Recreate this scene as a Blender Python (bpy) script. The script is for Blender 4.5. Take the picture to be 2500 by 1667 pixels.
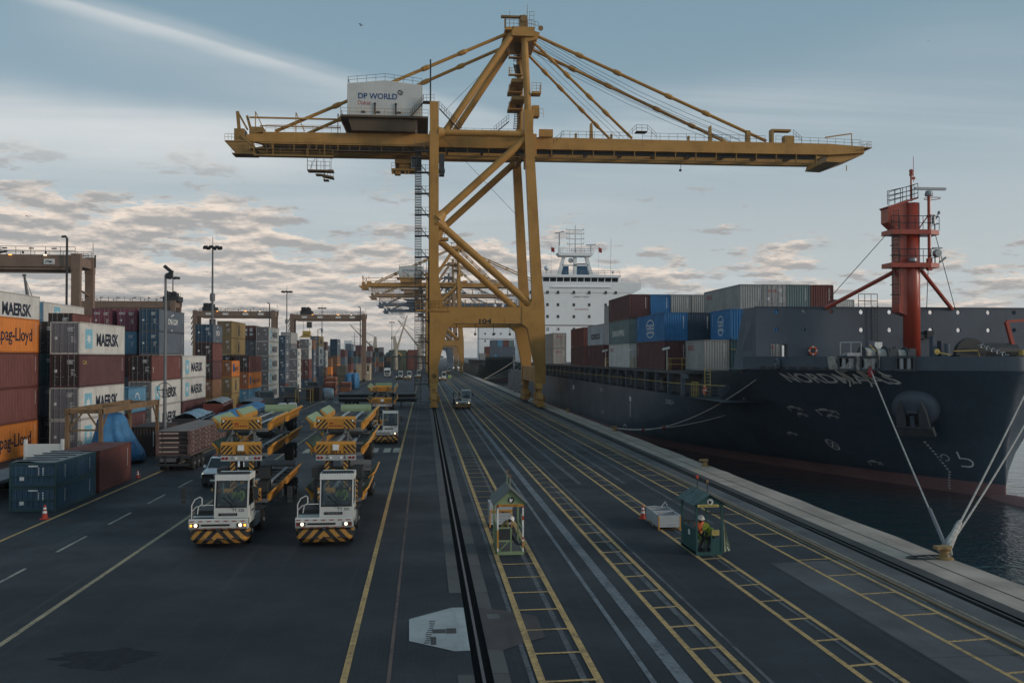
import bpy, bmesh, math, random
from mathutils import Vector, Matrix
for o in list(bpy.data.objects):
    bpy.data.objects.remove(o)
random.seed(7)
SC = bpy.context.scene
COL = SC.collection
PI = math.pi
CAMH = 8.35
# ---------------------------------------------------------------- camera
cam = bpy.data.cameras.new('camera')
cam.sensor_width = 36.0
cam.lens = 36.0 * 2250 / 2500
cam.clip_start = 0.5
cam.clip_end = 20000
camo = bpy.data.objects.new('camera', cam)
COL.objects.link(camo)
TH = math.atan(37.5 / 2250)
PS = math.atan(214 * math.cos(TH) / 2250)
camo.location = (0, 0, CAMH)
camo.rotation_euler = (PI / 2 + TH, 0, -PS)
SC.camera = camo
# ---------------------------------------------------------------- sky and sun
SUN_AZ = math.radians(112)      # clockwise from +Y (along the quay) towards +X (the water)
SUN_EL = math.radians(14)
SKY_STRENGTH = 0.124
world = bpy.data.worlds.new('World')
SC.world = world
world.use_nodes = True
WT = world.node_tree
WT.nodes.clear()
def wn(t, **kw):
    n = WT.nodes.new(t)
    for k, v in kw.items():
        setattr(n, k, v)
    return n
def wl(a, b):
    WT.links.new(a, b)
def wmath(op, a, b=None, c=None, clamp=False):
    n = wn('ShaderNodeMath', operation=op, use_clamp=clamp)
    for i, x in enumerate((a, b, c)):
        if x is None:
            continue
        if isinstance(x, (int, float)):
            n.inputs[i].default_value = x
        else:
            wl(x, n.inputs[i])
    return n.outputs[0]
def wmap(x, a, b, c=0.0, d=1.0, mode='SMOOTHSTEP'):
    n = wn('ShaderNodeMapRange', interpolation_type=mode)
    wl(x, n.inputs[0])
    for i, v in enumerate((a, b, c, d)):
        n.inputs[i + 1].default_value = v
    return n.outputs[0]
def wmix(f, a, b):
    n = wn('ShaderNodeMix', data_type='RGBA')
    for s, x in ((n.inputs[0], f), (n.inputs[6], a), (n.inputs[7], b)):
        if isinstance(x, tuple):
            s.default_value = (x[0], x[1], x[2], 1)
        elif isinstance(x, (int, float)):
            s.default_value = x
        else:
            wl(x, s)
    return n.outputs[2]
def wnoise(vec, scale, detail=6, rough=0.55, dist=0.0):
    n = wn('ShaderNodeTexNoise')
    wl(vec, n.inputs['Vector'])
    n.inputs['Scale'].default_value = scale
    n.inputs['Detail'].default_value = detail
    n.inputs['Roughness'].default_value = rough
    n.inputs['Distortion'].default_value = dist
    return n.outputs[0]
def wvec(op, a, b):
    n = wn('ShaderNodeVectorMath', operation=op)
    for i, x in enumerate((a, b)):
        if x is None:
            continue
        if isinstance(x, tuple):
            n.inputs[i].default_value = x
        elif isinstance(x, (int, float)):
            n.inputs[3].default_value = x
        else:
            wl(x, n.inputs[i] if i < 2 else n.inputs[3])
    return n
sky = wn('ShaderNodeTexSky', sky_type='NISHITA')
sky.sun_disc = False
sky.sun_elevation = SUN_EL
sky.sun_rotation = SUN_AZ
sky.altitude = 10
sky.air_density = 1.0
sky.dust_density = 1.6
sky.ozone_density = 1.4
tc = wn('ShaderNodeTexCoord')
D = tc.outputs['Generated']
sep = wn('ShaderNodeSeparateXYZ')
wl(D, sep.inputs[0])
DX, DY, DZ = sep.outputs
# blue of the clear sky: desaturated and lifted by thin high veil
hs = wn('ShaderNodeHueSaturation')
hs.inputs['Saturation'].default_value = 0.78
hs.inputs['Value'].default_value = 1.0
wl(sky.outputs[0], hs.inputs['Color'])
base = wmix(0.66, hs.outputs[0], (2.45, 3.45, 4.05))
lift = wmap(DZ, 0.34, 0.04, 0.0, 0.72)
base = wmix(lift, base, (4.9, 5.15, 5.2))
zen = wmap(DZ, 0.10, 0.55, 0.0, 0.72)
base = wmix(zen, base, (1.25, 2.35, 3.05))
# planar coordinates of the cloud layers
zc = wmath('MAXIMUM', wmath('ADD', DZ, 0.035), 0.012)
comb = wn('ShaderNodeCombineXYZ')
wl(wmath('DIVIDE', DX, zc), comb.inputs[0])
wl(wmath('DIVIDE', DY, zc), comb.inputs[1])
PL = comb.outputs[0]
# high cirrus, drawn out along one wind direction
zc3 = wmath('MAXIMUM', wmath('ADD', DZ, 0.14), 0.05)
comb3 = wn('ShaderNodeCombineXYZ')
wl(wmath('DIVIDE', DX, zc3), comb3.inputs[0])
wl(wmath('DIVIDE', DY, zc3), comb3.inputs[1])
PL3 = comb3.outputs[0]
mp = wn('ShaderNodeMapping')
mp.inputs['Rotation'].default_value = (0, 0, math.radians(-38))
mp.inputs['Scale'].default_value = (0.16, 0.75, 1)
wl(PL, mp.inputs[0])
ci = wnoise(mp.outputs[0], 0.9, 7, 0.6, 0.6)
mp2 = wn('ShaderNodeMapping')
mp2.inputs['Location'].default_value = (3.3, 1.2, 0)
mp2.inputs['Scale'].default_value = (0.22, 0.22, 1)
wl(PL, mp2.inputs[0])
ci2 = wnoise(mp2.outputs[0], 1.0, 3, 0.5)
cir = wmath('MULTIPLY', wmap(ci, 0.42, 0.78), wmap(ci2, 0.36, 0.62))
base = wmix(wmath('MULTIPLY', cir, 0.55), base, (5.6, 6.0, 6.2))
def streak(d1, d2, width, soft, start, end, strength, b, wispy=0.8):
    d1 = Vector(d1).normalized(); d2 = Vector(d2).normalized()
    n = d1.cross(d2).normalized()
    if n.z < 0:
        n = -n
    al = (d2 - d1).normalized()
    wob = wmath('MULTIPLY', wmath('SUBTRACT', wnoise(D, 5.0, 4, 0.55), 0.5), width * 1.3)
    dist = wmath('ADD', wvec('DOT_PRODUCT', D, tuple(n)).outputs['Value'], wob)
    along = wvec('DOT_PRODUCT', D, tuple(al)).outputs['Value']
    up = wmap(dist, width, -width * 0.2, 0, 1)
    dn = wmap(dist, -soft, 0.0, 0, 1)
    s0 = Vector(al).dot(d1); s1 = Vector(al).dot(d2)
    L = s1 - s0
    fa = wmath('MULTIPLY', wmap(along, s0 + start * L, s0 + (start + 0.5) * L), wmap(along, s0 + end * L, s0 + (end - 0.55) * L))
    front = wmap(wvec('DOT_PRODUCT', D, tuple((d1 + d2).normalized())).outputs['Value'], 0.6, 0.8)
    m = wmath('MULTIPLY', wmath('MULTIPLY', up, dn), wmath('MULTIPLY', fa, front))
    m = wmath('MULTIPLY', m, wmath('ADD', wmath('MULTIPLY', wmap(ci, 0.3, 0.68), wispy), 1.0 - wispy))
    return wmix(wmath('MULTIPLY', m, strength), b, (6.6, 6.6, 6.5))
base = streak((-0.335, 0.883, 0.330), (-0.079, 0.956, 0.283), 0.0045, 0.015, -0.9, 1.2, 0.72, base, 0.6)
base = streak((-0.25, 0.90, 0.318), (0.02, 0.960, 0.265), 0.012, 0.075, -0.6, 1.6, 0.42, base, 0.6)
base = streak((-0.420, 0.890, 0.235), (-0.15, 0.960, 0.235), 0.030, 0.085, -0.9, 1.45, 0.8, base, 0.75)
base = streak((0.25, 0.93, 0.25), (0.50, 0.84, 0.30), 0.05, 0.10, -0.6, 1.6, 0.35, base, 0.95)
# low cumulus field
wob = wn('ShaderNodeMapping')
wob.inputs['Scale'].default_value = (3.1, 3.1, 1)
wob.inputs['Location'].default_value = (2.7, 5.1, 0.0)
wl(PL3, wob.inputs[0])
CU = wob.outputs[0]
n1 = wnoise(CU, 1.0, 10, 0.66, 0.0)
sc2 = wvec('SCALE', CU, None); sc2.inputs[3].default_value = 1.016
off2 = wvec('ADD', sc2.outputs[0], (-0.05, 0.02, 0.0))
n2 = wnoise(off2.outputs[0], 1.0, 8, 0.62, 0.0)
big = wnoise(CU, 0.24, 2, 0.5)
cov = wmath('ADD', wmath('MULTIPLY', wmap(DZ, 0.215, 0.07), 0.235), wmath('MULTIPLY', wmath('SUBTRACT', big, 0.5), 0.26))
west = wmap(DX, 0.35, -0.30, -0.05, 0.12, 'LINEAR')
cov = wmath('ADD', cov, west)
dens = wmath('ADD', n1, cov)
cum = wmap(dens, 0.65, 0.74)
cum = wmath('MULTIPLY', cum, wmap(DZ, 0.235, 0.15))
cum = wmath('MULTIPLY', cum, wmap(DZ, 0.0, 0.02))
shade = wmath('ADD', wmath('MULTIPLY', wmath('SUBTRACT', n2, n1), 6.0), 0.42, clamp=True)
thick = wmap(dens, 0.68, 0.92)
shade = wmath('MULTIPLY', shade, wmath('SUBTRACT', 1.05, wmath('MULTIPLY', thick, 0.35)), clamp=True)
cc = wmix(shade, (3.1, 3.02, 3.0), (7.6, 6.4, 5.4))
base = wmix(wmath('MULTIPLY', cum, 0.9), base, cc)
# pale murk along the horizon
hz = wmap(DZ, 0.075, 0.0, 0, 0.62)
base = wmix(hz, base, (4.75, 4.4, 4.1))
bg = wn('ShaderNodeBackground')
bg.inputs['Strength'].default_value = SKY_STRENGTH
wl(base, bg.inputs['Color'])
out = wn('ShaderNodeOutputWorld')
wl(bg.outputs[0], out.inputs[0])
sun = bpy.data.lights.new('sun', 'SUN')
sun.energy = 1.5
sun.angle = math.radians(12)
sun.color = (1.0, 0.87, 0.74)
suno = bpy.data.objects.new('sun', sun)
COL.objects.link(suno)
sv = Vector((math.sin(SUN_AZ) * math.cos(SUN_EL), math.cos(SUN_AZ) * math.cos(SUN_EL), math.sin(SUN_EL)))
suno.rotation_euler = sv.to_track_quat('Z', 'Y').to_euler()
SC.view_settings.view_transform = 'Standard'
SC.view_settings.look = 'None'
SC.view_settings.exposure = 0.0
SC.view_settings.gamma = 1.0
SC.view_settings.use_curve_mapping = False
SC.render.engine = 'CYCLES'
SC.cycles.max_bounces = 6
SC.cycles.diffuse_bounces = 3
SC.cycles.glossy_bounces = 3
SC.cycles.transparent_max_bounces = 10
SC.cycles.use_denoising = True
SC.cycles.sample_clamp_indirect = 4.0
# ---------------------------------------------------------------- helpers
def rectify(me):
    bm = bmesh.new(); bm.from_mesh(me)
    bmesh.ops.recalc_face_normals(bm, faces=bm.faces)
    bm.to_mesh(me); bm.free()
class MB:
    """collects shapes and links them as one mesh object"""
    def __init__(s, off=(0, 0, 0)):
        s.v = []; s.f = []; s.m = []; s.o = Vector(off); s.parts = []
    def add(s, vs, fs, m=0):
        b = len(s.v); s.parts.append((b, len(s.f)))
        s.v += [tuple(Vector(v) - s.o) for v in vs]
        s.f += [tuple(b + i for i in f) for f in fs]
        s.m += [m] * len(fs)
        return s
    def box(s, x0, y0, z0, x1, y1, z1, m=0):
        vs = [(x0, y0, z0), (x1, y0, z0), (x1, y1, z0), (x0, y1, z0), (x0, y0, z1), (x1, y0, z1), (x1, y1, z1), (x0, y1, z1)]
        return s.add(vs, [(0, 3, 2, 1), (4, 5, 6, 7), (0, 1, 5, 4), (1, 2, 6, 5), (2, 3, 7, 6), (3, 0, 4, 7)], m)
    def beam(s, p, q, w, h, m=0, up=(0, 0, 1)):
        p = Vector(p); q = Vector(q); d = (q - p).normalized(); u = Vector(up)
        if abs(d.dot(u)) > 0.98: u = Vector((0, 1, 0))
        r = d.cross(u).normalized() * (w / 2); t = r.cross(d).normalized() * (h / 2)
        vs = [p - r - t, p + r - t, p + r + t, p - r + t, q - r - t, q + r - t, q + r + t, q - r + t]
        return s.add(vs, [(0, 1, 2, 3), (7, 6, 5, 4), (0, 4, 5, 1), (1, 5, 6, 2), (2, 6, 7, 3), (3, 7, 4, 0)], m)
    def tube(s, p, q, r, r2=None, n=8, m=0, caps=True):
        return s.path([p, q], [r, r if r2 is None else r2], n, m, caps)
    def path(s, pts, r, n=6, m=0, caps=True):
        pts = [Vector(p) for p in pts]; k = len(pts)
        rs = r if isinstance(r, (list, tuple)) else [r] * k
        vs = []; prev = None
        for i, p in enumerate(pts):
            d = (pts[min(i + 1, k - 1)] - pts[max(i - 1, 0)]).normalized()
            u = prev if prev is not None else (Vector((0, 0, 1)) if abs(d.z) < 0.9 else Vector((0, 1, 0)))
            a = d.cross(u)
            if a.length < 1e-5: a = d.cross(Vector((1, 0, 0)))
            a.normalize(); b = a.cross(d).normalized(); prev = b
            for j in range(n):
                t = 2 * PI * j / n
                vs.append(p + (a * math.cos(t) + b * math.sin(t)) * rs[i])
        fs = [(i * n + j, i * n + (j + 1) % n, (i + 1) * n + (j + 1) % n, (i + 1) * n + j) for i in range(k - 1) for j in range(n)]
        if caps: fs += [tuple(range(n))[::-1], tuple(range((k - 1) * n, k * n))]
        return s.add(vs, fs, m)
    def prism(s, poly, ext, m=0):
        n = len(poly); e = Vector(ext); a = [Vector(p) for p in poly]
        fs = [tuple(range(n))[::-1], tuple(range(n, 2 * n))] + [(i, (i + 1) % n, n + (i + 1) % n, n + i) for i in range(n)]
        return s.add(a + [p + e for p in a], fs, m)
    def loft(s, rings, m=0, caps=True, closed=True):
        n = len(rings[0]); k = len(rings); vs = [p for r in rings for p in r]
        fs = [(i * n + j, i * n + (j + 1) % n, (i + 1) * n + (j + 1) % n, (i + 1) * n + j) for i in range(k - 1) for j in range(n if closed else n - 1)]
        if caps: fs += [tuple(range(n))[::-1], tuple(range((k - 1) * n, k * n))]
        return s.add(vs, fs, m)
    def lathe(s, prof, c, n=12, axis='z', m=0):
        rings = []
        for r, h in prof:
            ring = []
            for j in range(n):
                a, b = r * math.cos(2 * PI * j / n), r * math.sin(2 * PI * j / n)
                ring.append((c[0] + a, c[1] + b, c[2] + h) if axis == 'z' else (c[0] + h, c[1] + a, c[2] + b) if axis == 'x' else (c[0] + a, c[1] + h, c[2] + b))
            rings.append(ring)
        return s.loft(rings, m)
    def ball(s, c, r, nu=8, nv=6, m=0, sq=(1, 1, 1)):
        prof = [(max(1e-3, math.sin(PI * i / nv)) * r, -math.cos(PI * i / nv) * r) for i in range(nv + 1)]
        rings = [[(c[0] + a * math.cos(2 * PI * j / nu) * sq[0], c[1] + a * math.sin(2 * PI * j / nu) * sq[1], c[2] + h * sq[2]) for j in range(nu)] for a, h in prof]
        return s.loft(rings, m)
    def torus(s, c, R, r, axis='y', nu=14, nv=6, m=0):
        vs = []
        for i in range(nu):
            t = 2 * PI * i / nu
            for j in range(nv):
                p = 2 * PI * j / nv; a = R + r * math.cos(p); h = r * math.sin(p); x, y = a * math.cos(t), a * math.sin(t)
                vs.append((c[0] + x, c[1] + h, c[2] + y) if axis == 'y' else (c[0] + h, c[1] + x, c[2] + y) if axis == 'x' else (c[0] + x, c[1] + y, c[2] + h))
        fs = [(i * nv + j, i * nv + (j + 1) % nv, ((i + 1) % nu) * nv + (j + 1) % nv, ((i + 1) % nu) * nv + j) for i in range(nu) for j in range(nv)]
        return s.add(vs, fs, m)
    def rail(s, pts, h=1.1, step=2.0, r=0.03, n=4, m=0, bars=2):
        pts = [Vector(p) for p in pts]
        for b in range(bars):
            up = Vector((0, 0, h * (b + 1) / bars))
            for p, q in zip(pts, pts[1:]): s.tube(p + up, q + up, r, n=n, m=m, caps=False)
        for p, q in zip(pts, pts[1:]):
            k = max(1, int(round((q - p).length / step)))
            for i in range(k + 1):
                c = p.lerp(q, i / k); s.tube(c, c + Vector((0, 0, h)), r, n=n, m=m, caps=False)
        return s
    def poly(s, pts, m=0):
        return s.add(pts, [tuple(range(len(pts)))], m)
    def mesh(s, name, mats, smooth=False, fix=True):
        me = bpy.data.meshes.new(name)
        me.from_pydata(s.v, [], s.f)
        for mt in (mats if isinstance(mats, (list, tuple)) else [mats]): me.materials.append(mt)
        if len(set(s.m)) > 1: me.polygons.foreach_set('material_index', s.m)
        if smooth: me.polygons.foreach_set('use_smooth', [True] * len(s.f))
        if fix: rectify(me)
        me.update()
        return me
    def build(s, name, mats, parent=None, smooth=False, loc=None, label=None, kind=None, fix=True, color=None):
        return put(s.mesh(name, mats, smooth, fix), name, parent, loc, label, kind, color)
def each(b, name, mats, parent=None, **k):
    """one object for every shape collected in b"""
    out = []
    ps = b.parts + [(len(b.v), len(b.f))]
    for (v0, f0), (v1, f1) in zip(ps, ps[1:]):
        c = MB(); c.v = b.v[v0:v1]; c.f = [tuple(i - v0 for i in f) for f in b.f[f0:f1]]; c.m = b.m[f0:f1]
        out.append(c.build(name, mats, parent, **k))
    return out
def put(me, name, parent=None, loc=None, label=None, kind=None, color=None):
    o = bpy.data.objects.new(name, me)
    COL.objects.link(o)
    if parent is not None: o.parent = parent
    if loc is not None: o.location = loc
    if label: o['label'] = label
    if kind: o['kind'] = kind
    elif parent is not None and name.endswith('railing'): o['kind'] = 'stuff'
    if color: o.color = (*color, 1)
    return o
def tag(o, label, cat, group=None):
    o['label'] = label; o['category'] = cat
    if group: o['group'] = group
    return o
def thing(name, label, cat, loc=(0, 0, 0), rz=0.0, group=None):
    o = bpy.data.objects.new(name, None)
    o.empty_display_size = 0.3
    COL.objects.link(o)
    o.location = loc; o.rotation_euler = (0, 0, rz)
    return tag(o, label, cat, group)
KIDS = {}
def copy_tree(o, loc=None, rz=None, label=None, group=None, color=None, skip=(), parent=None):
    c = o.copy(); COL.objects.link(c)
    if parent is not None: c.parent = parent
    if loc is not None: c.location = loc
    if rz is not None: c.rotation_euler = (0, 0, rz)
    if label: c['label'] = label
    if group: c['group'] = group
    if color: c.color = (*color, 1)
    for ch in list(o.children):
        if ch.name.split('.')[0] in skip: continue
        copy_tree(ch, parent=c, color=color, skip=skip)
    return c
FONTS = {}
def text_verts(txt, bold=0.0):
    key = (txt, bold)
    if key not in FONTS:
        cu = bpy.data.curves.new('type', 'FONT'); cu.body = txt; cu.size = 1.0; cu.offset = bold; cu.resolution_u = 3
        ob = bpy.data.objects.new('type', cu)
        COL.objects.link(ob)
        me = bpy.data.meshes.new_from_object(ob)
        vs = [tuple(v.co) for v in me.vertices]; fs = [tuple(p.vertices) for p in me.polygons]
        bpy.data.objects.remove(ob); bpy.data.curves.remove(cu); bpy.data.meshes.remove(me)
        x0 = min(v[0] for v in vs); x1 = max(v[0] for v in vs); y0 = min(0, min(v[1] for v in vs)); y1 = max(v[1] for v in vs)
        FONTS[key] = (vs, fs, x0, x1, y1)
    return FONTS[key]
def text(txt, parent, mat, at, right, up, width, height, bold=0.01, name='lettering', off=(0, 0, 0), color=None, label=None):
    """lettering of a given width and cap height, its lower left corner at 'at'"""
    vs, fs, x0, x1, y1 = text_verts(txt, bold)
    at = Vector(at) - Vector(off); R = Vector(right); U = Vector(up)
    P = [at + R * ((v[0] - x0) / (x1 - x0) * width) + U * (v[1] / y1 * height) for v in vs]
    me = bpy.data.meshes.new(name)
    me.from_pydata([tuple(p) for p in P], [], fs)
    me.materials.append(mat); me.update()
    return put(me, name, parent, label=label, color=color)
# ---------------------------------------------------------------- materials
class NT:
    def __init__(s, name):
        s.mat = bpy.data.materials.new(name); s.mat.use_nodes = True
        s.t = s.mat.node_tree; s.b = s.t.nodes['Principled BSDF']; s.out = s.t.nodes['Material Output']
    def n(s, t, **kw):
        x = s.t.nodes.new(t)
        for k, v in kw.items(): setattr(x, k, v)
        return x
    def l(s, a, b): s.t.links.new(a, b)
    def setin(s, sock, x):
        if isinstance(x, (int, float)): sock.default_value = x
        elif isinstance(x, (tuple, list)): sock.default_value = (*x, 1) if len(x) == 3 and sock.type == 'RGBA' else x
        else: s.l(x, sock)
    def math(s, op, a, b=0.0, clamp=False):
        x = s.n('ShaderNodeMath', operation=op, use_clamp=clamp); s.setin(x.inputs[0], a); s.setin(x.inputs[1], b); return x.outputs[0]
    def map(s, v, a, b, c=0.0, d=1.0):
        x = s.n('ShaderNodeMapRange', interpolation_type='SMOOTHSTEP'); s.l(v, x.inputs[0])
        for i, q in enumerate((a, b, c, d)): x.inputs[i + 1].default_value = q
        return x.outputs[0]
    def mix(s, f, a, b, bt='MIX'):
        x = s.n('ShaderNodeMix', data_type='RGBA', blend_type=bt)
        s.setin(x.inputs[0], f); s.setin(x.inputs[6], a); s.setin(x.inputs[7], b); return x.outputs[2]
    def coord(s, scale=(1, 1, 1), rand=True, which='Object', rot=(0, 0, 0)):
        c = s.n('ShaderNodeTexCoord'); m = s.n('ShaderNodeMapping'); m.inputs['Scale'].default_value = scale; m.inputs['Rotation'].default_value = rot
        if rand:
            i = s.n('ShaderNodeObjectInfo'); v = s.n('ShaderNodeVectorMath', operation='SCALE'); v.inputs[0].default_value = (37, 53, 71); s.l(i.outputs['Random'], v.inputs[3])
            a = s.n('ShaderNodeVectorMath', operation='ADD'); s.l(c.outputs[which], a.inputs[0]); s.l(v.outputs[0], a.inputs[1]); s.l(a.outputs[0], m.inputs[0])
        else: s.l(c.outputs[which], m.inputs[0])
        return m.outputs[0]
    def noise(s, vec, scale, detail=4, rough=0.6, dist=0.0):
        x = s.n('ShaderNodeTexNoise'); s.l(vec, x.inputs['Vector'])
        x.inputs['Scale'].default_value = scale; x.inputs['Detail'].default_value = detail; x.inputs['Roughness'].default_value = rough; x.inputs['Distortion'].default_value = dist
        return x.outputs[0]
    def bump(s, h, strength=0.3, dist=0.02):
        x = s.n('ShaderNodeBump'); x.inputs['Strength'].default_value = strength; x.inputs['Distance'].default_value = dist
        s.l(h, x.inputs['Height']); s.l(x.outputs[0], s.b.inputs['Normal'])
    def done(s, col, rough=0.5, metal=0.0, spec=None):
        s.setin(s.b.inputs['Base Color'], col); s.setin(s.b.inputs['Roughness'], rough); s.b.inputs['Metallic'].default_value = metal
        if spec is not None: s.b.inputs['Specular IOR Level'].default_value = spec
        return s.mat
def scale3(c, k): return tuple(x * k for x in c)
def paint(name, col=None, rough=0.5, dirt=0.35, rust=0.15, streak=True, scale=1.0, bump=0.0, spec=0.35):
    """weathered paint; without a colour it takes the object's own colour"""
    t = NT(name)
    if col is None:
        oi = t.n('ShaderNodeObjectInfo'); c = oi.outputs['Color']
        dark = t.mix(1.0, c, (0.50, 0.47, 0.45), 'MULTIPLY'); pale = t.mix(0.35, c, (0.42, 0.40, 0.38))
    else:
        c = t.n('ShaderNodeRGB'); c.outputs[0].default_value = (*col, 1); c = c.outputs[0]
        dark = scale3(col, 0.5); pale = tuple(x * 0.72 + 0.10 for x in col)
    v = t.coord((scale, scale, scale))
    big = t.noise(v, 0.55, 5, 0.65); fine = t.noise(v, 5.0, 4, 0.65)
    base = t.mix(t.math('MULTIPLY', t.map(big, 0.38, 0.78), dirt), c, dark)
    base = t.mix(t.math('MULTIPLY', t.map(fine, 0.5, 0.85), dirt * 0.5), base, pale)
    if streak:
        vs = t.coord((scale * 2.2, scale * 2.2, scale * 0.22))
        st = t.noise(vs, 1.6, 5, 0.7)
        base = t.mix(t.math('MULTIPLY', t.map(st, 0.52, 0.78), dirt), base, dark)
        if rust: base = t.mix(t.math('MULTIPLY', t.math('MULTIPLY', t.map(st, 0.60, 0.74), t.map(fine, 0.42, 0.62)), rust * 3.0, clamp=True), base, (0.13, 0.052, 0.022))
    elif rust:
        base = t.mix(t.math('MULTIPLY', t.map(fine, 0.62, 0.72), rust * 2.5, clamp=True), base, (0.13, 0.052, 0.022))
    if bump: t.bump(fine, bump, 0.02)
    rr = t.math('ADD', t.math('MULTIPLY', big, 0.3), rough - 0.12)
    return t.done(base, rr, 0.0, spec)
def plain(name, col, rough=0.6, metal=0.0, var=0.25, spec=0.4):
    t = NT(name); v = t.coord((1, 1, 1))
    n = t.noise(v, 4.0, 4, 0.6)
    return t.done(t.mix(t.map(n, 0.3, 0.75), col, scale3(col, 1 - var)), rough, metal, spec)
def stripes(name, a, b, period, rot, axis_scale=(1, 1, 1)):
    t = NT(name)
    v = t.coord(axis_scale, rand=False)
    sp = t.n('ShaderNodeSeparateXYZ'); t.l(v, sp.inputs[0])
    ax = t.math('ABSOLUTE', sp.outputs[0])
    q = t.math('ADD', t.math('MULTIPLY', ax, math.cos(rot)), t.math('MULTIPLY', sp.outputs[2], math.sin(rot)))
    fr = t.math('FRACT', t.math('DIVIDE', q, period))
    m = t.math('GREATER_THAN', fr, 0.5)
    n = t.noise(t.coord((1, 1, 1)), 6, 5, 0.65)
    c = t.mix(t.math('MULTIPLY', t.map(n, 0.5, 0.75), 0.55), t.mix(m, a, b), (0.06, 0.05, 0.045))
    return t.done(c, 0.55)
def glow(name, col, s):
    t = NT(name); t.b.inputs['Emission Color'].default_value = (*col, 1); t.b.inputs['Emission Strength'].default_value = s
    return t.done(col, 0.3)
def glass(name, tint=(0.35, 0.42, 0.45), fac=0.0):
    t = NT(name); t.t.nodes.remove(t.b)
    tr = t.n('ShaderNodeBsdfTransparent'); tr.inputs[0].default_value = (*tint, 1)
    gl = t.n('ShaderNodeBsdfGlossy'); gl.inputs[0].default_value = (0.9, 0.95, 1, 1); gl.inputs['Roughness'].default_value = 0.04
    fr = t.n('ShaderNodeFresnel'); fr.inputs[0].default_value = 1.5
    mx = t.n('ShaderNodeMixShader'); t.l(t.math('ADD', fr.outputs[0], fac), mx.inputs[0]); t.l(tr.outputs[0], mx.inputs[1]); t.l(gl.outputs[0], mx.inputs[2]); t.l(mx.outputs[0], t.out.inputs[0])
    return t.mat
M = {}
M['box'] = paint('container_paint', None, 0.55, 0.5, 0.16)
M['coat'] = paint('weathered_coat', None, 0.5, 0.55, 0.16, scale=0.6)
M['soft'] = paint('plain_coat', None, 0.6, 0.25, 0.0, streak=False)
M['steel'] = plain('galvanised_steel', (0.34, 0.36, 0.38), 0.45, 0.5)
M['dark'] = plain('dark_steel', (0.035, 0.037, 0.04), 0.6)
M['rod'] = plain('zinc_rod', (0.26, 0.27, 0.28), 0.45, 0.3)
M['rubber'] = plain('tyre_rubber', (0.018, 0.018, 0.019), 0.85)
M['white'] = paint('white_paint', (0.66, 0.66, 0.63), 0.5, 0.32, 0.10)
M['shipwhite'] = paint('ship_white_paint', (0.82, 0.84, 0.86), 0.5, 0.14, 0.05)
M['black'] = plain('black_print', (0.012, 0.013, 0.016), 0.6)
M['printwhite'] = plain('white_print', (0.78, 0.78, 0.76), 0.6, 0, 0.3)
M['printblue'] = plain('blue_print', (0.02, 0.07, 0.22), 0.6)
M['printnavy'] = plain('navy_print', (0.018, 0.025, 0.05), 0.6)
M['printred'] = plain('red_print', (0.42, 0.04, 0.05), 0.6)
M['sky'] = plain('light_blue_print', (0.22, 0.50, 0.62), 0.6)
M['rope'] = plain('mooring_rope', (0.42, 0.40, 0.37), 0.9, 0, 0.4)
M['glass'] = glass('window_glass', (0.62, 0.68, 0.70))
M['darkglass'] = plain('dark_window', (0.012, 0.016, 0.02), 0.12, 0, 0.2, 0.6)
M['lamp'] = glow('lamp_on', (1.0, 0.80, 0.52), 2.6)
M['amber'] = glow('amber_lamp', (1.0, 0.42, 0.06), 2.5)
M['redlens'] = plain('red_lens', (0.30, 0.02, 0.02), 0.25)
M['hiviz'] = plain('hi_vis_yellow', (0.50, 0.62, 0.08), 0.8)
M['orangeviz'] = plain('hi_vis_orange', (0.75, 0.16, 0.06), 0.8)
M['cloth'] = plain('dark_cloth', (0.022, 0.024, 0.032), 0.9)
M['skin'] = plain('dark_skin', (0.045, 0.026, 0.018), 0.6)
YEL = (0.43, 0.225, 0.055)
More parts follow.
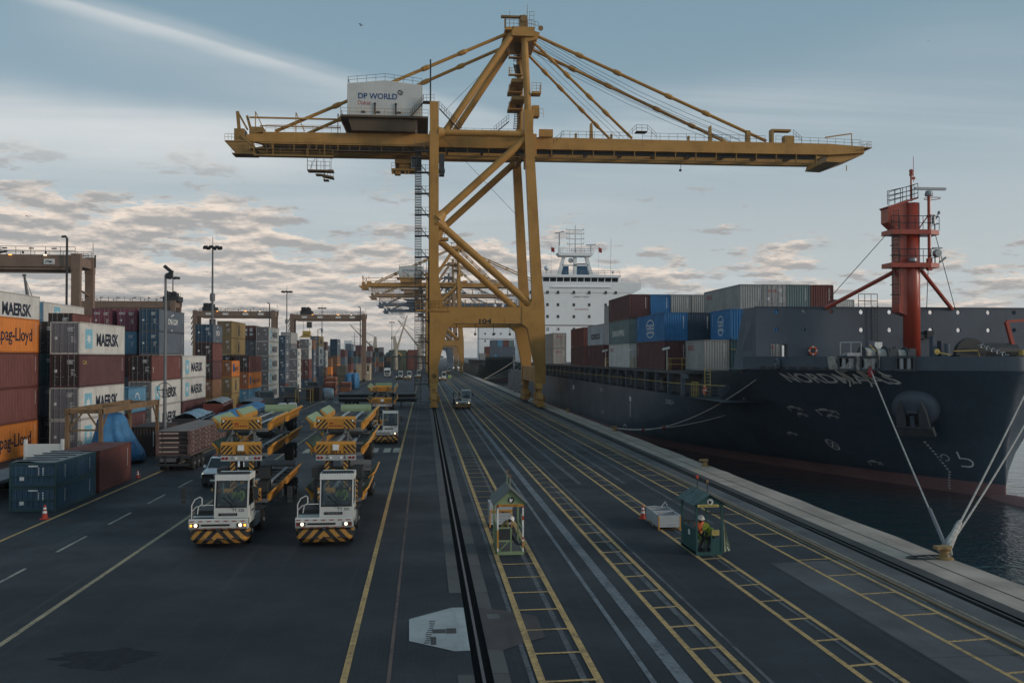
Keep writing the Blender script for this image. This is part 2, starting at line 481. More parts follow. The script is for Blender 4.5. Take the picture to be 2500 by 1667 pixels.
# ---------------------------------------------------------------- ground, quay, water
def asphalt():
    t = NT('block_paving')
    v = t.coord((1, 1, 1), rand=False)
    vl = t.coord((1.6, 0.09, 1), rand=False)
    vt = t.coord((2.6, 0.035, 1), rand=False)
    a = t.noise(v, 0.16, 6, 0.6); b = t.noise(vl, 1.0, 5, 0.6); f = t.noise(v, 7.0, 5, 0.7); g = t.noise(v, 1.3, 4, 0.6); w = t.noise(vt, 1.0, 3, 0.5)
    c = t.mix(t.map(a, 0.35, 0.7), (0.018, 0.0225, 0.030), (0.033, 0.0385, 0.048))
    c = t.mix(t.math('MULTIPLY', t.map(b, 0.45, 0.75), 0.55), c, (0.022, 0.026, 0.034))
    c = t.mix(t.math('MULTIPLY', t.map(w, 0.55, 0.75), 0.5), c, (0.060, 0.064, 0.073))
    c = t.mix(t.math('MULTIPLY', t.map(g, 0.58, 0.78), 0.5), c, (0.028, 0.03, 0.036))
    c = t.mix(t.math('MULTIPLY', t.map(f, 0.55, 0.8), 0.35), c, (0.078, 0.082, 0.092))
    spots = t.noise(v, 0.42, 3, 0.5, 0.4)
    c = t.mix(t.math('MULTIPLY', t.map(spots, 0.68, 0.76), 0.6), c, (0.017, 0.018, 0.022))
    br = t.n('ShaderNodeTexBrick'); t.l(t.coord((1, 1, 1), rand=False, rot=(0, 0, PI / 4)), br.inputs['Vector'])
    br.inputs['Scale'].default_value = 1.0; br.inputs['Brick Width'].default_value = 0.22; br.inputs['Row Height'].default_value = 0.11; br.inputs['Mortar Size'].default_value = 0.012
    br.inputs['Color1'].default_value = (1, 1, 1, 1); br.inputs['Color2'].default_value = (0.86, 0.86, 0.86, 1); br.inputs['Mortar'].default_value = (0.45, 0.45, 0.45, 1)
    crk = t.n('ShaderNodeTexVoronoi', feature='DISTANCE_TO_EDGE'); t.l(t.coord((.11, .16, 1), rand=False), crk.inputs['Vector']); crk.inputs['Scale'].default_value = 1.0
    c = t.mix(t.math('MULTIPLY', t.map(crk.outputs[0], 0.012, 0.002), 0.35), c, (0.018, 0.019, 0.022))
    pt = t.n('ShaderNodeTexVoronoi'); t.l(t.coord((.14, .07, 1), rand=False), pt.inputs['Vector']); pt.inputs['Scale'].default_value = 1.0; pt.inputs['Randomness'].default_value = 0.8
    sep_ = t.n('ShaderNodeSeparateColor'); t.l(pt.outputs['Color'], sep_.inputs[0])
    c = t.mix(t.math('MULTIPLY', t.map(sep_.outputs[0], 0.80, 0.84), 0.35), c, (0.026, 0.029, 0.036))
    grit = t.noise(v, 26.0, 3, 0.7)
    c = t.mix(t.math('MULTIPLY', t.map(grit, 0.56, 0.72), 0.45), c, (0.085, 0.088, 0.096))
    c = t.mix(t.math('MULTIPLY', t.map(grit, 0.45, 0.30), 0.5), c, (0.02, 0.022, 0.027))
    c = t.mix(0.85, c, br.outputs[0], 'MULTIPLY')
    h = t.math('ADD', t.math('MULTIPLY', br.outputs['Fac'], -0.8), t.math('MULTIPLY', f, 0.8))
    t.bump(h, 0.35, 0.01)
    return t.done(c, t.map(a, 0.3, 0.7, 0.82, 0.62), 0, 0.3)
M['asphalt'] = asphalt()
def concrete(name, col, joint=False):
    t = NT(name); v = t.coord((1, 1, 1), rand=False)
    a = t.noise(v, 0.35, 6, 0.65); f = t.noise(v, 4.0, 6, 0.7); s = t.noise(t.coord((1.4, 0.12, 1), rand=False), 1.0, 5, 0.65)
    c = t.mix(t.map(a, 0.3, 0.72), col, scale3(col, 0.62))
    c = t.mix(t.math('MULTIPLY', t.map(s, 0.5, 0.75), 0.6), c, scale3(col, 0.5))
    c = t.mix(t.math('MULTIPLY', t.map(f, 0.55, 0.8), 0.4), c, tuple(x * 0.8 + 0.06 for x in col))
    t.bump(f, 0.4, 0.01)
    return t.done(c, 0.85, 0, 0.2)
M['conc'] = concrete('quay_concrete', (0.46, 0.375, 0.315))
M['conc_dark'] = concrete('dark_concrete', (0.085, 0.083, 0.082))
M['conc_slab'] = concrete('track_concrete', (0.115, 0.11, 0.11))
M['conc_brown'] = concrete('brown_concrete', (0.085, 0.072, 0.072))
M['conc_mid'] = concrete('worn_concrete', (0.13, 0.13, 0.135))
def roadpaint(name, col, wear):
    t = NT(name); v = t.coord((1, 1, 1), rand=False)
    f = t.noise(v, 5.0, 5, 0.75); a = t.noise(v, 0.7, 4, 0.6)
    br = t.n('ShaderNodeTexBrick'); t.l(t.coord((1, 1, 1), rand=False, rot=(0, 0, PI / 4)), br.inputs['Vector'])
    br.inputs['Scale'].default_value = 1.0; br.inputs['Brick Width'].default_value = 0.22; br.inputs['Row Height'].default_value = 0.11; br.inputs['Mortar Size'].default_value = 0.012
    br.inputs['Color1'].default_value = (0, 0, 0, 1); br.inputs['Color2'].default_value = (0.15, 0.15, 0.15, 1); br.inputs['Mortar'].default_value = (0.8, 0.8, 0.8, 1)
    m = t.map(t.math('ADD', t.math('MULTIPLY', f, 0.6), t.math('MULTIPLY', a, 0.4)), 0.42, 0.68)
    m = t.math('ADD', t.math('MULTIPLY', m, wear), t.math('MULTIPLY', br.outputs[0], 0.5), clamp=True)
    c = t.mix(m, col, (0.036, 0.040, 0.048))
    return t.done(c, 0.75, 0, 0.2)
M['yline'] = roadpaint('yellow_road_paint', (0.56, 0.36, 0.15), 0.6)
M['wline'] = roadpaint('white_road_paint', (0.42, 0.40, 0.34), 0.75)
M['eline'] = roadpaint('edge_road_paint', (0.42, 0.34, 0.22), 0.6)
M['gline'] = roadpaint('grey_road_paint', (0.20, 0.215, 0.235), 0.75)
M['fline'] = roadpaint('faded_road_paint', (0.13, 0.13, 0.14), 1.0)
M['pinkline'] = roadpaint('faded_pink_paint', (0.15, 0.10, 0.085), 1.0)
def flat(name, quads, z, mat, parent=None):
    b = MB()
    for q in quads: b.poly([(x, y, z) for x, y in q])
    o = b.build(name, mat, parent, fix=False)
    if parent is None: o['kind'] = 'structure'
    return o
def strip(x0, x1, y0, y1): return [(x0, y0), (x1, y0), (x1, y1), (x0, y1)]
EDGE = 21.85
flat('ground', [strip(-6000, 1.31, -60, 700), strip(1.80, 18.46, -60, 700), strip(18.94, 19.2, -60, 700), strip(-6000, 19.2, 700, 9000)], 0.0, M['asphalt'])
for x0, x1 in ((1.31, 1.80), (18.46, 18.94)):
    b = MB(); b.poly([(x0, -60, -.16), (x1, -60, -.16), (x1, 700, -.16), (x0, 700, -.16)]); b.poly([(x0, -60, -.16), (x0, 700, -.16), (x0, 700, 0), (x0, -60, 0)]); b.poly([(x1, -60, -.16), (x1, 700, -.16), (x1, 700, 0), (x1, -60, 0)])
    b.build('rail_groove', plain('groove_dark', (0.016, 0.016, 0.017), 0.95, 0, 0.3, 0.1), kind='structure', fix=False)  # near black matt lining of the groove
flat('far_shore', [strip(19.2, 6000, 760, 9000)], -0.02, M['conc_dark'])
# quay apron: thick concrete cope with a worn edge
b = MB(); ys = [-20 + i * 1.7 for i in range(460)]
edge = [EDGE + random.uniform(-0.06, 0.05) + (0.05 * math.sin(y * 0.5)) for y in ys]
rings = [[(19.2, y, -5), (19.2, y, 0.004), (e - 0.04, y, 0.004), (e, y, -0.05), (e, y, -5)] for y, e in zip(ys, edge)]
b.loft(rings, 0, caps=True)
apron = b.build('quay_apron', M['conc'], kind='structure')
flat('apron_joint', [strip(20.42, 20.5, -20, 700)], 0.008, M['conc_brown'])
flat('concrete_strip', [strip(17.28, 18.45, -20, 700)], 0.004, M['conc_mid'])
flat('sandy_apron_strip', [strip(19.55, 20.4, -20, 40)], 0.0065, M['conc'])
flat('worn_dark_strip', [strip(18.95, 19.5, -20, 700)], 0.0075, M['conc_dark'])
b = MB(); b.box(18.66, -20, -.16, 18.76, 700, 0.02); b.build('crane_rail', M['dark'], kind='structure')
b = MB(); b.box(17.1, -20, 0.0, 17.26, 700, 0.07); b.build('cable_trench_cover', paint('rusty_cover', (0.17, 0.125, 0.085), 0.8, 0.6, 0.2, streak=False), kind='structure')
b = MB(); b.box(1.51, -20, -.16, 1.59, 700, 0.02); b.build('crane_rail', plain('worn_rail_steel', (0.13, 0.12, 0.125), 0.4, 0.6), kind='structure')
track = bpy.data.objects.new('track_slabs', None); COL.objects.link(track); track['kind'] = 'structure'
me = None
for x in (0.88, 1.81):
    for i in range(36):
        y0 = 16 + i * 4.2
        if abs(y0 + 2 - 28.5) < 3.0 and x < 1: continue
        if me is None:
            b = MB(); b.box(0, 0, -0.1, 0.43, 4.16, 0.012); me = b.mesh('concrete_slab', M['conc_slab'])
        o = put(me, 'concrete_slab', track, (x, y0, random.uniform(-0.003, 0.003)))
flat('track_edging', [strip(0.88, 1.31, 167, 700), strip(1.81, 2.24, 167, 700)], 0.005, M['conc_dark'])
# turntable pad of pale concrete and its brown mate
white_pad = concrete('pale_pad', (0.40, 0.42, 0.43))
flat('pale_pad', [[(-0.47, 29.65), (-0.43, 27.38), (0.88, 26.3), (1.31, 26.33), (1.31, 30.85), (0.93, 30.88)]], 0.016, white_pad)
b = MB(); b.box(0.26, 28.05, 0, 0.66, 28.45, 0.025); b.box(0.68, 28.0, 0, 0.98, 28.5, 0.027)
b.box(0.2, 26.95, 0, 0.36, 27.7, 0.022)
for i in range(12): b.box(0.0 + 0.03 * math.sin(i) + i * 0.018, 27.1 + i * 0.2, 0, 0.16 + i * 0.018, 27.19 + i * 0.2, 0.02)
b.build('pad_cover', M['conc_dark'], kind='structure')
flat('brown_pad', [[(1.81, 30.8), (1.81, 26.4), (2.26, 26.27), (2.96, 26.94), (3.61, 27.35), (3.61, 29.61), (2.81, 30.26)]], 0.0145, M['conc_brown'])
b = MB(); b.box(2.02, 29.45, 0, 2.42, 29.95, 0.022); b.build('hatch_lid', M['conc_mid'], kind='structure')
flat('concrete_patch', [[(14.0, 36.3), (14.0, 5), (17.05, 5), (17.05, 36.6)]], 0.004, concrete('patch_concrete', (0.115, 0.115, 0.125)))
flat('patch_joint', [strip(13.93, 14.0, 5, 36.2), strip(14.0, 17.0, 29.2, 29.26), strip(14.0, 17.0, 24.5, 24.56), strip(16.4, 16.62, 5, 36.4)], 0.0065, M['conc_dark'])
# painted markings
def ladder(x0, x1, y0, y1, step, mat, lw=0.17, rw=0.13, ph=0.0, z=0.0095, tilt=0.0):
    q = [strip(x0 - lw / 2, x0 + lw / 2, y0, y1), strip(x1 - lw / 2, x1 + lw / 2, y0, y1)]
    y = y0 + ph
    while y < min(y1, 330):
        q.append([(x0 + lw / 2, y), (x1 - lw / 2, y + tilt), (x1 - lw / 2, y + rw + tilt), (x0 + lw / 2, y + rw)]); y += step
    return flat('ladder_marking', q, z, mat)
ladder(3.02, 4.50, 14.4, 620, 2.24, M['yline'], 0.2, 0.13, 0.2, 0.019, 0.05)
ladder(7.52, 8.50, 14, 620, 2.18, M['yline'], 0.17, 0.14, 0.9, 0.0095, 0.12)
ladder(11.38, 12.33, 14, 620, 2.2, M['yline'], 0.17, 0.14, 1.2, 0.0095, 0.12)
ladder(15.26, 16.72, 14, 620, 2.72, M['yline'], 0.15, 0.13, 0.9, 0.0095, 0.15)
flat('road_line', [strip(5.80, 5.95, 14, 620), strip(6.5, 6.88, 14, 620)], 0.0095, M['gline'])
flat('faded_line', [strip(8.83, 8.95, 14, 620), strip(10.02, 10.35, 60, 620), strip(8.1, 8.3, 22, 60), strip(4.05, 4.22, 22, 90), strip(13.0, 13.3, 60, 620), strip(2.72, 2.86, 14, 200), strip(12.0, 12.12, 20, 70), strip(14.3, 14.5, 45, 200)], 0.008, M['fline'])
flat('quay_line', [strip(17.0, 17.06, 30, 620), strip(16.95, 17.0, 80, 620), strip(17.5, 17.58, 14, 620)], 0.0095, M['eline'])
flat('lane_line', [strip(-2.15, -1.97, 10, 620)], 0.0095, M['yline'])
flat('faded_line', [strip(-0.96, -0.86, 10, 400)], 0.0095, M['pinkline'])
flat('lane_line', [strip(-12.33, -12.14, 8, 60), strip(-12.1, -11.95, 60, 620)], 0.0095, M['eline'])
flat('yard_edge_line', [strip(-19.22, -19.04, 20, 400)], 0.0095, M['yline'])
flat('dashed_line', [strip(-15.72, -15.58, 34.7 + 6.55 * i, 38.2 + 6.55 * i) for i in range(40)], 0.0095, M['wline'])
q = []
for x0 in (-10.6, -9.4, -8.2, -7.0, -5.8, -4.7, -3.6, -2.75): q.append([(x0, 81.4), (x0 + 0.62, 81.4), (x0 + 0.62, 85.2), (x0, 85.2)])
for i in range(8): q.append(strip(-19 + i * 2.2, -18 + i * 2.2, 171.5, 174.5))
flat('crossing_marking', q, 0.0095, M['wline'])
flat('oil_stain', [[(-8.8 + 1.25 * math.cos(a) * (1 + 0.25 * math.sin(3 * a) + 0.12 * math.sin(11 * a) + random.uniform(-.12, .12)), 26.6 + 0.9 * math.sin(a) * (1 + 0.15 * math.cos(5 * a))) for a in [i * PI / 40 + random.uniform(-.02, .02) for i in range(80)]]], 0.003, plain('oil', (0.020, 0.024, 0.031), 0.8, 0, 0.6, 0.2))
# water
t = NT('harbour_water'); v = t.coord((1, 1, 1), rand=False)
w1 = t.noise(t.coord((0.55, 1.0, 1), rand=False, rot=(0, 0, 0.5)), 0.9, 4, 0.6, 0.4); w2 = t.noise(v, 3.2, 3, 0.55)
t.bump(t.math('ADD', w1, t.math('MULTIPLY', w2, 0.35)), 0.55, 0.25)
M['water'] = t.done((0.006, 0.030, 0.038), 0.05, 0, 0.5)
flat('water', [strip(20.5, 6000, -200, 800)], -1.5, M['water'])
# ---------------------------------------------------------------- ship-to-shore crane
def crane():
    OX, OY = 10.0, 161.0
    O = (OX, OY, 0)
    root = thing('container_crane', 'yellow gantry crane numbered 104 standing over the quay in front', 'crane', O, 0, 'container cranes along the quay')
    Y0, Y1 = 151.0, 171.0
    c = M['coat']
    def P(name, b, mat=c, parent=root, color=YEL, **k): return b.build(name, mat, parent, color=color, **k)
    def legs(secs, y, dy):
        b = MB(O)
        b.loft([[(x0, y - d, z), (x1, y - d, z), (x1, y + d, z), (x0, y + d, z)] for x0, x1, z, d in secs])
        return b
    L = [(0.90, 2.25, 4.0, .85), (0.90, 2.25, 6.8, .9), (0.90, 3.75, 13.1, .9), (0.90, 4.6, 13.75, .9), (0.9, 4.6, 16.5, .9), (0.88, 3.1, 16.62, .9), (0.87, 2.75, 18.2, .88), (0.86, 2.4, 20.5, .85), (0.85, 2.3, 22.5, .8), (0.83, 2.28, 46.7, .8), (0.83, 2.28, 50.0, .8)]
    R = [(18.1, 19.8, 3.9, .85), (18.06, 19.8, 6.8, .9), (16.85, 19.75, 13.0, .9), (15.9, 19.72, 13.75, .9), (15.9, 19.68, 16.5, .9), (17.1, 19.65, 16.62, .9), (17.55, 19.6, 17.6, .88), (17.62, 19.4, 19.5, .82), (17.45, 19.15, 22.5, .8), (16.33, 17.79, 46.0, .8), (16.3, 17.9, 49.0, .8)]
    for y in (Y0, Y1):
        P('leg', legs(L, y, .9)); P('leg', legs(R, y, .9))
        b = MB(O); b.box(4.6, y - .82, 13.75, 15.9, y + .82, 16.5); P('portal_beam', b)
        b = MB(O); b.tube((2.28, y, 45.1), (3.3, y, 45.1), 1.0, .55, 12); b.tube((3.3, y, 45.1), (16.4, y, 45.15), .55, n=12); P('cross_tube', b, smooth=False)
        b = MB(O); b.path([(2.25, y, 30.9), (3.2, y, 32.0), (15.6, y, 43.5), (16.5, y, 44.3)], [1.15, .62, .62, .62], 12); P('diagonal_brace', b)
        b = MB(O); b.path([(2.25, y, 30.3), (3.3, y, 29.4), (16.2, y, 18.0), (17.6, y, 16.8)], [1.1, .62, .62, .75], 12); P('diagonal_brace', b)
    b = MB(O)
    b.rail([(2.9, Y0 - .7, 16.55), (17.4, Y0 - .7, 16.55)], 1.1, 1.2, .035); P('portal_railing', b, M['coat'])
    for x0, x1, xt0, xt1 in ((0.95, 2.2, .87, 2.2), (18.2, 19.7, 16.4, 17.7)):
        b = MB(O); b.box(x0, Y0 + .85, 4.2, x1, Y1 - .85, 6.7); P('sill_beam', b)
        b = MB(O); b.box(xt0 + .2, Y0 + .8, 43.5, xt1 - .2, Y1 - .8, 44.8); b.box(x0 + .2, Y0 + .9, 14.2, x1 - .2, Y1 - .9, 16.2); each(b, 'tie_beam', c, root, color=YEL)
    # bogies
    for xr in (1.55, 18.7):
        for y in (Y0, Y1):
            b = MB(O); s = -1 if y == Y0 else 1
            b.prism([(xr - .55, y - 2.2, 3.2), (xr - .55, y + 2.2, 3.2), (xr - .55, y + .8, 4.05), (xr - .55, y - .8, 4.05)], (1.1, 0, 0))
            for k in (-1, 1):
                yc = y + 1.75 * k
                b.prism([(xr - .45, yc - 1.4, 1.5), (xr - .45, yc + 1.4, 1.5), (xr - .45, yc + .5, 2.5), (xr - .45, yc - .5, 2.5)], (.9, 0, 0))
                b.box(xr - .3, yc - .3, 2.4, xr + .3, yc + .3, 3.3)
                for j in (-1, 1):
                    yy = yc + .85 * j; b.box(xr - .5, yy - .75, .55, xr + .5, yy + .75, 1.25); b.box(xr - .2, yy - .25, 1.2, xr + .2, yy + .25, 1.6)
            b.box(xr + .5, y - 1.6, 1.0, xr + .95, y - .4, 2.0); b.box(xr + .5, y + .4, 1.0, xr + .95, y + 1.6, 2.0)
            b.box(xr - .65, y + s * 3.5 - .15, .3, xr + .65, y + s * 3.5 + .15, .75)
            bog = P('bogie', b, paint_bogie)
            w = MB(O)
            for yy in (y - 2.95, y - 2.25, y - 1.25, y - .55, y + .55, y + 1.25, y + 2.25, y + 2.95): w.lathe([(.34, -.12), (.34, .12)], (xr, yy, .36), 12, 'x')
            each(w, 'rail_wheel', M['dark'], bog)
    # girder and boom
    for y in (156.0, 165.2):
        b = MB(O)
        b.loft([[(x, y - .7, zb), (x, y + .7, zb), (x, y + .7, zt), (x, y - .7, zt)] for x, zb, zt in ((-30.3, 45.3, 46.2), (-27.5, 44.75, 46.75), (-2, 44.8, 47.0), (18.9, 44.8, 47.0))]); P('main_girder', b)
        b = MB(O)
        b.loft([[(x, y - .7, zb), (x, y + .7, zb), (x, y + .7, zt), (x, y - .7, zt)] for x, zb, zt in ((19.3, 44.8, 46.9), (62, 44.85, 46.9), (73, 44.9, 46.9), (79.6, 45.4, 46.5))]); P('boom_girder', b)
    b = MB(O)
    for i in range(17):
        x = -28 + i * 6.4; b.box(x - .2, 156.7, 45.2, x + .2, 164.3, 45.9)
    each(b, 'girder_tie', c, root, color=(0.22, 0.12, 0.04))  # darker than the crane yellow: shade under the girders put into the colour
    b = MB(O); b.box(-29.5, 154.2, 43.55, -.6, 155.3, 43.65)
    b.rail([(-29.5, 154.2, 43.6), (.6, 154.2, 43.6)], 1.15, 3.2, .045); 
    P('under_walkway', b, color=(0.17, 0.10, 0.045))  # colour darkened for the shade below the girder
    b = MB(O); b.box(-27, 156.3, 44.2, 71, 156.7, 44.8); P('cable_tray', b, M['dark'])
    hm_ = None
    for i in range(27):
        if hm_ is None: bb = MB(O); bb.box(-26.05, 155.25, 43.3, -25.95, 155.75, 44.82); hm_ = bb.mesh('hanger', M['coat'])
        put(hm_, 'hanger', root, (i * 3.6, 0, 0), color=(0.36, 0.2, 0.05))
    b = MB(O); b.box(-27, 155.3, 43.25, 70, 155.7, 43.4); P('trolley_cable_beam', b, color=(0.25, 0.14, 0.045))  # underside shade worked into a darker brown
    # lower left cage of the back reach
    b = MB(O)
    for x in (-28.8, -25.6, -19.8, -17): b.box(x - .07, 154.1, 42.4, x + .07, 154.3, 45.0)
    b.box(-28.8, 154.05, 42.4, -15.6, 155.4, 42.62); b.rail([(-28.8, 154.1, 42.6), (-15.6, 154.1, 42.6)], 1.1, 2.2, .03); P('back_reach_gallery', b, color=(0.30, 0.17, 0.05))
    # hinge block and plates
    b = MB(O)
    for y in (155.2, 165): b.box(18.4, y - .6, 43.3, 19.5, y + .6, 47.3); b.box(20.0, y - .4, 46.9, 22.4, y + .4, 48.2)
    each(b, 'boom_hinge', c, root, color=YEL)
    b = MB(O); b.rail([(24, 155.4, 46.95), (35.8, 155.4, 46.95)], 1.15, 1.5, .03); b.rail([(38.5, 155.4, 46.95), (61, 155.4, 46.95)], 1.15, 1.6, .03); b.rail([(63, 155.4, 46.95), (79, 155.4, 46.6)], 1.15, 1.6, .03)
    b.rail([(24, 165.5, 46.95), (79, 165.5, 46.7)], 1.15, 2.0, .03); b.rail([(2.6, 155.4, 47.1), (16, 155.4, 47.1)], 1.1, 1.5, .03); P('boom_railing', b, M['dark'])
    b = MB(O)
    for x in (29.4, 51.0): b.prism([(x - .3, 155.6, 46.9), (x + .3, 155.6, 46.9), (x + .15, 155.6, 49.9), (x - .2, 155.6, 49.6)], (0, .7, 0))
    for x in (26.6, 33.0, 47): b.box(x - .15, 155.5, 46.9, x + .15, 156.2, 47.8)
    b.box(62.2, 155.3, 49.0, 65.8, 156.7, 49.35); b.box(62.2, 155.3, 46.9, 62.6, 156.7, 49); b.box(64.6, 155.3, 46.9, 66.4, 156.7, 48.2); b.box(57.6, 155.4, 46.9, 58.3, 156.4, 49)
    each(b, 'boom_bracket', c, root, color=(0.36, 0.20, 0.05))
    b = MB(O); b.rail([(36, 155.3, 47.0), (37.4, 155.3, 48.4), (39.4, 155.3, 48.4), (41, 155.3, 47.0)], 1.1, 1, .03); b.box(37.4, 155.2, 48.3, 39.4, 157, 48.4); b.rail([(22.6, 155.3, 45.6), (24.4, 155.3, 47.0)], 1.1, .8, .03); b.rail([(66.2, 155.3, 48.2), (67.8, 155.3, 46.9)], 1.1, .8, .03)
    P('boom_stair', b, M['dark'], kind='stuff')
    b = MB(O); b.prism([(73, 156, 44.85), (78.5, 156, 45.6), (79.8, 156, 45.7), (79.8, 156, 45.3), (75.5, 156, 43.7), (72.6, 156, 43.8)], (0, 9, 0)); b.box(79.5, 154.5, 46.1, 80.6, 166, 46.25); b.rail([(78.2, 154.6, 46.2), (80.5, 154.6, 46.2), (80.5, 166, 46.2)], 1.1, .8, .03)
    b.beam((76.5, 156, 43.2), (76.5, 156, 42.2), .12, .12); b.beam((72.5, 156, 48.2), (77.5, 156, 49.0), .2, .2); b.beam((77.5, 156, 46.8), (77.5, 156, 49.0), .12, .12)
    P('boom_tip', b)
    # machinery house
    b = MB(O)
    b.box(-14.3, 153.2, 49.15, .6, 167, 49.5); b.prism([(-13.0, 153.8, 49.1), (-1.2, 153.8, 49.1), (-1.6, 153.8, 47.0), (-12.4, 153.8, 47.0)], (0, 12, 0)); plat = P('house_platform', b, color=(0.10, 0.065, 0.035))  # shade under the house painted in as a dark brown
    b = MB(O); b.rail([(.6, 153.25, 49.5), (-14.25, 153.25, 49.5), (-14.25, 166.9, 49.5)], 1.15, 1.5, .03); b.build('railing', M['coat'], plat, color=YEL)
    b = MB(O); b.prism([(-13.15, 154.2, 49.5), (-.4, 154.2, 49.5), (-.4, 154.2, 55.15), (-6.8, 154.2, 55.85), (-13.15, 154.2, 55.15)], (0, 11.6, 0)); house = P('machinery_house', b, M['white'])
    b = MB(O)
    for i in range(43):
        x = -13.1 + i * .3
        zt = 55.1 + .7 * (1 - abs(x + 6.8) / 6.4)
        b.box(x, 154.14, 49.5, x + .14, 154.2, zt)
    for i in range(38): b.box(-13.21, 154.3 + i * .3, 49.5, -13.15, 154.44 + i * .3, 55.1)
    b.build('cladding_ribs', M['white'], house, kind='stuff')
    b = MB(O); b.rail([(-13.1, 165, 55.2), (-13.1, 154.3, 55.2), (-6.8, 154.3, 55.9), (-.5, 154.3, 55.2), (-.5, 165, 55.2)], 1.1, 1.5, .03); b.build('roof_railing', M['dark'], house)
    b = MB(O)
    for x in (-8.5, -4.95): b.tube((x, 154.0, 49.9), (x, 154.0, 51.6), .12); b.ball((x, 154.0, 51.7), .22, 8, 4)
    each(b, 'vent_pipe', M['dark'], house)
    b = MB(O)
    for x in (-10.5, -8, -4.4): b.box(x - .35, 154.08, 50.1, x + .35, 154.2, 50.45)
    each(b, 'vent_grille', M['dark'], house)
    text('DP WORLD', house, M['printblue'], (-11.35, 154.12, 52.55), (1, 0, 0), (0, 0, 1), 6.65, .98, .02, off=O)
    text('Dakar', house, M['printred'], (-11.4, 154.12, 51.5), (1, 0, 0), (0, 0, 1), 2.25, .72, 0, off=O)
    b = MB(O); b.lathe([(.46, 0), (.46, .02)], (-4.2, 154.1, 53.75), 20, 'y'); em = b.build('emblem', M['black'], house)
    b = MB(O)
    for k in (-.22, .02, .22): b.prism([(-4.55, 154.085, 53.55 + k), (-3.9, 154.085, 53.82 + k), (-3.9, 154.085, 53.89 + k), (-4.55, 154.085, 53.64 + k)], (0, .01, 0))
    b.build('emblem_bands', M['white'], em)
    # stairs between house and girder
    b = MB(O); b.rail([(-.2, 153.6, 52.2), (-2.4, 153.6, 49.6)], 1.1, .5, .03); b.beam((-.2, 153.9, 52.1), (-2.4, 153.9, 49.6), .6, .1); b.box(-.3, 153.3, 52.1, 1.6, 155, 52.2); b.rail([(-.3, 153.3, 52.2), (1.6, 153.3, 52.2)], 1.1, .6, .03); b.tube((.98, 154, 50), (.98, 154, 59.6), .13, n=6)
    b.rail([(2.5, 153.6, 51.2), (6.3, 153.6, 47.2)], 1.1, .6, .03); b.beam((2.5, 153.9, 51.1), (6.3, 153.9, 47.1), .6, .1); b.rail([(12.0, 154.4, 47.2), (14.6, 154.4, 49.4)], 1.1, .6, .03); b.beam((12, 154.6, 47.1), (14.6, 154.6, 49.3), .6, .1)
    P('upper_stair', b, M['dark'], kind='stuff')
    # mast: columns, back legs, apex
    for y in (154.5, 166.5):
        b = MB(O); b.box(17.1, y - .75, 47, 18.75, y + .75, 51.0); b.path([(17.95, y, 50.9), (17.9, y, 52.2), (17.5, y * .7 + 48, 64.9)], [.85, .62, .58], 12); P('mast_column', b)
        b = MB(O); b.path([(3.5, y, 47.2), (15.9, y * .75 + 40, 66.0)], [.62, .58], 12); P('back_leg', b)
    b = MB(O); b.box(15.2, 155, 64.6, 19.2, 165, 66.2); b.prism([(18, 155.4, 66), (20.2, 155.4, 65.4), (19.6, 155.4, 64.2), (17.4, 155.4, 63.6)], (0, 9, 0)); b.box(14.0, 155, 65.6, 15.5, 165, 66.1); P('apex_frame', b)
    b = MB(O); b.box(13.3, 155.2, 67.9, 17.0, 156.0, 68.2); b.box(13.9, 155.4, 66, 14.2, 155.7, 67.9); b.box(16.6, 155.2, 66.2, 17.9, 157, 68.3); b.lathe([(.62, -.2), (.62, .2)], (17.3, 155.2, 67.7), 14, 'y'); b.rail([(14, 154.9, 66.1), (17, 154.9, 66.1)], 1.2, .7, .035); b.rail([(18, 154.9, 66.2), (19.9, 154.9, 65.8)], 1.2, .6, .035)
    b.tube((18.0, 156, 66.2), (18.0, 156, 70.6), .08, .03, 6); b.rail([(18.4, 156, 66.4), (19.2, 156, 66.4)], 2.9, .8, .03, bars=4); b.lathe([(.45, -.1), (.45, .1)], (20.4, 156, 66.4), 12, 'y'); b.tube((14.8, 155, 66), (14.8, 155, 68.9), .04, n=5)
    P('apex_machinery', b, M['coat'], color=(0.22, 0.13, 0.05))
    for i in range(5):
        b = MB(O); z = 49.8 + i * 3.1; s = 1 if i % 2 else -1
        for k in range(11): b.box(16.1, 160 + s * (-1.4 + k * .28) - .14, z + k * .24, 17.1, 160 + s * (-1.4 + k * .28) + .14, z + k * .24 + .05)
        b.beam((16.1, 160 - s * 1.5, z), (16.1, 160 + s * 1.5, z + 2.65), .06, .25); b.beam((17.1, 160 - s * 1.5, z), (17.1, 160 + s * 1.5, z + 2.65), .06, .25)
        fl = P('mast_stair', b, M['dark'])
        b = MB(O); b.box(14.9, 158, z + 2.65, 17.4, 158.9, z + 2.8); b.box(15.0, 158.0, z + 2.8, 15.15, 158.2, z + 4.0); b.rail([(14.9, 158, z + 2.8), (16.0, 158, z + 2.8)], 1.1, .5, .03); b.build('landing', M['coat'], fl, color=YEL)
        if i in (1, 2):
            b = MB(O); b.box(15.2, 155.5, z + .6, 17.6, 164.5, z + 1.2); P('mast_tie', b, color=(0.3, .17, .05))
    b = MB(O); b.box(18.6, 154, 54.2, 20.2, 156, 54.6); b.rail([(18.6, 154, 54.6), (20.2, 154, 54.6), (20.2, 156, 54.6)], 1.5, .7, .03, bars=3); b.box(18.7, 154.2, 50.3, 19.9, 156, 52.2); b.rail([(19.9, 154.1, 50), (20.6, 154.1, 50)], 1.6, .5, .03); P('mast_platform', b)
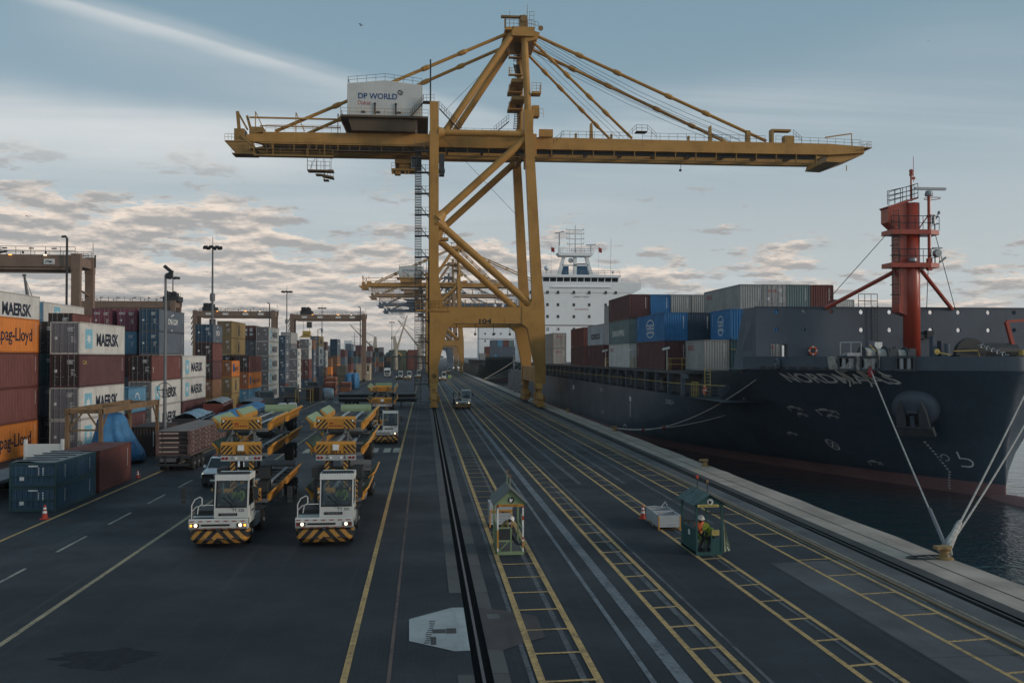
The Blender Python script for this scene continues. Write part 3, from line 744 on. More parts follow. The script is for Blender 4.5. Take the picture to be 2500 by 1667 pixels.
    # stays
    for y, ya in ((156.0, 156.6), (165.2, 163.6)):
        for (xa, za, xb, zb, r) in ((18.9, 65.6, 61.4, 47.3, .30), (18.6, 64.6, 36.8, 47.2, .25), (14.6, 65.5, -25.6, 47.0, .30)):
            b = MB(O); A = Vector((xa, ya, za)); E = Vector((xb, y, zb))
            b.tube(A, E, r, n=8)
            for f in (.2, .36, .58, .74):
                c0 = A.lerp(E, f); d = (E - A).normalized() * .9
                b.path([c0 - d, c0 - d * .45, c0 + d * .45, c0 + d], [r, r * 1.55, r * 1.55, r], 8)
            P('forestay' if xb > 0 else 'backstay', b)
    for k in range(8):
        b = MB(O); y = 158.5 + k * .5; z = 66.2 - k * .25
        A = Vector((19.4 - k * .05, y, z)); E = Vector((58.5 - (k % 4) * 1.2, y, 48.6 - (k % 3) * .3))
        b.path([A.lerp(E, f) - Vector((0, 0, 1.1 * math.sin(PI * f))) for f in (0, .25, .5, .75, 1)], .035, 4); P('hoist_rope', b, M['dark'], color=None)
    for (A, E) in (((15, 159, 64), (3.2, 156, 51)), ((15.5, 160, 63.5), (3.9, 160, 50)), ((18.5, 158, 64), (36, 158, 47.5)), ((18.5, 161, 64), (36, 160, 47.5)), ((2.5, 151, 46), (16, 151, 32)), ((1.2, 152, 42), (1.0, 152, 31))):
        b = MB(O); b.tube(A, E, .03, n=4); P('guy_wire', b, M['dark'], color=None)
    # trolley with driver's cab
    b = MB(O); b.box(-5.2, 157, 42.2, -1.4, 164, 42.9); b.box(-4.3, 157.2, 41.4, -2.6, 159, 42.4); b.box(-5.8, 156.8, 40.9, -1.6, 160, 41.25); b.rail([(-5.8, 156.8, 41.2), (-1.6, 156.8, 41.2)], 1.0, .7, .03); b.box(-5.2, 157, 40.2, -4.2, 158.2, 40.9)
    for x in (-5.6, -5.0, -3.4, -2.8): b.tube((x, 157, 40.9), (x, 157, 40.3), .09, .16, 6)
    tro = P('trolley', b, M['coat'], color=(0.40, 0.22, 0.06))
    b = MB(O); b.prism([(-2.3, 156.7, 41.2), (-.6, 156.7, 41.4), (-.6, 156.7, 43.3), (-2.3, 156.7, 43.3)], (0, 2.4, 0)); b.build('driver_cab', M['darkglass'], tro)
    b = MB(O)
    for z in (41.3, 43.3): b.box(-2.35, 156.62, z - .06, -.55, 156.7, z + .06)
    for x in (-2.32, -1.45, -.6): b.box(x - .04, 156.62, 41.3, x + .04, 156.7, 43.3)
    b.build('cab_frame', M['steel'], tro)
    # service basket hanging under the back reach
    b = MB(O); b.box(-20.0, 155, 40.2, -15.6, 157, 40.4); b.prism([(-17.6, 155, 39.4), (-15.6, 155, 39.0), (-15.6, 155, 39.3), (-17.6, 155, 39.7)], (0, 2, 0)); b.rail([(-20, 155, 40.4), (-16.2, 155, 40.4)], 1.4, .7, .035); b.rail([(-16.6, 155, 39.2), (-15.6, 155, 39.2)], 1.2, .5, .035)
    for x in (-20, -18.4, -17.2, -16.0): b.tube((x, 155.2, 40.3), (x, 155.2, 43.0 if x != -17.2 else 44.8), .05, n=5)
    b.tube((-18.4, 155.2, 44.8), (-18.4, 155.2, 40), .05, n=5); b.tube((-19.6, 155.2, 40.4), (-18.4, 155.2, 43), .04, n=5); b.box(-18.6, 155, 39.5, -17.6, 156.5, 39.7); b.box(-17.3, 155, 38.6, -16.4, 156.5, 38.75); b.box(-17.2, 155, 38.75, -17.05, 155.2, 39.8); P('service_basket', b, color=(0.16, 0.10, 0.045))
    # back reach tail
    b = MB(O); b.box(-33.8, 155, 44.9, -29.5, 166, 45.1); b.prism([(-33.7, 155, 44.8), (-29, 155, 44.8), (-28.6, 155, 43.0), (-31.8, 155, 43.0)], (0, .4, 0)); b.rail([(-33.8, 155, 45.1), (-31.5, 155, 45.1)], 1.1, .6, .03); b.box(-32.3, 155.2, 45.1, -30.6, 158, 47.2); b.beam((-31.6, 156, 47), (-31.9, 156, 50.3), .5, .5); b.beam((-31.9, 156, 50.3), (-30.2, 156, 47.2), .35, .3); b.beam((-30.3, 156, 49.6), (-29.6, 156, 47), .4, .4); b.box(-29.8, 155.3, 46.4, -27.5, 158, 47.6)
    b.rail([(-32.6, 155, 43.1), (-28.8, 155, 43.1)], 1.2, .5, .03); b.box(-32.6, 155, 42.85, -28.6, 158, 43.0); b.beam((-31.0, 155.0, 46), (-29, 155, 44.3), .1, .5)
    P('tail_frame', b, color=(0.30, 0.17, 0.05))
    b = MB(O); b.box(-29.8, 155.4, 49.1, -14.3, 155.7, 49.35); b.box(-28, 155.2, 47.7, -14.4, 155.5, 47.85)
    for x in (-28.8, -22.0, -14.9): b.beam((x, 155.5, 46.9), (x, 155.5, 50.2), .14, .14); b.beam((x, 155.5, 50.2), (x + 1.5, 155.5, 47.0), .14, .14)
    b.rail([(-27, 155.2, 46.8), (-14.4, 155.2, 46.9)], 1.15, 1.6, .03); P('festoon_beam', b)
    # stair tower beside the landward leg
    X0, XM, X1 = -1.55, -.55, .72
    b = MB(O)
    for x in (X0, XM, X1): b.beam((x, 150.4, 1.0), (x, 150.4, 43.5), .06, .06)
    for i in range(11): b.beam((XM, 150.4, 43.0 - i * 3.45), (X1, 150.9, 41.4 - i * 3.45), .1, .1)
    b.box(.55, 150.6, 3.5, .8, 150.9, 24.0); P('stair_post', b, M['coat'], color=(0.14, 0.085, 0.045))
    b = MB(O)
    for k in range(12): b.box(X0, 150.3, 0.1 + k * .27, XM + .05, 150.9, .16 + k * .27)
    b.beam((X0, 150.3, 0), (X0, 150.3, 3.4), .05, .2); b.beam((XM, 150.3, 0), (XM, 150.3, 3.4), .05, .2)
    fm = b.mesh('stair_flight', M['dark'])
    b = MB(O); b.box(X0 - .05, 150.2, -.08, X1, 151.2, .08); b.rail([(X0, 150.2, .05), (X1, 150.2, .05)], 1.1, .6, .03); lm = b.mesh('stair_landing', M['dark'])
    for i in range(12):
        z = .6 + i * 3.45
        put(fm, 'stair_flight', root, (0, 0, z if i % 2 == 0 else z)); put(lm, 'stair_landing', root, (.0, 0, z + 3.3))
    b = MB(O); b.rail([(-1.4, 149.9, 16.0), (.8, 149.9, 16.0), (4.2, 149.9, 16.0)], 1.5, .7, .035, bars=3); b.box(-1.4, 149.9, 15.75, 4.2, 150.3, 15.98); P('leg_platform', b)
    b = MB(O); b.box(2.3, 150.3, 38.6, 3.3, 152.2, 39.0); b.box(2.35, 150.4, 38.0, 3.2, 152, 41.5); P('checker_cabin', b, M['dark'], color=None)
    b = MB(O); b.box(2.6, 150.4, 27.4, 3.9, 152.2, 27.8); b.rail([(2.6, 150.4, 27.8), (3.9, 150.4, 27.8)], 1.2, .6, .035); P('leg_basket', b)
    # numbers and marks
    text('104', root, M['black'], (8.9, 150.16, 13.82), (1, 0, 0), (0, 0, 1), 2.0, .74, .03, 'number', off=O)
    b = MB(O); b.lathe([(.36, 0), (.36, .015)], (1.57, 150.09, 5.25), 18, 'y'); em = P('emblem', b, M['black'], color=None)
    b = MB(O)
    for k in (-.2, .03, .24): b.prism([(1.30, 150.075, 5.12 + k * .8), (1.82, 150.075, 5.32 + k * .8), (1.82, 150.075, 5.39 + k * .8), (1.30, 150.075, 5.21 + k * .8)], (0, .01, 0))
    b.build('emblem_bands', M['soft'], em, color=YEL)
    for x in (5.2, 8.3, 11.3, 14.0):
        b = MB(O); b.tube((x, 151, 13.75), (x, 151, 12.2), .05, n=5); b.ball((x, 151, 12.05), .22, 8, 5); P('portal_lamp', b, M['dark'], color=None)
    b = MB(O); b.box(4.6, 150.12, 13.7, 15.9, 150.18, 13.8); P('black_edge', b, M['dark'], color=None)
    b = MB(O); b.tube((45.8, 156.5, 42.9), (45.8, 156.5, 42.0), .05, n=5); b.box(45.5, 156.4, 41.6, 45.9, 156.6, 42.0); P('boom_hook', b, M['dark'], color=None)
    # the upper works were measured on one plane: bring their width and height to their true distance
    done = set()
    def fit(o):
        if o.type == 'MESH' and o.data.name not in done:
            done.add(o.data.name); me = o.data
            for v in me.vertices:
                v.co.x = (v.co.x + OX) * .97 - OX; v.co.z = CAMH + (v.co.z - CAMH) * .97
            me.update()
        for ch in o.children: fit(ch)
    for ch in root.children:
        if ch.name.split('.')[0] not in ('leg', 'portal_beam', 'cross_tube', 'diagonal_brace', 'portal_railing', 'sill_beam', 'tie_beam', 'bogie', 'stair_post', 'stair_flight', 'stair_landing', 'leg_platform', 'checker_cabin', 'leg_basket', 'number', 'emblem', 'portal_lamp', 'black_edge'): fit(ch)
    return root
paint_bogie = paint('bogie_paint', None, 0.6, 0.7, 0.35)
STS = crane()
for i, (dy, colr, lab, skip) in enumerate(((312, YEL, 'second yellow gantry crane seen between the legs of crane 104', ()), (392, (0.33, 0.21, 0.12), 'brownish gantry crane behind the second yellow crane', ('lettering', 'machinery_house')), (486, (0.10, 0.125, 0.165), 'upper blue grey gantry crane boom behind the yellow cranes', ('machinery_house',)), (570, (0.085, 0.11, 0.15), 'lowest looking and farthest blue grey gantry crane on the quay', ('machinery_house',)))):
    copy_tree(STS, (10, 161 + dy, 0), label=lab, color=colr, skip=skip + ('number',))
# ---------------------------------------------------------------- container ship
SC_X, SB = 40.0, 16.2
STEM = [(-3, 60.8), (-1.5, 60.3), (1.0, 60.3), (2.5, 60.2), (4.0, 59.8), (6, 59.2), (7.4, 58.6)]
def stem(z):
    if z <= STEM[0][0]: return STEM[0][1]
    for (a, b), (c, d) in zip(STEM, STEM[1:]):
        if z <= c: return b + (d - b) * (z - a) / (c - a)
    return STEM[-1][1]
def htz(z): return max(0.0, min(1.0, (z + 1.5) / 8.9))
def hfull(z): return 122 - 44 * htz(z) ** .7
def half(y, z):
    a = stem(z); u = max(0.0, min(1.0, (y - a) / (hfull(z) - a))); t = htz(z) ** .8
    return SB * ((1 - t) * math.sin(PI / 2 * u) + t * max(0, 1 - (1 - u) ** 2) ** .7)
def hx(y, z): return SC_X - half(y, z)
HULLC = (0.046, 0.070, 0.098)
M['floatred'] = plain('dull_red', (0.13, 0.03, 0.03), 0.8)
M['hull'] = paint('hull_paint', None, 0.42, 0.40, 0.03, scale=0.5, spec=0.5)
M['boot'] = paint('antifouling_red', (0.25, 0.135, 0.135), 0.6, 0.45, 0.1, scale=0.5)
M['shipgrey'] = paint('ship_grey_paint', (0.078, 0.098, 0.128), 0.5, 0.3, 0.05, scale=0.7)
M['shipdark'] = paint('dark_ship_paint', (0.05, 0.06, 0.07), 0.55, 0.4, 0.15)
M['mastred'] = paint('mast_red_paint', (0.36, 0.05, 0.025), 0.32, 0.35, 0.0, spec=0.6)
M['railyellow'] = plain('rail_yellow', (0.50, 0.36, 0.10), 0.6)
O = (40, 150, -1.5)
ship = thing('container_ship', 'dark blue hulled container ship with a red foremast moored along the quay', 'ship', O)
def hullside(rows, y1f, m_of, nj=34, y_end=None):
    b = MB(O)
    for sgn in (-1, 1):
        grid = []
        for z in rows:
            ye = y1f(z); a = stem(z)
            grid.append([(SC_X + sgn * half(a + (ye - a) * (j / nj) ** 2.0, z), a + (ye - a) * (j / nj) ** 2.0, z) for j in range(nj + 1)])
        for i in range(len(rows) - 1):
            for j in range(nj):
                b.add([grid[i][j], grid[i][j + 1], grid[i + 1][j + 1], grid[i + 1][j]], [(0, 1, 2, 3)], m_of((rows[i] + rows[i + 1]) / 2))
    return b
def merged(b):
    me = b.mesh('hull', [M['hull'], M['boot'], M['shipgrey']], True, False)
    bm = bmesh.new(); bm.from_mesh(me); bmesh.ops.remove_doubles(bm, verts=bm.verts, dist=0.001); bmesh.ops.recalc_face_normals(bm, faces=bm.faces); bm.to_mesh(me); bm.free(); me.update()
    return me
low = hullside([-3, -1.5, -0.5, 0.3, 1.4, 2.5, 3.6, 4.75], lambda z: 262, lambda z: 1 if z < -0.5 else 0, 44)
low.poly([(SC_X - SB, 262, 4.75), (SC_X + SB, 262, 4.75), (SC_X + SB, 262, -3), (SC_X - SB, 262, -3)])
brk = lambda z: 77.5 - (z - 4.75) * 2.5 if z < 7.4 else 70.9
hull = put(merged(low), 'hull', ship, color=HULLC)
fore = put(merged(hullside([4.75, 5.4, 6.1, 6.8, 7.4], brk, lambda z: 0, 30)), 'forecastle_side', ship, color=HULLC)
bul = merged(hullside([7.4, 7.75, 8.35], lambda z: 71.2, lambda z: 2, 30))
sm = bpy.data.objects.new('bulwark', bul); COL.objects.link(sm); sm.parent = ship; sm.color = (*HULLC, 1)
b = MB(O)
ya = [58.62 + i * 0.6 for i in range(21)] + [71.2]
b.loft([[(SC_X - half(y, 8.35) - .04, y, 8.33), (SC_X - half(y, 8.35) + .22, y, 8.33), (SC_X - half(y, 8.35) + .22, y, 8.38), (SC_X - half(y, 8.35) - .04, y, 8.38)] for y in ya])
b.build('bulwark_cap', M['shipgrey'], ship)
b = MB(O); n = 24; L = [(hx(y, 7.35) + .05, y, 7.38) for y in [stem(7.35) + (76 - stem(7.35)) * (i / n) ** 2 for i in range(n + 1)]]
b.poly(L + [(2 * SC_X - p[0], p[1], p[2]) for p in L[::-1]]); b.build('forecastle_deck', M['shipdark'], ship)
b = MB(O); b.poly([(23.9, 72, 4.7), (56.1, 72, 4.7), (56.1, 262, 4.7), (23.9, 262, 4.7)]); b.box(26.0, 82, 4.72, 54, 232, 7.0); b.box(23.9, 84, 6.75, 26.0, 232, 7.02); b.box(26.4, 74.5, 4.72, 53.6, 75, 7.3); b.build('main_deck', M['shipdark'], ship)
me = None
for i in range(31):
    y = 84 + i * 4.75
    if me is None:
        b = MB(); b.box(-.14, -.16, 4.75, .22, .16, 6.76); b.box(-.14, -.3, 6.3, .5, .3, 6.7); me = b.mesh('side_post', M['shipgrey'])
    put(me, 'side_post', ship, (23.95 - O[0], y - O[1], -O[2]))
b = MB(O); b.path([(hx(y, 4.75) + .05, y, 5.85) for y in (77.2, 78.5, 80, 82, 84, 88, 232)], .035, 5); b.build('handrail', M['railyellow'], ship)
b = MB(O)
for z in (5.1, 5.45): b.path([(hx(y, 4.75) + .06, y, z) for y in (77.2, 78.5, 80, 82, 84, 88, 232)], .02, 4)
for i in range(82): b.tube((hx(77.3 + i * 1.9, 4.75) + .06, 77.3 + i * 1.9, 4.75), (hx(77.3 + i * 1.9, 4.75) + .06, 77.3 + i * 1.9, 5.85), .02, n=4)
b.build('railing', M['shipdark'], ship, kind='stuff')
for y in (97.5, 104, 112, 118, 126, 131, 141):
    b = MB(O); b.box(25.6, y, 4.75, 25.98, y + 1.2, 6.1); b.build('deck_locker', M['shipgrey'], ship)
for y in (89.5, 104.8, 120.6):
    b = MB(O); b.tube((23.95, y, 7.0), (23.95, y, 9.0), .04, n=5); b.prism([(23.6, y - .1, 9.0), (24.2, y - .1, 9.15), (24.2, y - .1, 9.35), (23.6, y - .1, 9.2)], (0, .6, 0)); b.build('floodlight', M['white'], ship)
for y in (88.2, 104, 119.8):
    b = MB(O); b.rail([(24.0, y, 7.05), (24.0, y + 1.6, 7.05)], 1.15, .8, .03); b.rail([(24.0, y, 7.05), (26.2, y, 7.05)], 1.15, 1.1, .03); b.build('lashing_railing', M['railyellow'], ship)
b = MB(O); b.rail([(24.6, 81.2, 4.75), (24.35, 82.4, 4.75)], 1.3, .35, .03, bars=2); b.build('gate_rail', M['railyellow'], ship)
b = MB(O); b.lathe([(.1, 1.2), (.28, .5), (.32, .2), (.62, 0), (.55, -.02)], (26.0, 78.2, 5.35), 14, 'y'); b.box(25.8, 78.2, 4.75, 26.2, 79.0, 5.2); b.build('vent_cowl', M['shipgrey'], ship)
b = MB(O)
for x in (24.9, 25.4): b.tube((x, 80.2, 4.8), (x, 80.2, 7.4), .04, n=5)
for k in range(8): b.tube((24.9, 80.2, 5.0 + k * .3), (25.4, 80.2, 5.0 + k * .3), .025, n=4)
b.build('deck_ladder', M['railyellow'], ship)
# breakwater wall with round holes and a doorway
def breakwater():
    yw = 76.0
    xs = [29.85, 32.28, 34.72, 37.4, 39.95, 43.65, 46.2, 48.95, 51.3]
    z0, z1, r = 7.35, 12.57, 0.2
    cells = []
    ed = [28.2] + [(a + b) / 2 for a, b in zip(xs, xs[1:])] + [52.4]
    b = MB(O)
    def ringcell(x0, x1, a0, a1, cx, cz):
        n = 16; inner = []; outer = []
        for k in range(n):
            t = 2 * PI * k / n + PI / 4; c, s_ = math.cos(t), math.sin(t)
            inner.append((cx + r * c, cz + r * s_))
        per = []
        cs = [(x1, a1), (x0, a1), (x0, a0), (x1, a0)]
        for q in range(4):
            p, w = cs[q], cs[(q + 1) % 4]
            for k in range(4): per.append((p[0] + (w[0] - p[0]) * k / 4, p[1] + (w[1] - p[1]) * k / 4))
        for y in (yw, yw + .18):
            b.add([(x, y, z) for x, z in inner + per], [(k, (k + 1) % n, n + (k + 1) % n, n + k) for k in range(n)])
        b.add([(x, yw, z) for x, z in inner] + [(x, yw + .18, z) for x, z in inner], [(k, (k + 1) % n, n + (k + 1) % n, n + k) for k in range(n)])
    def plate(x0, x1, a0, a1): b.box(x0, yw, a0, x1, yw + .18, a1)
    for i, x in enumerate(xs):
        ringcell(ed[i], ed[i + 1], 11.5, z1, x, 12.2)
        if i in (2,): plate(ed[i], ed[i + 1], 9.6, 11.5)
        else: ringcell(ed[i], ed[i + 1], 9.6, 11.5, x, 10.66)
    plate(28.2, 29.4, z0, 9.6); plate(30.8, 52.4, z0, 9.6); plate(29.4, 30.8, 9.44, 9.6)
    b.prism([(28.2, yw, z0), (28.2, yw, z1), (28.0, yw + 2.6, z1), (27.3, yw + 3.2, z0)], (-.15, 0, 0))
    b.prism([(52.4, yw, z0), (52.4, yw, z1), (52.6, yw + 2.6, z1), (53.3, yw + 3.2, z0)], (.15, 0, 0))
    w = b.build('breakwater', M['shipgrey'], ship, fix=True)
    b = MB(O); b.box(28.0, yw - .06, z1, 52.6, yw + .25, z1 + .07); b.build('wall_cap', M['shipgrey'], w)
    b = MB(O); b.box(30.72, yw - .05, 7.4, 30.85, yw + .5, 9.46); b.build('door_frame', M['shipdark'], w)
    b = MB(O)
    for x in (41.15, 41.45): pass
    b.tube((38.3, yw - .2, 7.4), (38.3, yw - .2, 12.7), .035, n=5); b.tube((38.8, yw - .2, 7.4), (38.8, yw - .2, 12.7), .035, n=5)
    for k in range(17): b.tube((38.3, yw - .2, 7.7 + k * .3), (38.8, yw - .2, 7.7 + k * .3), .02, n=4)
    b.rail([(37.2, yw + .1, 12.6), (38.9, yw + .1, 12.6)], 1.15, .5, .03); b.build('wall_ladder', M['shipdark'], w)
    b = MB(O); b.box(42.2, yw - .5, 9.9, 43.2, yw - .1, 10.25); b.box(43.0, yw - .6, 10.0, 43.6, yw - .1, 10.6); b.build('loudspeaker', M['dark'], w)
breakwater()
# foremast
MX, MY = 40.0, 72.5
b = MB(O)
b.loft([[(MX + a * math.cos(2 * PI * k / 24), MY + .67 * math.sin(2 * PI * k / 24), z) for k in range(24)] for z, a in ((7.3, .67), (21.0, .67))])
mast = b.build('foremast', M['mastred'], ship, smooth=False)
for p in mast.data.polygons: p.use_smooth = len(p.vertices) == 4
b = MB(O); b.prism([(38.75, MY - .35, 12.0), (39.6, MY - .35, 11.7), (39.6, MY - .35, 21.3), (37.85, MY - .35, 20.6), (37.85, MY - .35, 19.4), (38.75, MY - .35, 18.6)], (0, 1.2, 0)); b.prism([(37.85, MY - .5, 20.5), (40.4, MY - .5, 21.35), (40.4, MY - .5, 21.5), (37.7, MY - .5, 20.65)], (0, 1.4, 0)); b.build('mast_fairing', M['mastred'], mast)
for z in (15.65, 18.35):
    b = MB(O); b.prism([(37.85, MY - .9, z), (41.1, MY - 1.1, z), (42.1, MY - .6, z), (42.1, MY + .8, z), (37.85, MY + .8, z)], (0, 0, .38)); b.build('mast_platform', M['mastred'], mast)
    b = MB(O); b.rail([(37.85, MY - .9, z + .38), (41.1, MY - 1.1, z + .38), (42.1, MY - .6, z + .38), (42.1, MY + .8, z + .38)], 1.1, .6, .028); b.build('railing', M['dark'], mast)
b = MB(O); b.rail([(37.9, MY - .4, 20.7), (40.4, MY - .4, 21.45), (40.4, MY + .8, 21.45)], 1.15, .55, .028, bars=3); b.rail([(38.4, MY + .8, 21.0), (40.4, MY + .8, 21.45)], 1.15, .6, .028, bars=3); b.build('top_railing', M['dark'], mast)
b = MB(O); b.tube((40.05, MY, 21.2), (40.05, MY, 23.5), .09, n=8); b.lathe([(.16, 0), (.16, .2), (.1, .25), (.16, .3), (.16, .5), (.05, .55)], (40.05, MY, 23.3), 10); b.tube((40.25, MY, 22.8), (40.25, MY, 24.9), .025, n=4); b.box(40.1, MY - .1, 23.0, 40.35, MY + .1, 23.2); b.build('mast_pole', M['mastred'], mast)
b = MB(O); b.tube((41.12, MY - .8, 15.7), (41.12, MY - .8, 21.5), .14, n=8); b.box(40.95, MY - .95, 15.4, 41.3, MY - .6, 16.4); b.beam((40.3, MY - .5, 18.7), (41.1, MY - .8, 20.0), .09, .09); b.torus((41.4, MY - .8, 21.3), .62, .03, 'z', 16, 4); b.torus((41.25, MY - .8, 19.9), .35, .03, 'z', 14, 4); b.build('radar_post', M['mastred'], mast)
b = MB(O); b.lathe([(.3, 0), (.33, .15), (.25, .42)], (41.12, MY - .8, 21.5), 12); b.box(39.9, MY - .93, 22.0, 42.55, MY - .67, 22.2); b.build('radar_scanner', M['steel'], mast)
b = MB(O); b.lathe([(.15, 0), (.3, .08), (.3, .3), (.2, .36)], (39.6, MY - 1.0, 16.05), 12); b.lathe([(.28, 0), (.3, .45)], (41.75, MY - 1.1, 16.8), 12, 'y'); b.box(41.4, MY - .9, 17.2, 42.2, MY - .7, 17.3); b.beam((42.1, MY - .6, 16.1), (42.6, MY - .7, 16.5), .15, .15); b.beam((42.0, MY, 19.5), (42.4, MY, 20.2), .1, .1); b.ball((42.45, MY, 20.3), .14, 8, 5); b.lathe([(.14, 0), (.14, .6)], (41.45, MY - .9, 19.2), 8); b.build('mast_lamp', M['steel'], mast)
b = MB(O)
for x in (38.2, 38.62): b.tube((x, MY - .6, 12.6), (x, MY - .6, 20.4), .03, n=5)
for k in range(26): b.tube((38.2, MY - .6, 12.8 + k * .3), (38.62, MY - .6, 12.8 + k * .3), .02, n=4)
for z in (13.4, 14.2, 15.0, 16.6, 17.4, 18.2, 19.4): b.path([(38.2, MY - .6, z), (37.75, MY - .8, z), (37.7, MY - 1.3, z), (38.3, MY - 1.4, z), (38.62, MY - .9, z)], .025, 4)
for x, y in ((37.7, MY - 1.3), (38.3, MY - 1.4)): b.tube((x, y, 13.2), (x, y, 15.2), .02, n=4); b.tube((x, y, 16.3), (x, y, 19.2), .02, n=4)
b.build('mast_ladder', M['dark'], mast)
for A, E in (((39.2, MY, 15.7), (34.2, 76, 12.5)), ((40.7, MY, 15.7), (45.6, 76, 12.5))):
    b = MB(O); b.tube(A, E, .17, n=8); b.build('mast_brace', M['mastred'], mast)
for A, E in (((37.85, MY, 18.4), (34.6, 76, 13.4)), ((42.1, MY, 18.5), (45.9, 76, 12.5)), ((41.6, MY, 18.4), (43.3, 76, 12.5))):
    b = MB(O); b.tube(A, E, .03, n=4); b.build('mast_stay', M['dark'], mast)
# deck machinery on the forecastle
def winch(x, y, s=1.0, roped=True):
    b = MB(O); b.box(x - 1.2 * s, y - .6, 7.4, x + 1.2 * s, y + .6, 7.8)
    for k in (-1.1, -.2, .7): b.lathe([(.75 * s, 0), (.75 * s, .08)], (x + k * s, y, 8.45), 16, 'x')
    b.box(x + .9 * s, y - .5, 7.6, x + 1.5 * s, y + .5, 9.0)
    w = b.build('winch', M['shipdark'], ship)
    b = MB(O); b.lathe([(.55 * s, 0), (.6 * s, .2), (.55 * s, .82 * s)], (x - 1.02 * s, y, 8.45), 16, 'x'); b.lathe([(.5 * s, 0), (.5 * s, .82 * s)], (x - .12 * s, y, 8.45), 16, 'x'); b.build('rope_drum', M['rope'], w)
winch(34.3, 67.5); winch(36.5, 68.5, .9)
b = MB(O); b.lathe([(1.25, 0), (1.3, .3), (1.2, .55), (.4, .6)], (43.3, 69.5, 8.6), 22, 'y'); b.box(42.2, 69.3, 7.4, 47.6, 71, 8.5); b.lathe([(.7, 0), (.75, 1.5), (.7, 3.2)], (44.2, 70.2, 8.75), 14, 'x'); wl_ = b.build('windlass', M['dark'], ship)
b = MB(O)
for k in range(11):
    c = (43.7 + k * .22, 69.0, 9.25 - k * .075)
    b.torus(c, .16, .045, 'y' if k % 2 else 'z', 10, 5)
b.build('anchor_chain', M['steel'], wl_)
b = MB(O); b.box(39.8, 69, 7.4, 40.15, 69.5, 10.0); b.box(40.5, 69, 7.4, 41.2, 70, 9.6); b.lathe([(.18, 0), (.2, 1.8)], (40.75, 68.6, 7.6), 10); b.box(34.9, 69.8, 8.6, 35.5, 70, 9.6); each(b, 'deck_cabinet', M['shipgrey'], ship)
b = MB(O); b.box(35.0, 68.9, 8.9, 35.6, 68.95, 9.5); b.build('notice_board', M['printwhite'], ship)
b = MB(O); b.path([(41.2, 68.5, 8.8), (43.2, 68.5, 8.85), (43.4, 68.5, 8.3)], .04, 5); b.lathe([(.22, 0), (.22, .12)], (39.3, 67.5, 8.75), 10, 'y'); b.beam((39.3, 67.5, 8.7), (40.4, 67.5, 8.5), .07, .07); b.beam((33.1, 66, 9.25), (33.6, 66, 8.8), .06, .06); b.lathe([(.22, 0), (.25, .4)], (47.2, 69, 8.5), 10); each(b, 'yellow_fitting', M['railyellow'], ship)
b = MB(O); b.beam((46.6, 70, 11.2), (47.6, 70, 7.5), .28, .28); b.box(47.3, 69.6, 7.4, 48.1, 70.4, 8.6); b.beam((46.6, 70, 11.2), (50, 70, 11.4), .2, .2); b.build('deck_crane', M['mastred'], ship)
b = MB(O); b.rail([(30.6, 65.5, 7.5), (32.2, 65.5, 7.5)], 1.9, .8, .05); b.box(31.0, 65.2, 8.3, 32.0, 65.9, 8.65); b.build('stanchion', M['steel'], ship)
# fairleads set into the bulwark
for y0 in (64.35, 63.3, 61.85):
    x0 = hx(y0, 7.9); x1 = hx(y0 - .7, 7.9); T = Vector((x1 - x0, -.7, 0)); T.normalize(); N = Vector((T.y, -T.x, 0)); N = -N if N.x > 0 else N
    b = MB(O); base = Vector((x0, y0, 0)) + N * .05
    def q(t, z, n): return tuple(base + T * t + N * n + Vector((0, 0, z)))
    for t0, t1, a0, a1 in ((0, 1.3, 7.35, 7.5), (0, 1.3, 8.25, 8.42), (0, .14, 7.5, 8.25), (1.16, 1.3, 7.5, 8.25)):
        b.prism([q(t0, a0, .3), q(t1, a0, .3), q(t1, a1, .3), q(t0, a1, .3)], -N * .5)
    f = b.build('fairlead', M['shipdark'], ship)
    b = MB(O); b.tube(q(.4, 7.5, .1), q(.4, 8.25, .1), .16, n=10); b.tube(q(.9, 7.5, .1), q(.9, 8.25, .1), .16, n=10); b.build('roller', M['steel'], f)
    b = MB(O); b.prism([q(.16, 7.5, .04), q(1.16, 7.5, .04), q(1.16, 8.25, .04), q(.16, 8.25, .04)], N * .015); b.build('recess_shade', M['black'], f)  # black plate stands for the shade inside the fairlead
p = (hx(68.15, 7.82), 68.15, 7.82)
b = MB(O); b.torus((p[0] - .05, p[1], p[2]), .34, .12, 'x', 16, 8); b.build('chock', M['shipgrey'], ship)
for i in range(7):
    y = 69.3 - i * .74; b = MB(O); x = hx(y, 7.52); b.prism([(x - .03 + (hx(y - .32 * math.cos(a), 7.52) - x), y - .32 * math.cos(a), 7.52 + .1 * math.sin(a)) for a in [k * PI / 6 for k in range(12)]], (-.02, 0, 0)); b.build('freeing_port', M['dark'], ship)
# hull lettering and marks, laid on the curved plating
def on_hull(poly_faces, name, mat, y0, z0, lean=0.0, parent=ship, proud=.03):
    vs, fs = poly_faces
    P = []
    for u, v in vs:
        y = y0 - u - v * lean; z = z0 + v
        P.append((hx(y, z) - proud - O[0], y - O[1], z - O[2]))
    me = bpy.data.meshes.new(name); me.from_pydata(P, [], fs); me.materials.append(mat); me.update()
    return put(me, name, parent)
def hull_text(s, y0, z0, w, h, mat, lean=0.0, bold=.02, name='lettering'):
    vs, fs, x0, x1, y1 = text_verts(s, bold)
    on_hull(([((v[0] - x0) / (x1 - x0) * w, v[1] / y1 * h) for v in vs], fs), name, mat, y0, z0, lean)
def ring_poly(r0, r1, n=20, sx=1.0):
    vs = [(r * math.cos(2 * PI * k / n) * sx, r * math.sin(2 * PI * k / n)) for r in (r0, r1) for k in range(n)]
    return vs, [(k, (k + 1) % n, n + (k + 1) % n, n + k) for k in range(n)]
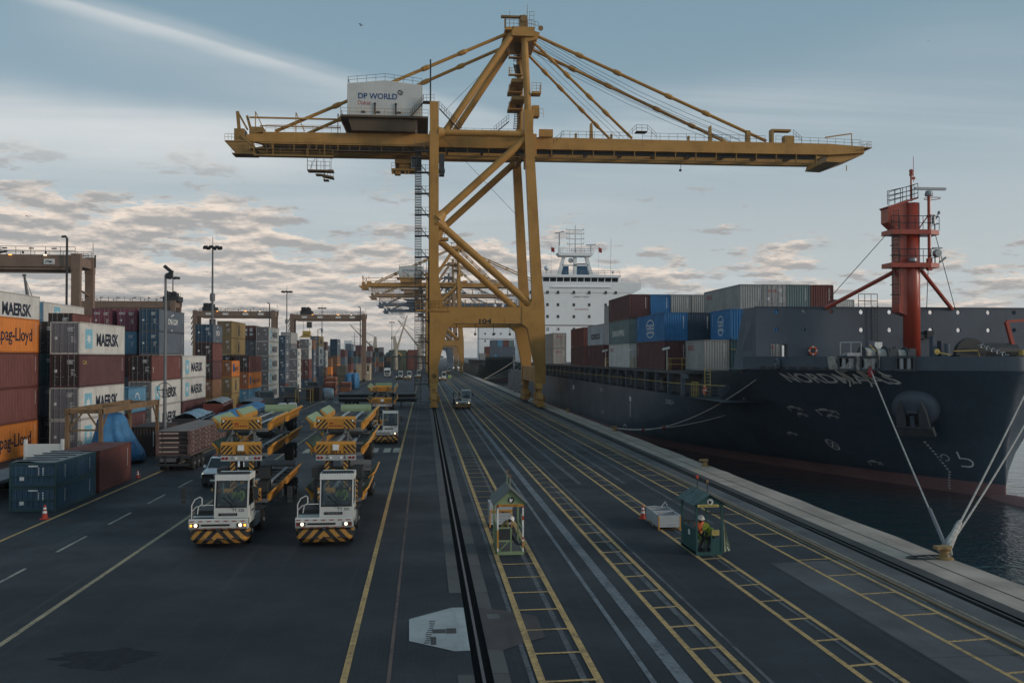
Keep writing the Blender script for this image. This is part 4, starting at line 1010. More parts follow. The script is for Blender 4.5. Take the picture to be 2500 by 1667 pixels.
def bars(*rects): 
    vs = []; fs = []
    for a, c, d, e in rects: fs.append((len(vs), len(vs) + 1, len(vs) + 2, len(vs) + 3)); vs += [(a, c), (d, c), (d, e), (a, e)]
    return vs, fs
M['hullwhite'] = plain('worn_hull_white', (0.66, 0.66, 0.66), 0.6, 0, 0.25)
hull_text('NORDMAAS', 68.45, 6.42, 6.15, .70, M['hullwhite'], 0, .015)
hull_text('2CHIJCH', 89.5, 3.75, 2.2, .42, M['hullwhite'], 0, .0)
hull_text('FR 24', 123.6, 3.7, 2.2, .45, M['hullwhite'], 0, .0)
on_hull(ring_poly(.36, .44), 'thruster_mark', M['hullwhite'], 71.0, 1.35); on_hull(bars((-.3, -.3, -.22, -.22)), 'thruster_mark', M['hullwhite'], 71.0, 1.35)
vs = []; fs = []
for a in (PI / 4, 3 * PI / 4):
    d = (math.cos(a) * .38, math.sin(a) * .38); n_ = (-math.sin(a) * .04, math.cos(a) * .04); k = len(vs)
    vs += [(-d[0] - n_[0], -d[1] - n_[1]), (d[0] - n_[0], d[1] - n_[1]), (d[0] + n_[0], d[1] + n_[1]), (-d[0] + n_[0], -d[1] + n_[1])]; fs.append((k, k + 1, k + 2, k + 3))
on_hull((vs, fs), 'thruster_cross', M['hullwhite'], 71.0, 1.35)
arc = [(.34 * math.cos(t) + .15, .34 * math.sin(t) * .95 - .2) for t in [PI / 2 - k * PI / 10 for k in range(11)]]; arc2 = [(.24 * math.cos(t) + .15, .24 * math.sin(t) * .95 - .2) for t in [PI / 2 - k * PI / 10 for k in range(11)]]
vs = arc + arc2; fs = [(k, k + 1, 12 + k, 11 + k) for k in range(10)]
q, w = bars((-.25, .04, .16, .13), (-.25, .1, -.15, .55), (-.3, -.53, .16, -.44)); fs += [tuple(i + len(vs) for i in f) for f in w]; vs += q
on_hull((vs, fs), 'bulb_mark', M['hullwhite'], 62.25, 1.05)
for i in range(17):
    z = 2.1 - i * .21
    on_hull(bars((-.07, 0, .07, .1)), 'draught_mark', M['hullwhite'], 63.45 + (.25 * max(0, z) if z > 0 else -.5 * z), z)
on_hull(ring_poly(.2, .25), 'draught_ring', M['hullwhite'], 63.3, 1.1)
for (y, z, s) in ((68.65, .18, 1.), (70.8, 4.3, 1.), (68.5, 4.2, 1.3), (73.8, 2.0, .8), (70.8, 3.76, .7), (68.5, 3.77, .7), (122, 1.0, 1.6), (108, .2, 1.5)):
    on_hull(bars((-.6 * s, 0, .5 * s, .05), (-.6 * s, -.3 * s, -.54 * s, .05), (.45 * s, -.2 * s, .5 * s, .05), (-.3 * s, .08, .1 * s, .16), (.16 * s, -.14, .34 * s, -.07)), 'plimsoll_mark', M['hullwhite'], y, z)
on_hull(bars((-.5, .55, .5, 1.05), (-.1, -1.3, .1, .55)), 'tug_mark', M['hullwhite'], 105.2, 2.7)
on_hull(bars((-.8, -.35, .8, .35)), 'pilot_mark', M['hullwhite'], 146, 3.5)
# anchor and its bolster
A0 = Vector((33.3, 60.2, 4.75)); 
def hp(y, z): return Vector((hx(y, z), y, z))
T = (hp(62.2, 4.75) - hp(63.7, 4.75)).normalized(); U = (hp(62.9, 5.5) - hp(62.9, 4.0)).normalized(); N = T.cross(U).normalized(); N = -N if N.x > 0 else N
N = (N * .55 + Vector((N.x, N.y, 0)).normalized() * .45).normalized(); T = (T - N * T.dot(N)).normalized(); U2 = N.cross(T).normalized(); U2 = U2 if U2.z > 0 else -U2; A0 = hp(62.9, 4.75) + N * .35
def fr(t, u, n): return tuple(A0 + T * t + U2 * u + N * n)
b = MB(O)
rings = []
for s_, h in ((1.0, -1.6), (1.0, -.1), (.97, .12), (.88, .34), (.72, .50), (.45, .58), (.12, .6)):
    rings.append([fr(1.62 * s_ * math.cos(2 * PI * k / 24), 1.5 * s_ * math.sin(2 * PI * k / 24) + .15 * (1 - s_), h) for k in range(24)])
b.loft(rings); bol = b.build('anchor_bolster', M['shipgrey'], ship)
for p_ in bol.data.polygons: p_.use_smooth = True
M['anchor'] = paint('anchor_paint', (0.075, 0.08, 0.09), 0.65, 0.6, 0.5, streak=False, scale=2)
b = MB(O)
b.prism([fr(-1.15, -1.75, .35), fr(1.4, -1.75, .35), fr(1.3, -1.0, .6), fr(-1.05, -1.0, .6)], N * .45)
for s_ in (-1, 1):
    b.prism([fr(s_ * .42, -1.2, .6), fr(s_ * 1.15, -1.2, .6), fr(s_ * .98, .1, .65), fr(s_ * .72, .95, .72), fr(s_ * .45, .0, .65)], N * .32)
anc = b.build('anchor', M['anchor'], ship)
b = MB(O); b.lathe([(.42, 0), (.42, .1)], (0, 0, 0), 14); b.v = [tuple(Vector(fr(v[0] + O[0], v[1] + O[1] - .45, .62 + v[2] + O[2])) - Vector(O)) for v in b.v]; b.build('hawse_hole', M['black'], anc)
b = MB(O); b.prism([fr(-.13, -1.2, .7), fr(.13, -1.2, .7), fr(.13, -.2, .72), fr(-.13, -.2, .72)], N * .28); b.prism([fr(-.4, .0, .6), fr(.4, .0, .6), fr(.4, .22, .6), fr(-.4, .22, .6)], N * .25); b.build('shank', M['shipgrey'], anc)
b = MB(O); b.ball((40, 58.5, -2.0), 1.0, 14, 10, sq=(1.1, 4.6, 0.95)); bu = b.build('bulb', M['boot'], ship, smooth=True)
# superstructure
def superstructure(root, O, full=True):
    y = 240.0
    b = MB(O); b.box(25.0, y, 7, 54.5, y + 14, 26.6); b.prism([(22.8, y - .15, 28.0), (57.2, y - .15, 28.0), (57.2, y - .15, 26.3), (55.4, y - .15, 25.3), (24.6, y - .15, 25.3), (22.8, y - .15, 26.3)], (0, 5, 0)); s = b.build('superstructure', M['shipwhite'], root)
    b = MB(O); b.box(25.0, y - .05, 16.5, 54.5, y, 16.75); b.build('brown_band', paint_band, s)
    b = MB(O); b.prism([(29.0, y + .9, 28.0), (51.4, y + .9, 28.0), (51.4, y + .3, 30.0), (29.0, y + .3, 30.0)], (0, 7, 0)); b.box(28.6, y, 29.35, 51.8, y + 8, 30.0); b.box(33.4, y - .5, 26.6, 49.2, y - .16, 26.8); s2 = b.build('wheelhouse', M['shipwhite'], root)
    for i in range(12):
        x = 29.3 + i * 1.84; b = MB(O); b.prism([(x, y + .82, 28.2), (x + 1.6, y + .82, 28.2), (x + 1.6, y + .48, 29.25), (x, y + .48, 29.25)], (0, .05, 0)); b.build('bridge_window', M['darkglass'], s2)
    wm = None
    for z in (25.3, 22.05, 18.95, 15.6, 12.4):
        for x in (27.8, 32.2, 35.0, 39.2, 43.3, 47.7, 50.4):
            if wm is None: bb = MB(); bb.box(-.32, -.03, -.4, .32, .03, .4); wm = bb.mesh('cabin_window', M['darkglass'])
            put(wm, 'cabin_window', s, (x - O[0], y - (.17 if z > 25 else .02) - O[1], z - O[2]))
    b = MB(O)
    for x, dx in ((35.7, 1.5), (44.5, -1.5)): b.prism([(x - .5, y + 3, 30), (x + .5, y + 3, 30), (x + dx + .4, y + 3, 35.6), (x + dx - .4, y + 3, 35.6)], (0, 1.2, 0))
    b.box(39.6, y + 3, 30, 40.5, y + 4, 35.7); b.prism([(35.2, y + 2, 36.0), (45.0, y + 2, 36.0), (44.4, y + 2, 35.2), (35.8, y + 2, 35.2)], (0, 4, 0)); b.box(36.6, y + 3, 32.6, 43.6, y + 3.6, 33.0); b.prism([(35.4, y + 3, 36), (36.4, y + 3, 36), (35.7, y + 3, 38.6)], (0, .4, 0)); b.build('radar_mast', M['shipwhite'], root)
    b = MB(O); b.tube((40.1, y + 3, 36), (40.1, y + 3, 43.5), .18, .1, 8)
    for z, w in ((38.4, 2.2), (39.8, 2.3), (41.1, 2.3), (42.2, 2.3)):
        b.tube((40.1 - w, y + 3, z), (40.1 + w, y + 3, z), .07, n=5)
        for k in (-w, w): b.tube((40.1 + k, y + 3, z - .1), (40.1 + k, y + 3, z + .45), .09, n=5)
    for k in (-1.6, 1.6): b.tube((40.1 + k, y + 3, 36), (40.1 + k, y + 3, 42.3), .05, n=4)
    b.tube((35.8, y + 3, 38), (35.8, y + 3, 41.3), .14, n=6); b.beam((34.6, y + 3, 41.2), (37.0, y + 3, 41.8), .25, .25); b.tube((44.3, y + 3, 36), (44.3, y + 3, 38.2), .12, n=6); b.beam((43, y + 3, 38.2), (45.7, y + 3, 38.4), .2, .2); b.tube((49.6, y + 3, 30), (49.8, y + 3, 40), .05, n=4)
    b.build('signal_mast', M['steel'], root)
    b = MB(O); b.ball((32.4, y + 3, 32.0), .75, 12, 8); b.tube((32.4, y + 3, 30), (32.4, y + 3, 31.4), .2, n=6); b.ball((39, y + 4, 34.1), .7, 10, 6); b.ball((50.3, y + 3, 31.0), .4, 8, 6); b.build('satellite_dome', M['shipwhite'], root)
    b = MB(O); b.rail([(29, y + .3, 30), (51.6, y + .3, 30)], 1.1, 2, .04); b.rail([(52, y + .1, 28), (57, y + .1, 28)], 1.1, 1.5, .04); b.rail([(35.4, y + 2.1, 36), (44.8, y + 2.1, 36)], 1.1, 1.2, .04); b.build('bridge_railing', M['steel'], root)
    b = MB(O); b.box(37.4, y + 10, 26, 39.4, y + 14, 33.2); b.box(41.5, y + 10, 26, 45.4, y + 14, 34.0); b.build('funnel', M['funnel'], root)
    for x, c in ((33.6, M['redlens']), (46.4, M['redlens'])):
        b = MB(O); b.prism([(x, y + 3, 36.4), (x + .9, y + 3, 36.1), (x + .9, y + 3, 37.3), (x, y + 3, 37.6)], (0, .03, 0)); b.build('flag', c, root)
        b = MB(O); b.tube((x, y + 3, 30), (x, y + 3, 38.4), .02, n=4); b.build('halyard', M['dark'], root)
    if full:
        text('SAFETY FIRST', s, M['shipgrey'], (39.1, y - .06, 23.95), (1, 0, 0), (0, 0, 1), 4.3, .4, 0, off=O)
        text('NO SMOKING', s, M['printred'], (39.5, y - .06, 20.7), (1, 0, 0), (0, 0, 1), 3.6, .38, 0, off=O)
M['funnel'] = paint('funnel_blue', (0.03, 0.10, 0.19), 0.5, 0.3, 0)
paint_band = paint('brown_band_paint', (0.12, 0.07, 0.05), 0.6)
superstructure(ship, O)
b = MB(O); b.box(28.5, 234, 14.2, 33.5, 236, 14.9); b.rail([(28.5, 233.9, 14.9), (34, 233.9, 14.9)], 1, 1, .06); b.box(30, 234, 11, 30.4, 236, 14.2); b.build('provision_gangway', M['shipwhite'], ship)
# second ship astern
ship2 = thing('container_ship', 'black hulled container ship moored farther along, bow seen under the crane portal', 'ship', (40, 150 + 312, -1.5))
for o in list(ship.children):
    if o.name.split('.')[0] in ('hull', 'forecastle_side', 'bulwark', 'bulb', 'forecastle_deck', 'main_deck', 'breakwater', 'chock'):
        copy_tree(o, parent=ship2, color=(0.012, 0.022, 0.022))
superstructure(ship2, (40, 150 + 130, -1.5), False)
# mooring ropes
def rope(name, A, E, sag, r, label, group='mooring ropes from the ship to the quay', n=18, stiff=None):
    A = Vector(A); E = Vector(E); b = MB()
    b.path([A.lerp(E, i / n) - Vector((0, 0, sag * 4 * (i / n) * (1 - i / n))) for i in range(n + 1)], r, 6)
    o = b.build(name, M['rope']); tag(o, label, 'rope', group); return o
B1 = (21.55, 36.45, 0.42)
ra = rope('mooring_rope', (hx(62.8, 7.3) - .25, 62.8, 7.4), B1, .12, .045, 'pale rope from the red chafe guard on the bow down to the front bollard')
b = MB(); b.ball((hx(62.8, 7.3) - .3, 62.7, 7.25), .3, 8, 6, sq=(.8, .8, 1.3)); b.build('chafe_guard', M['printred'], ra)
A = Vector((hx(62.8, 7.3) - .25, 62.8, 7.4)); E = Vector(B1)
b = MB(); b.path([A.lerp(E, f) for f in (.855, .86, .93, .985, .99)], [.05, .085, .09, .085, .05], 8); b.build('rope_sleeve', paint('frayed_sleeve', (0.20, 0.19, 0.20), 0.9, 0.5, 0, streak=False, bump=1.0), ra)
rb = rope('mooring_rope', (80 - hx(58.9, 7.6), 58.9, 7.6), B1, .15, .05, 'left rope of the pair rising from the front bollard past the stem')
rc = rope('mooring_rope', (80 - hx(59.4, 7.4) + .2, 59.4, 7.5), (21.62, 36.4, .5), .35, .05, 'right rope of the pair rising from the front bollard past the stem')
A = Vector((80 - hx(58.9, 7.6), 58.9, 7.6))
b = MB(); b.path([A.lerp(E, f) for f in (.90, .91, .95, .98, .995)], [.05, .13, .14, .13, .08], 8); b.path([A.lerp(E, .93) + Vector((.1, 0, 0)), (21.8, 36.6, .35), (21.6, 36.2, .2)], .07, 6); b.path([A.lerp(E, .94) + Vector((-.1, 0, 0)), (21.3, 36.6, .3), (21.5, 36.2, .15)], .06, 6); b.build('rope_splice', M['rope'], rb)
rope('mooring_rope', (hx(68.15, 7.82) - .1, 68.15, 7.82), (21.45, 102.4, .36), 1.9, .045, 'upper sagging rope from the round chock to the distant yellow bollard')
rd = rope('mooring_rope', (hx(64.6, 7.1) - .3, 64.6, 7.4), (21.45, 102.3, .36), 1.5, .04, 'lower sagging rope from the hanging coils to the distant yellow bollard')
b = MB(); b.ball((22.3, 84.5, 1.75), .14, 8, 6, sq=(1.2, 1.2, 1.8)); b.ball((22.0, 91.5, .98), .13, 8, 6, sq=(1.2, 1.2, 1.8)); b.build('chafe_guard', M['floatred'], rd)
b = MB()
def hang(y, z, d=.12): return (hx(y, min(7.4, max(z, 6.6))) - d - 0.1, y, z)
rnd = random.Random(3)
for (ya_, yb_, drop, k) in ((64.6, 63.4, .9, 4), (63.6, 62.5, 1.0, 4), (64.7, 64.4, .8, 3), (63.5, 63.3, 1.4, 3), (62.9, 62.3, .5, 4)):
    for i in range(k):
        d = drop + rnd.uniform(-.15, .15); y1, y2 = ya_ + rnd.uniform(-.15, .15), yb_ + rnd.uniform(-.15, .15)
        b.path([hang(y1 + (y2 - y1) * t / 8, 8.35 - d * (1 - abs(2 * t / 8 - 1) ** 2.2) + rnd.uniform(-.04, .04), .12 + .05 * i) for t in range(9)], .07, 6)
for (y, z1) in ((64.4, 6.2), (64.2, 6.4), (63.4, 6.2), (63.2, 6.3), (62.4, 6.9)):
    b.path([hang(y + rnd.uniform(-.06, .06), 8.3 - (8.3 - z1) * t / 6, .2) for t in range(7)], .075, 6)
tag(b.build('rope_coil', M['rope']), 'thick tangled ropes hanging over the bulwark above the ship name', 'rope')
rope('mooring_rope', (hx(61, 7) + 2.0, 367, 7.4), (21.5, 331.5, .4), .3, .07, 'steepest rope from the black bow of the second ship to its bollard')
for i, (xx, yy, zz) in enumerate(((33.0, 300, 9), (33, 290, 7), (33.0, 281, 5.4))):
    rope('mooring_rope', (xx * .0 + 24.2, 232 + i * 6, 6.5 - i * 1.3), (21.5, 331.2, .4), .4, .06, ('upper', 'middle', 'lowest')[i] + ' stern rope of the near ship fanning out to the far bollard')
# life rings
def ring(loc, label, ax):
    b = MB(); b.torus((0, 0, 0), .31, .085, ax, 18, 8); o = b.build('life_ring', M['orangeviz'], loc=loc); tag(o, label, 'life ring', 'life rings on the ship')
    b = MB()
    for k in range(4):
        a = k * PI / 2; c = (.31 * math.cos(a), 0, .31 * math.sin(a)) if ax == 'y' else (0, .31 * math.cos(a), .31 * math.sin(a)); b.ball(c, .1, 8, 6)
    b.build('white_band', M['printwhite'], o)
ring((33.0, 75.85, 8.87), 'orange life ring on the grey wall of the forecastle', 'y')
ring((24.75, 79.8, 5.4), 'orange life ring on the side railing below the containers', 'x')
# bollards on the quay edge
bm_ = None
for x, y, lab in ((21.45, 36.4, 'yellow mooring bollard in front holding the thick ropes'), (21.35, 68.8, 'yellow mooring bollard alone at the quay edge beside the ship bow'), (21.4, 102.4, 'yellow mooring bollard where two sagging ropes end'), (21.45, 136.9, 'yellow mooring bollard next to the right crane leg'), (21.45, 331.5, 'mooring bollard far off where the second ship is tied')):
    if bm_ is None:
        b = MB(); b.lathe([(.34, 0), (.34, .05), (.2, .1), (.18, .34), (.27, .42), (.27, .5), (.15, .55)], (0, 0, 0), 14); b.prism([(-.42, -.17, .4), (.2, -.2, .42), (.2, .2, .42), (-.42, .17, .4)], (0, 0, .13)); bm_ = b.build('mooring_bollard', paint('bollard_yellow', (0.30, 0.19, 0.08), 0.6, 0.5, 0.2, streak=False)); o = bm_
    else:
        o = bm_.copy(); COL.objects.link(o)
    o.location = (x, y, 0.004); tag(o, lab, 'bollard', 'bollards along the quay edge')
b = MB()
for k in range(4):
    b.path([(20.4 + .5 * math.cos(t + k) * (1 + .2 * k) + .2 * k, 36.6 + .35 * math.sin(t * 1.0 + k), .03 + .01 * k) for t in [i * .6 for i in range(11)]], .018, 4)
tag(b.build('thin_line', M['dark']), 'thin dark line lying in loops beside the front bollard', 'line')
# ---------------------------------------------------------------- freight containers
W = 2.44
def corr(b, x, y0, y1, z0, z1, axis, out, pitch=.278, d=.036):
    """one corrugated wall: trapezoid waves between two ends; out is the sign of the outward side"""
    L = y1 - y0; n = max(1, int(round(L / pitch))); p = L / n
    prof = []
    for i in range(n):
        a = y0 + i * p
        prof += [(a, 0), (a + .32 * p, 0), (a + .5 * p, -d), (a + .82 * p, -d)]
    prof.append((y1, 0))
    def pt(t, o, z): return (x + out * o, t, z) if axis == 'y' else (t, x + out * o, z)
    vs = [pt(t, o, z0) for t, o in prof] + [pt(t, o, z1) for t, o in prof]; k = len(prof)
    fl = (axis == 'y') == (out > 0)
    b.add(vs, [((i, i + 1, k + i + 1, k + i) if fl else (i + 1, i, k + i, k + i + 1)) for i in range(k - 1)])
TPL = {}
def template(L, Hc, end):
    key = (L, Hc, end)
    if key in TPL: return TPL[key]
    b = MB()
    corr(b, W - .03, .1, L - .1, .15, Hc - .1, 'y', 1); corr(b, .03, .1, L - .1, .15, Hc - .1, 'y', -1)
    corr(b, L - .03, .1, W - .1, .15, Hc - .1, 'x', 1)
    if end == 'plain': corr(b, .03, .1, W - .1, .15, Hc - .1, 'x', -1, .24, .045)
    else: b.poly([(0.1, .05, .15), (W - .1, .05, .15), (W - .1, .05, Hc - .1), (.1, .05, Hc - .1)])
    b.poly([(.03, .03, Hc - .03), (W - .03, .03, Hc - .03), (W - .03, L - .03, Hc - .03), (.03, L - .03, Hc - .03)])
    b.poly([(.03, .03, .12), (.03, L - .03, .12), (W - .03, L - .03, .12), (W - .03, .03, .12)])
    k = int(L / 1.0)
    for i in range(k): b.box(.3, .3 + i * (L - .6) / k, Hc - .03, W - .3, .3 + (i + .5) * (L - .6) / k, Hc - .012)
    body = b.mesh('container', M['box'], fix=False)
    b = MB()
    for x0 in (0, W - .1):
        for y0 in (0, L - .1): b.box(x0, y0, .11, x0 + .1, y0 + .1, Hc - .11)
    for x0 in (0, W - .07): b.box(x0, .1, 0.02, x0 + .07, L - .1, .16); b.box(x0, .1, Hc - .1, x0 + .07, L - .1, Hc - .01)
    for y0 in (0, L - .07): b.box(.1, y0, .02, W - .1, y0 + .07, .16); b.box(.1, y0, Hc - .12, W - .1, y0 + .07, Hc - .01)
    frame = b.mesh('frame', M['box'], fix=False)
    b = MB()
    for x0 in (-.01, W - .165):
        for y0 in (-.01, L - .165):
            for z0 in (0, Hc - .12): b.box(x0, y0, z0, x0 + .175, y0 + .175, z0 + .12)
    cast = b.mesh('corner_casting', M['box'], fix=False)
    door = rod = None
    if end == 'door':
        b = MB(); b.box(.11, .015, .17, W / 2 - .012, .05, Hc - .13)
        for i in range(4):
            z0 = .3 + i * (Hc - .55) / 4; b.box(.2, .0, z0, W / 2 - .1, .016, z0 + (Hc - .55) / 4 - .13)
        door = b.mesh('door', M['box'], fix=False)
        b = MB(); b.tube((0, -.02, .1), (0, -.02, Hc - .06), .02, n=6); b.box(-.05, -.03, .9, .3, -.005, .94)
        for z in (.16, .6, Hc / 2, Hc - .6, Hc - .2): b.box(-.05, -.03, z, .05, .01, z + .06)
        rod = b.mesh('lock_rod', M['rod'], fix=False)
    TPL[key] = (body, frame, cast, door, rod)
    return TPL[key]
def star_emblem(parent, x, y, z, w, h, out):
    b = MB(); b.box(x, y, z, x + out * .006, y + w, z + h); o = b.build('emblem', M['sky'], parent)
    b = MB(); cy, cz = y + w / 2, z + h / 2; pts = []
    for k in range(14):
        a = PI / 2 + k * PI / 7; r = (.46 if k % 2 == 0 else .17); pts.append((x + out * .012, cy + r * w * math.cos(a) * .95, cz + r * h * math.sin(a) * .72))
    b.poly(pts); b.build('star', M['printwhite'], o, fix=False)
ORG = (0.62, 0.20, 0.035); RED = (0.155, 0.052, 0.045); MAR = (0.105, 0.042, 0.045); WHT = (0.57, 0.56, 0.53); GRD = (0.165, 0.165, 0.18); TAN = (0.36, 0.245, 0.10); NAV = (0.025, 0.07, 0.12); SLATE = (0.10, 0.125, 0.16); PNK = (0.20, 0.055, 0.085); LBL = (0.10, 0.25, 0.38); CBL = (0.03, 0.16, 0.36); GRN = (0.15, 0.21, 0.215); LGR = (0.33, 0.33, 0.32); DRK = (0.04, 0.028, 0.028); TEAL = (0.045, 0.10, 0.12); BRN = (0.22, 0.11, 0.06)
def container(X, y, z, L, Hc, col, label, end='door', endcol=None, mark=None, side='+', group='containers stacked in the yard', detail=2, rods=True):
    """X is the x of the face that looks to the quay (yard: +x side, ship: -x side)"""
    body, frame, cast, door, rod = template(L, Hc, end)
    x0 = X - W if side == '+' else X
    x0 += random.uniform(-.02, .02); y += random.uniform(-.04, .04)
    o = put(body, 'container', None, (x0, y, z), color=col); tag(o, label, 'container', group)
    ec = endcol or col
    jit = random.uniform(.9, 1.1); fc = tuple(min(1, c * .8 * jit) for c in col)
    put(frame, 'frame', o, color=fc)
    if detail > 1: put(cast, 'corner_castings', o, color=scale3(fc, .6), kind='stuff')
    if door:
        d1 = put(door, 'door', o, color=ec)
        d2 = put(door, 'door', o, (W / 2 - .1, 0, 0), color=ec)
        if detail > 0 and rods:
            for d, xs in ((d1, (.42, .9)), (d2, (.42, .9))):
                for xx in xs: put(rod, 'lock_rod', d, (xx, 0, 0))
    px = (W - .026) if side == '+' else .026
    ov = 1 if side == '+' else -1
    def T(s, a, w, zc, h, mat, bold=.02):
        if side == '+': text(s, o, mat, (px, a, zc), (0, 1, 0), (0, 0, 1), w, h, bold)
        else: text(s, o, mat, (px, a + w, zc), (0, -1, 0), (0, 0, 1), w, h, bold)
    def E(s, a, w, zc, h, mat, bold=.02, up=(0, 0, 1), right=(1, 0, 0)): text(s, o, mat, (a, -.008 if end == 'door' else .018, zc), right, up, w, h, bold)
    k = L / 12.19
    if mark == 'star':
        star_emblem(o, px, 1.5 * k, .55 * Hc / 2.9, 1.75 * k, 1.75 * Hc / 2.9, ov); T('MAERSK', 4.3 * k, 6.1 * k, .85 * Hc / 2.9, 1.15 * Hc / 2.9, M['printnavy'], .035)
    elif mark == 'starsmall':
        star_emblem(o, px, .8 * k, .7, 1.3 * k, 1.5, ov); T('MAERSK', 2.6 * k, 4.2 * k, 1.0, .8, M['printnavy'], .035)
    elif mark == 'starend':
        star_emblem(o, px, 3.0, .9, 1.7, 1.6, ov); T('MAERSK', 6.0, 4.5, .5, 1.0, M['printnavy'], .03)
    elif mark == 'hapag': T('Hapag-Lloyd', 3.2 * k, 7.6 * k, 1.0, 1.05, M['printnavy'], .01)
    elif mark == 'hapagsmall':
        b = MB(); b.box(px, .9, .8, px + ov * .006, 2.2, 2.1); b.build('emblem', M['printblue'], o); T('Hapag-Lloyd', 3.0 * k, 7.4 * k, 1.0, .85, M['printnavy'], .01)
    elif mark == 'cma':
        T('CMA CGM', 4.2 * k, 4.6 * k, 1.05, .72, M['printwhite'], .03)
        for zz, s_ in ((2.15, 1), (.25, -1)):
            b = MB(); b.prism([(px, (5.6 + q * .16) * k, zz + s_ * .28 * math.sin(q / 8 * PI / 2) * .9) for q in range(9)] + [(px, (5.75 + q * .16) * k, zz + s_ * .28 * math.sin(q / 8 * PI / 2) * .9 - s_ * .12) for q in range(8, -1, -1)], (ov * .006, 0, 0)); b.build('swoosh', M['printwhite'], o)
    elif mark == 'msc':
        if L > 7: text('MSC', o, M['printnavy'], (px, 6.9 * k, .5), (0, 0, 1), (0, -1, 0), 1.9, 1.2 * k, .05)
        else: text('MSC', o, M['printnavy'], (px, 3.8, .5), (0, 0, 1), (0, -1, 0), 1.6, 1.1, .05)
    elif mark == 'mscend': T('MSC', 3.5, 5.2, .8, 1.2, M['printnavy'], .05)
    elif mark == 'one': E('ONE', .25, .75, Hc - .75, .3, M['printwhite'], .02)
    elif mark == 'T': T('7', .5, .3, .9, .6, M['printwhite'])
    elif mark == 'cai': T('CAI', .9, .95, Hc - .85, .35, M['railyellow'])
    elif mark == 'arc':
        b = MB(); 
        for q in range(7): a = .3 + q * .38; b.box(px, 3.0 + .75 * math.cos(a) - .09, 1.2 + .75 * math.sin(a) - .09, px + ov * .006, 3.0 + .75 * math.cos(a) + .13, 1.2 + .75 * math.sin(a) + .09)
        b.build('emblem', M['printwhite'], o)
    elif mark == 'cosco':
        T('COSCO', 4.3 * k, 3.3 * k, 1.3, .55, M['printwhite'], .02); T('SHIPPING', 4.5 * k, 2.9 * k, .85, .3, M['printwhite'], .02)
        b = MB(); n = 28; 
        for r in (1.95 * k,):
            for q in range(n):
                if abs(math.sin(2 * PI * (q + .5) / n)) < .42: continue
                a, c = 2 * PI * q / n, 2 * PI * (q + .8) / n; cy = 5.95 * k
                b.prism([(px, cy + r * math.cos(a), 1.38 + .98 * math.sin(a)), (px, cy + r * math.cos(c), 1.38 + .98 * math.sin(c)), (px, cy + (r - .2 * k) * math.cos(c), 1.38 + .88 * math.sin(c)), (px, cy + (r - .2 * k) * math.cos(a), 1.38 + .88 * math.sin(a))], (ov * .006, 0, 0))
        b.build('emblem', M['printwhite'], o)
    elif mark == 'china': T('CHINA SHIPPING', 3.0, 7.2, .95, .75, M['printwhite'], .02)
    elif mark == 'coscowhite': T('cosco', 2.8, 6.6, .9, .75, M['printnavy'], .03)
    elif mark == 'oocl': T('OOCL', 12.19 * k - 3.0 if ov < 0 else .6, 2.2, Hc - .95, .45, M['printred'], .02)
    elif mark == 'ooclend': E('OOCL', .5, 1.2, Hc - .8, .26, M['printred'], .02)
    elif mark == 'windows':
        b = MB()
        for xx in (.35, 1.35):
            for zz in (.9, 1.7): b.box(xx, -.012, zz, xx + .55, -.004, zz + .5)
        b.build('label', M['printwhite'], o)
    # small white code blocks on the end and the side
    if detail > 0:
        b = MB()
        if end == 'door':
            for q in range(3): b.box(1.42, -.008, Hc - .55 - q * .13, 1.42 + (.6, .45, .5)[q], .0, Hc - .49 - q * .13)
            for q in range(4): b.box(1.75, -.008, 1.5 - q * .14, 1.75 + random.choice((.2, .32, .4)), .0, 1.55 - q * .14)
            b.box(.35, -.008, 1.3, .6, 0, 1.55)
        else:
            for q in range(9): b.box(W - .5, .012, Hc - .5 - q * .14, W - .42, .022, Hc - .42 - q * .14)
        for q in range(8): b.box(px, L - .75, Hc - .45 - q * .15, px + ov * .006, L - .67, Hc - .36 - q * .15)
        o2 = b.build('code_print', M['printwhite'], o); o2['kind'] = 'stuff'
    return o
def stack(X, y, L, Hc, levels, place, where='+', group='containers stacked in the yard', detail=2, z0=0.0, end='door'):
    """levels from the ground up: (colour, door colour or None, mark, words about its look)"""
    n = len(levels)
    for i, (col, ec, mk, look) in enumerate(levels):
        pos = {1: ''}.get(n) if n == 1 else ('bottom of' if i == 0 else 'top of' if i == n - 1 else {1: 'second up in', 2: 'third up in', 3: 'fourth up in'}[i])
        lab = f"{look}, {pos} {place}" if pos else f"{look}, {place}"
        container(X, y, z0 + i * Hc, L, Hc, col, lab, end, ec, mk, where, group, detail)
HC, ST, L40, L20 = 2.896, 2.591, 12.19, 6.06
w_ = 'white container with star logo'
stack(-33.4, 71.65, L40, HC, [(ORG, None, 'hapag', 'orange container with dark lettering'), (RED, None, None, 'brick red container'), (RED, None, None, 'red brown container'), (ORG, None, 'hapag', 'orange container with dark lettering')], 'the stack cut by the left frame edge')
stack(-37.0, 80.6, L40, 2.83, [(MAR, None, None, 'maroon container'), (NAV, None, None, 'navy container'), (LGR, None, None, 'grey container'), (RED, None, None, 'red container'), (WHT, GRD, 'star', 'white container with black lettering')], 'the stack behind the orange one')
stack(-29.8, 83.15, L40, 2.85, [(WHT, GRD, 'star', w_), (WHT, GRD, 'star', w_), (MAR, DRK, 'cai', 'maroon container with dark doors'), (WHT, GRD, 'star', 'rust stained white container with star logo')], 'the stack behind the rusty frame')
stack(-33.4, 88.0, L40, HC, [(DRK, None, None, 'near black container'), (SLATE, None, None, 'blue grey container'), (TEAL, None, None, 'dark teal container'), (DRK, None, None, 'dark brown container')], 'the dark gap left of the star logo stack')
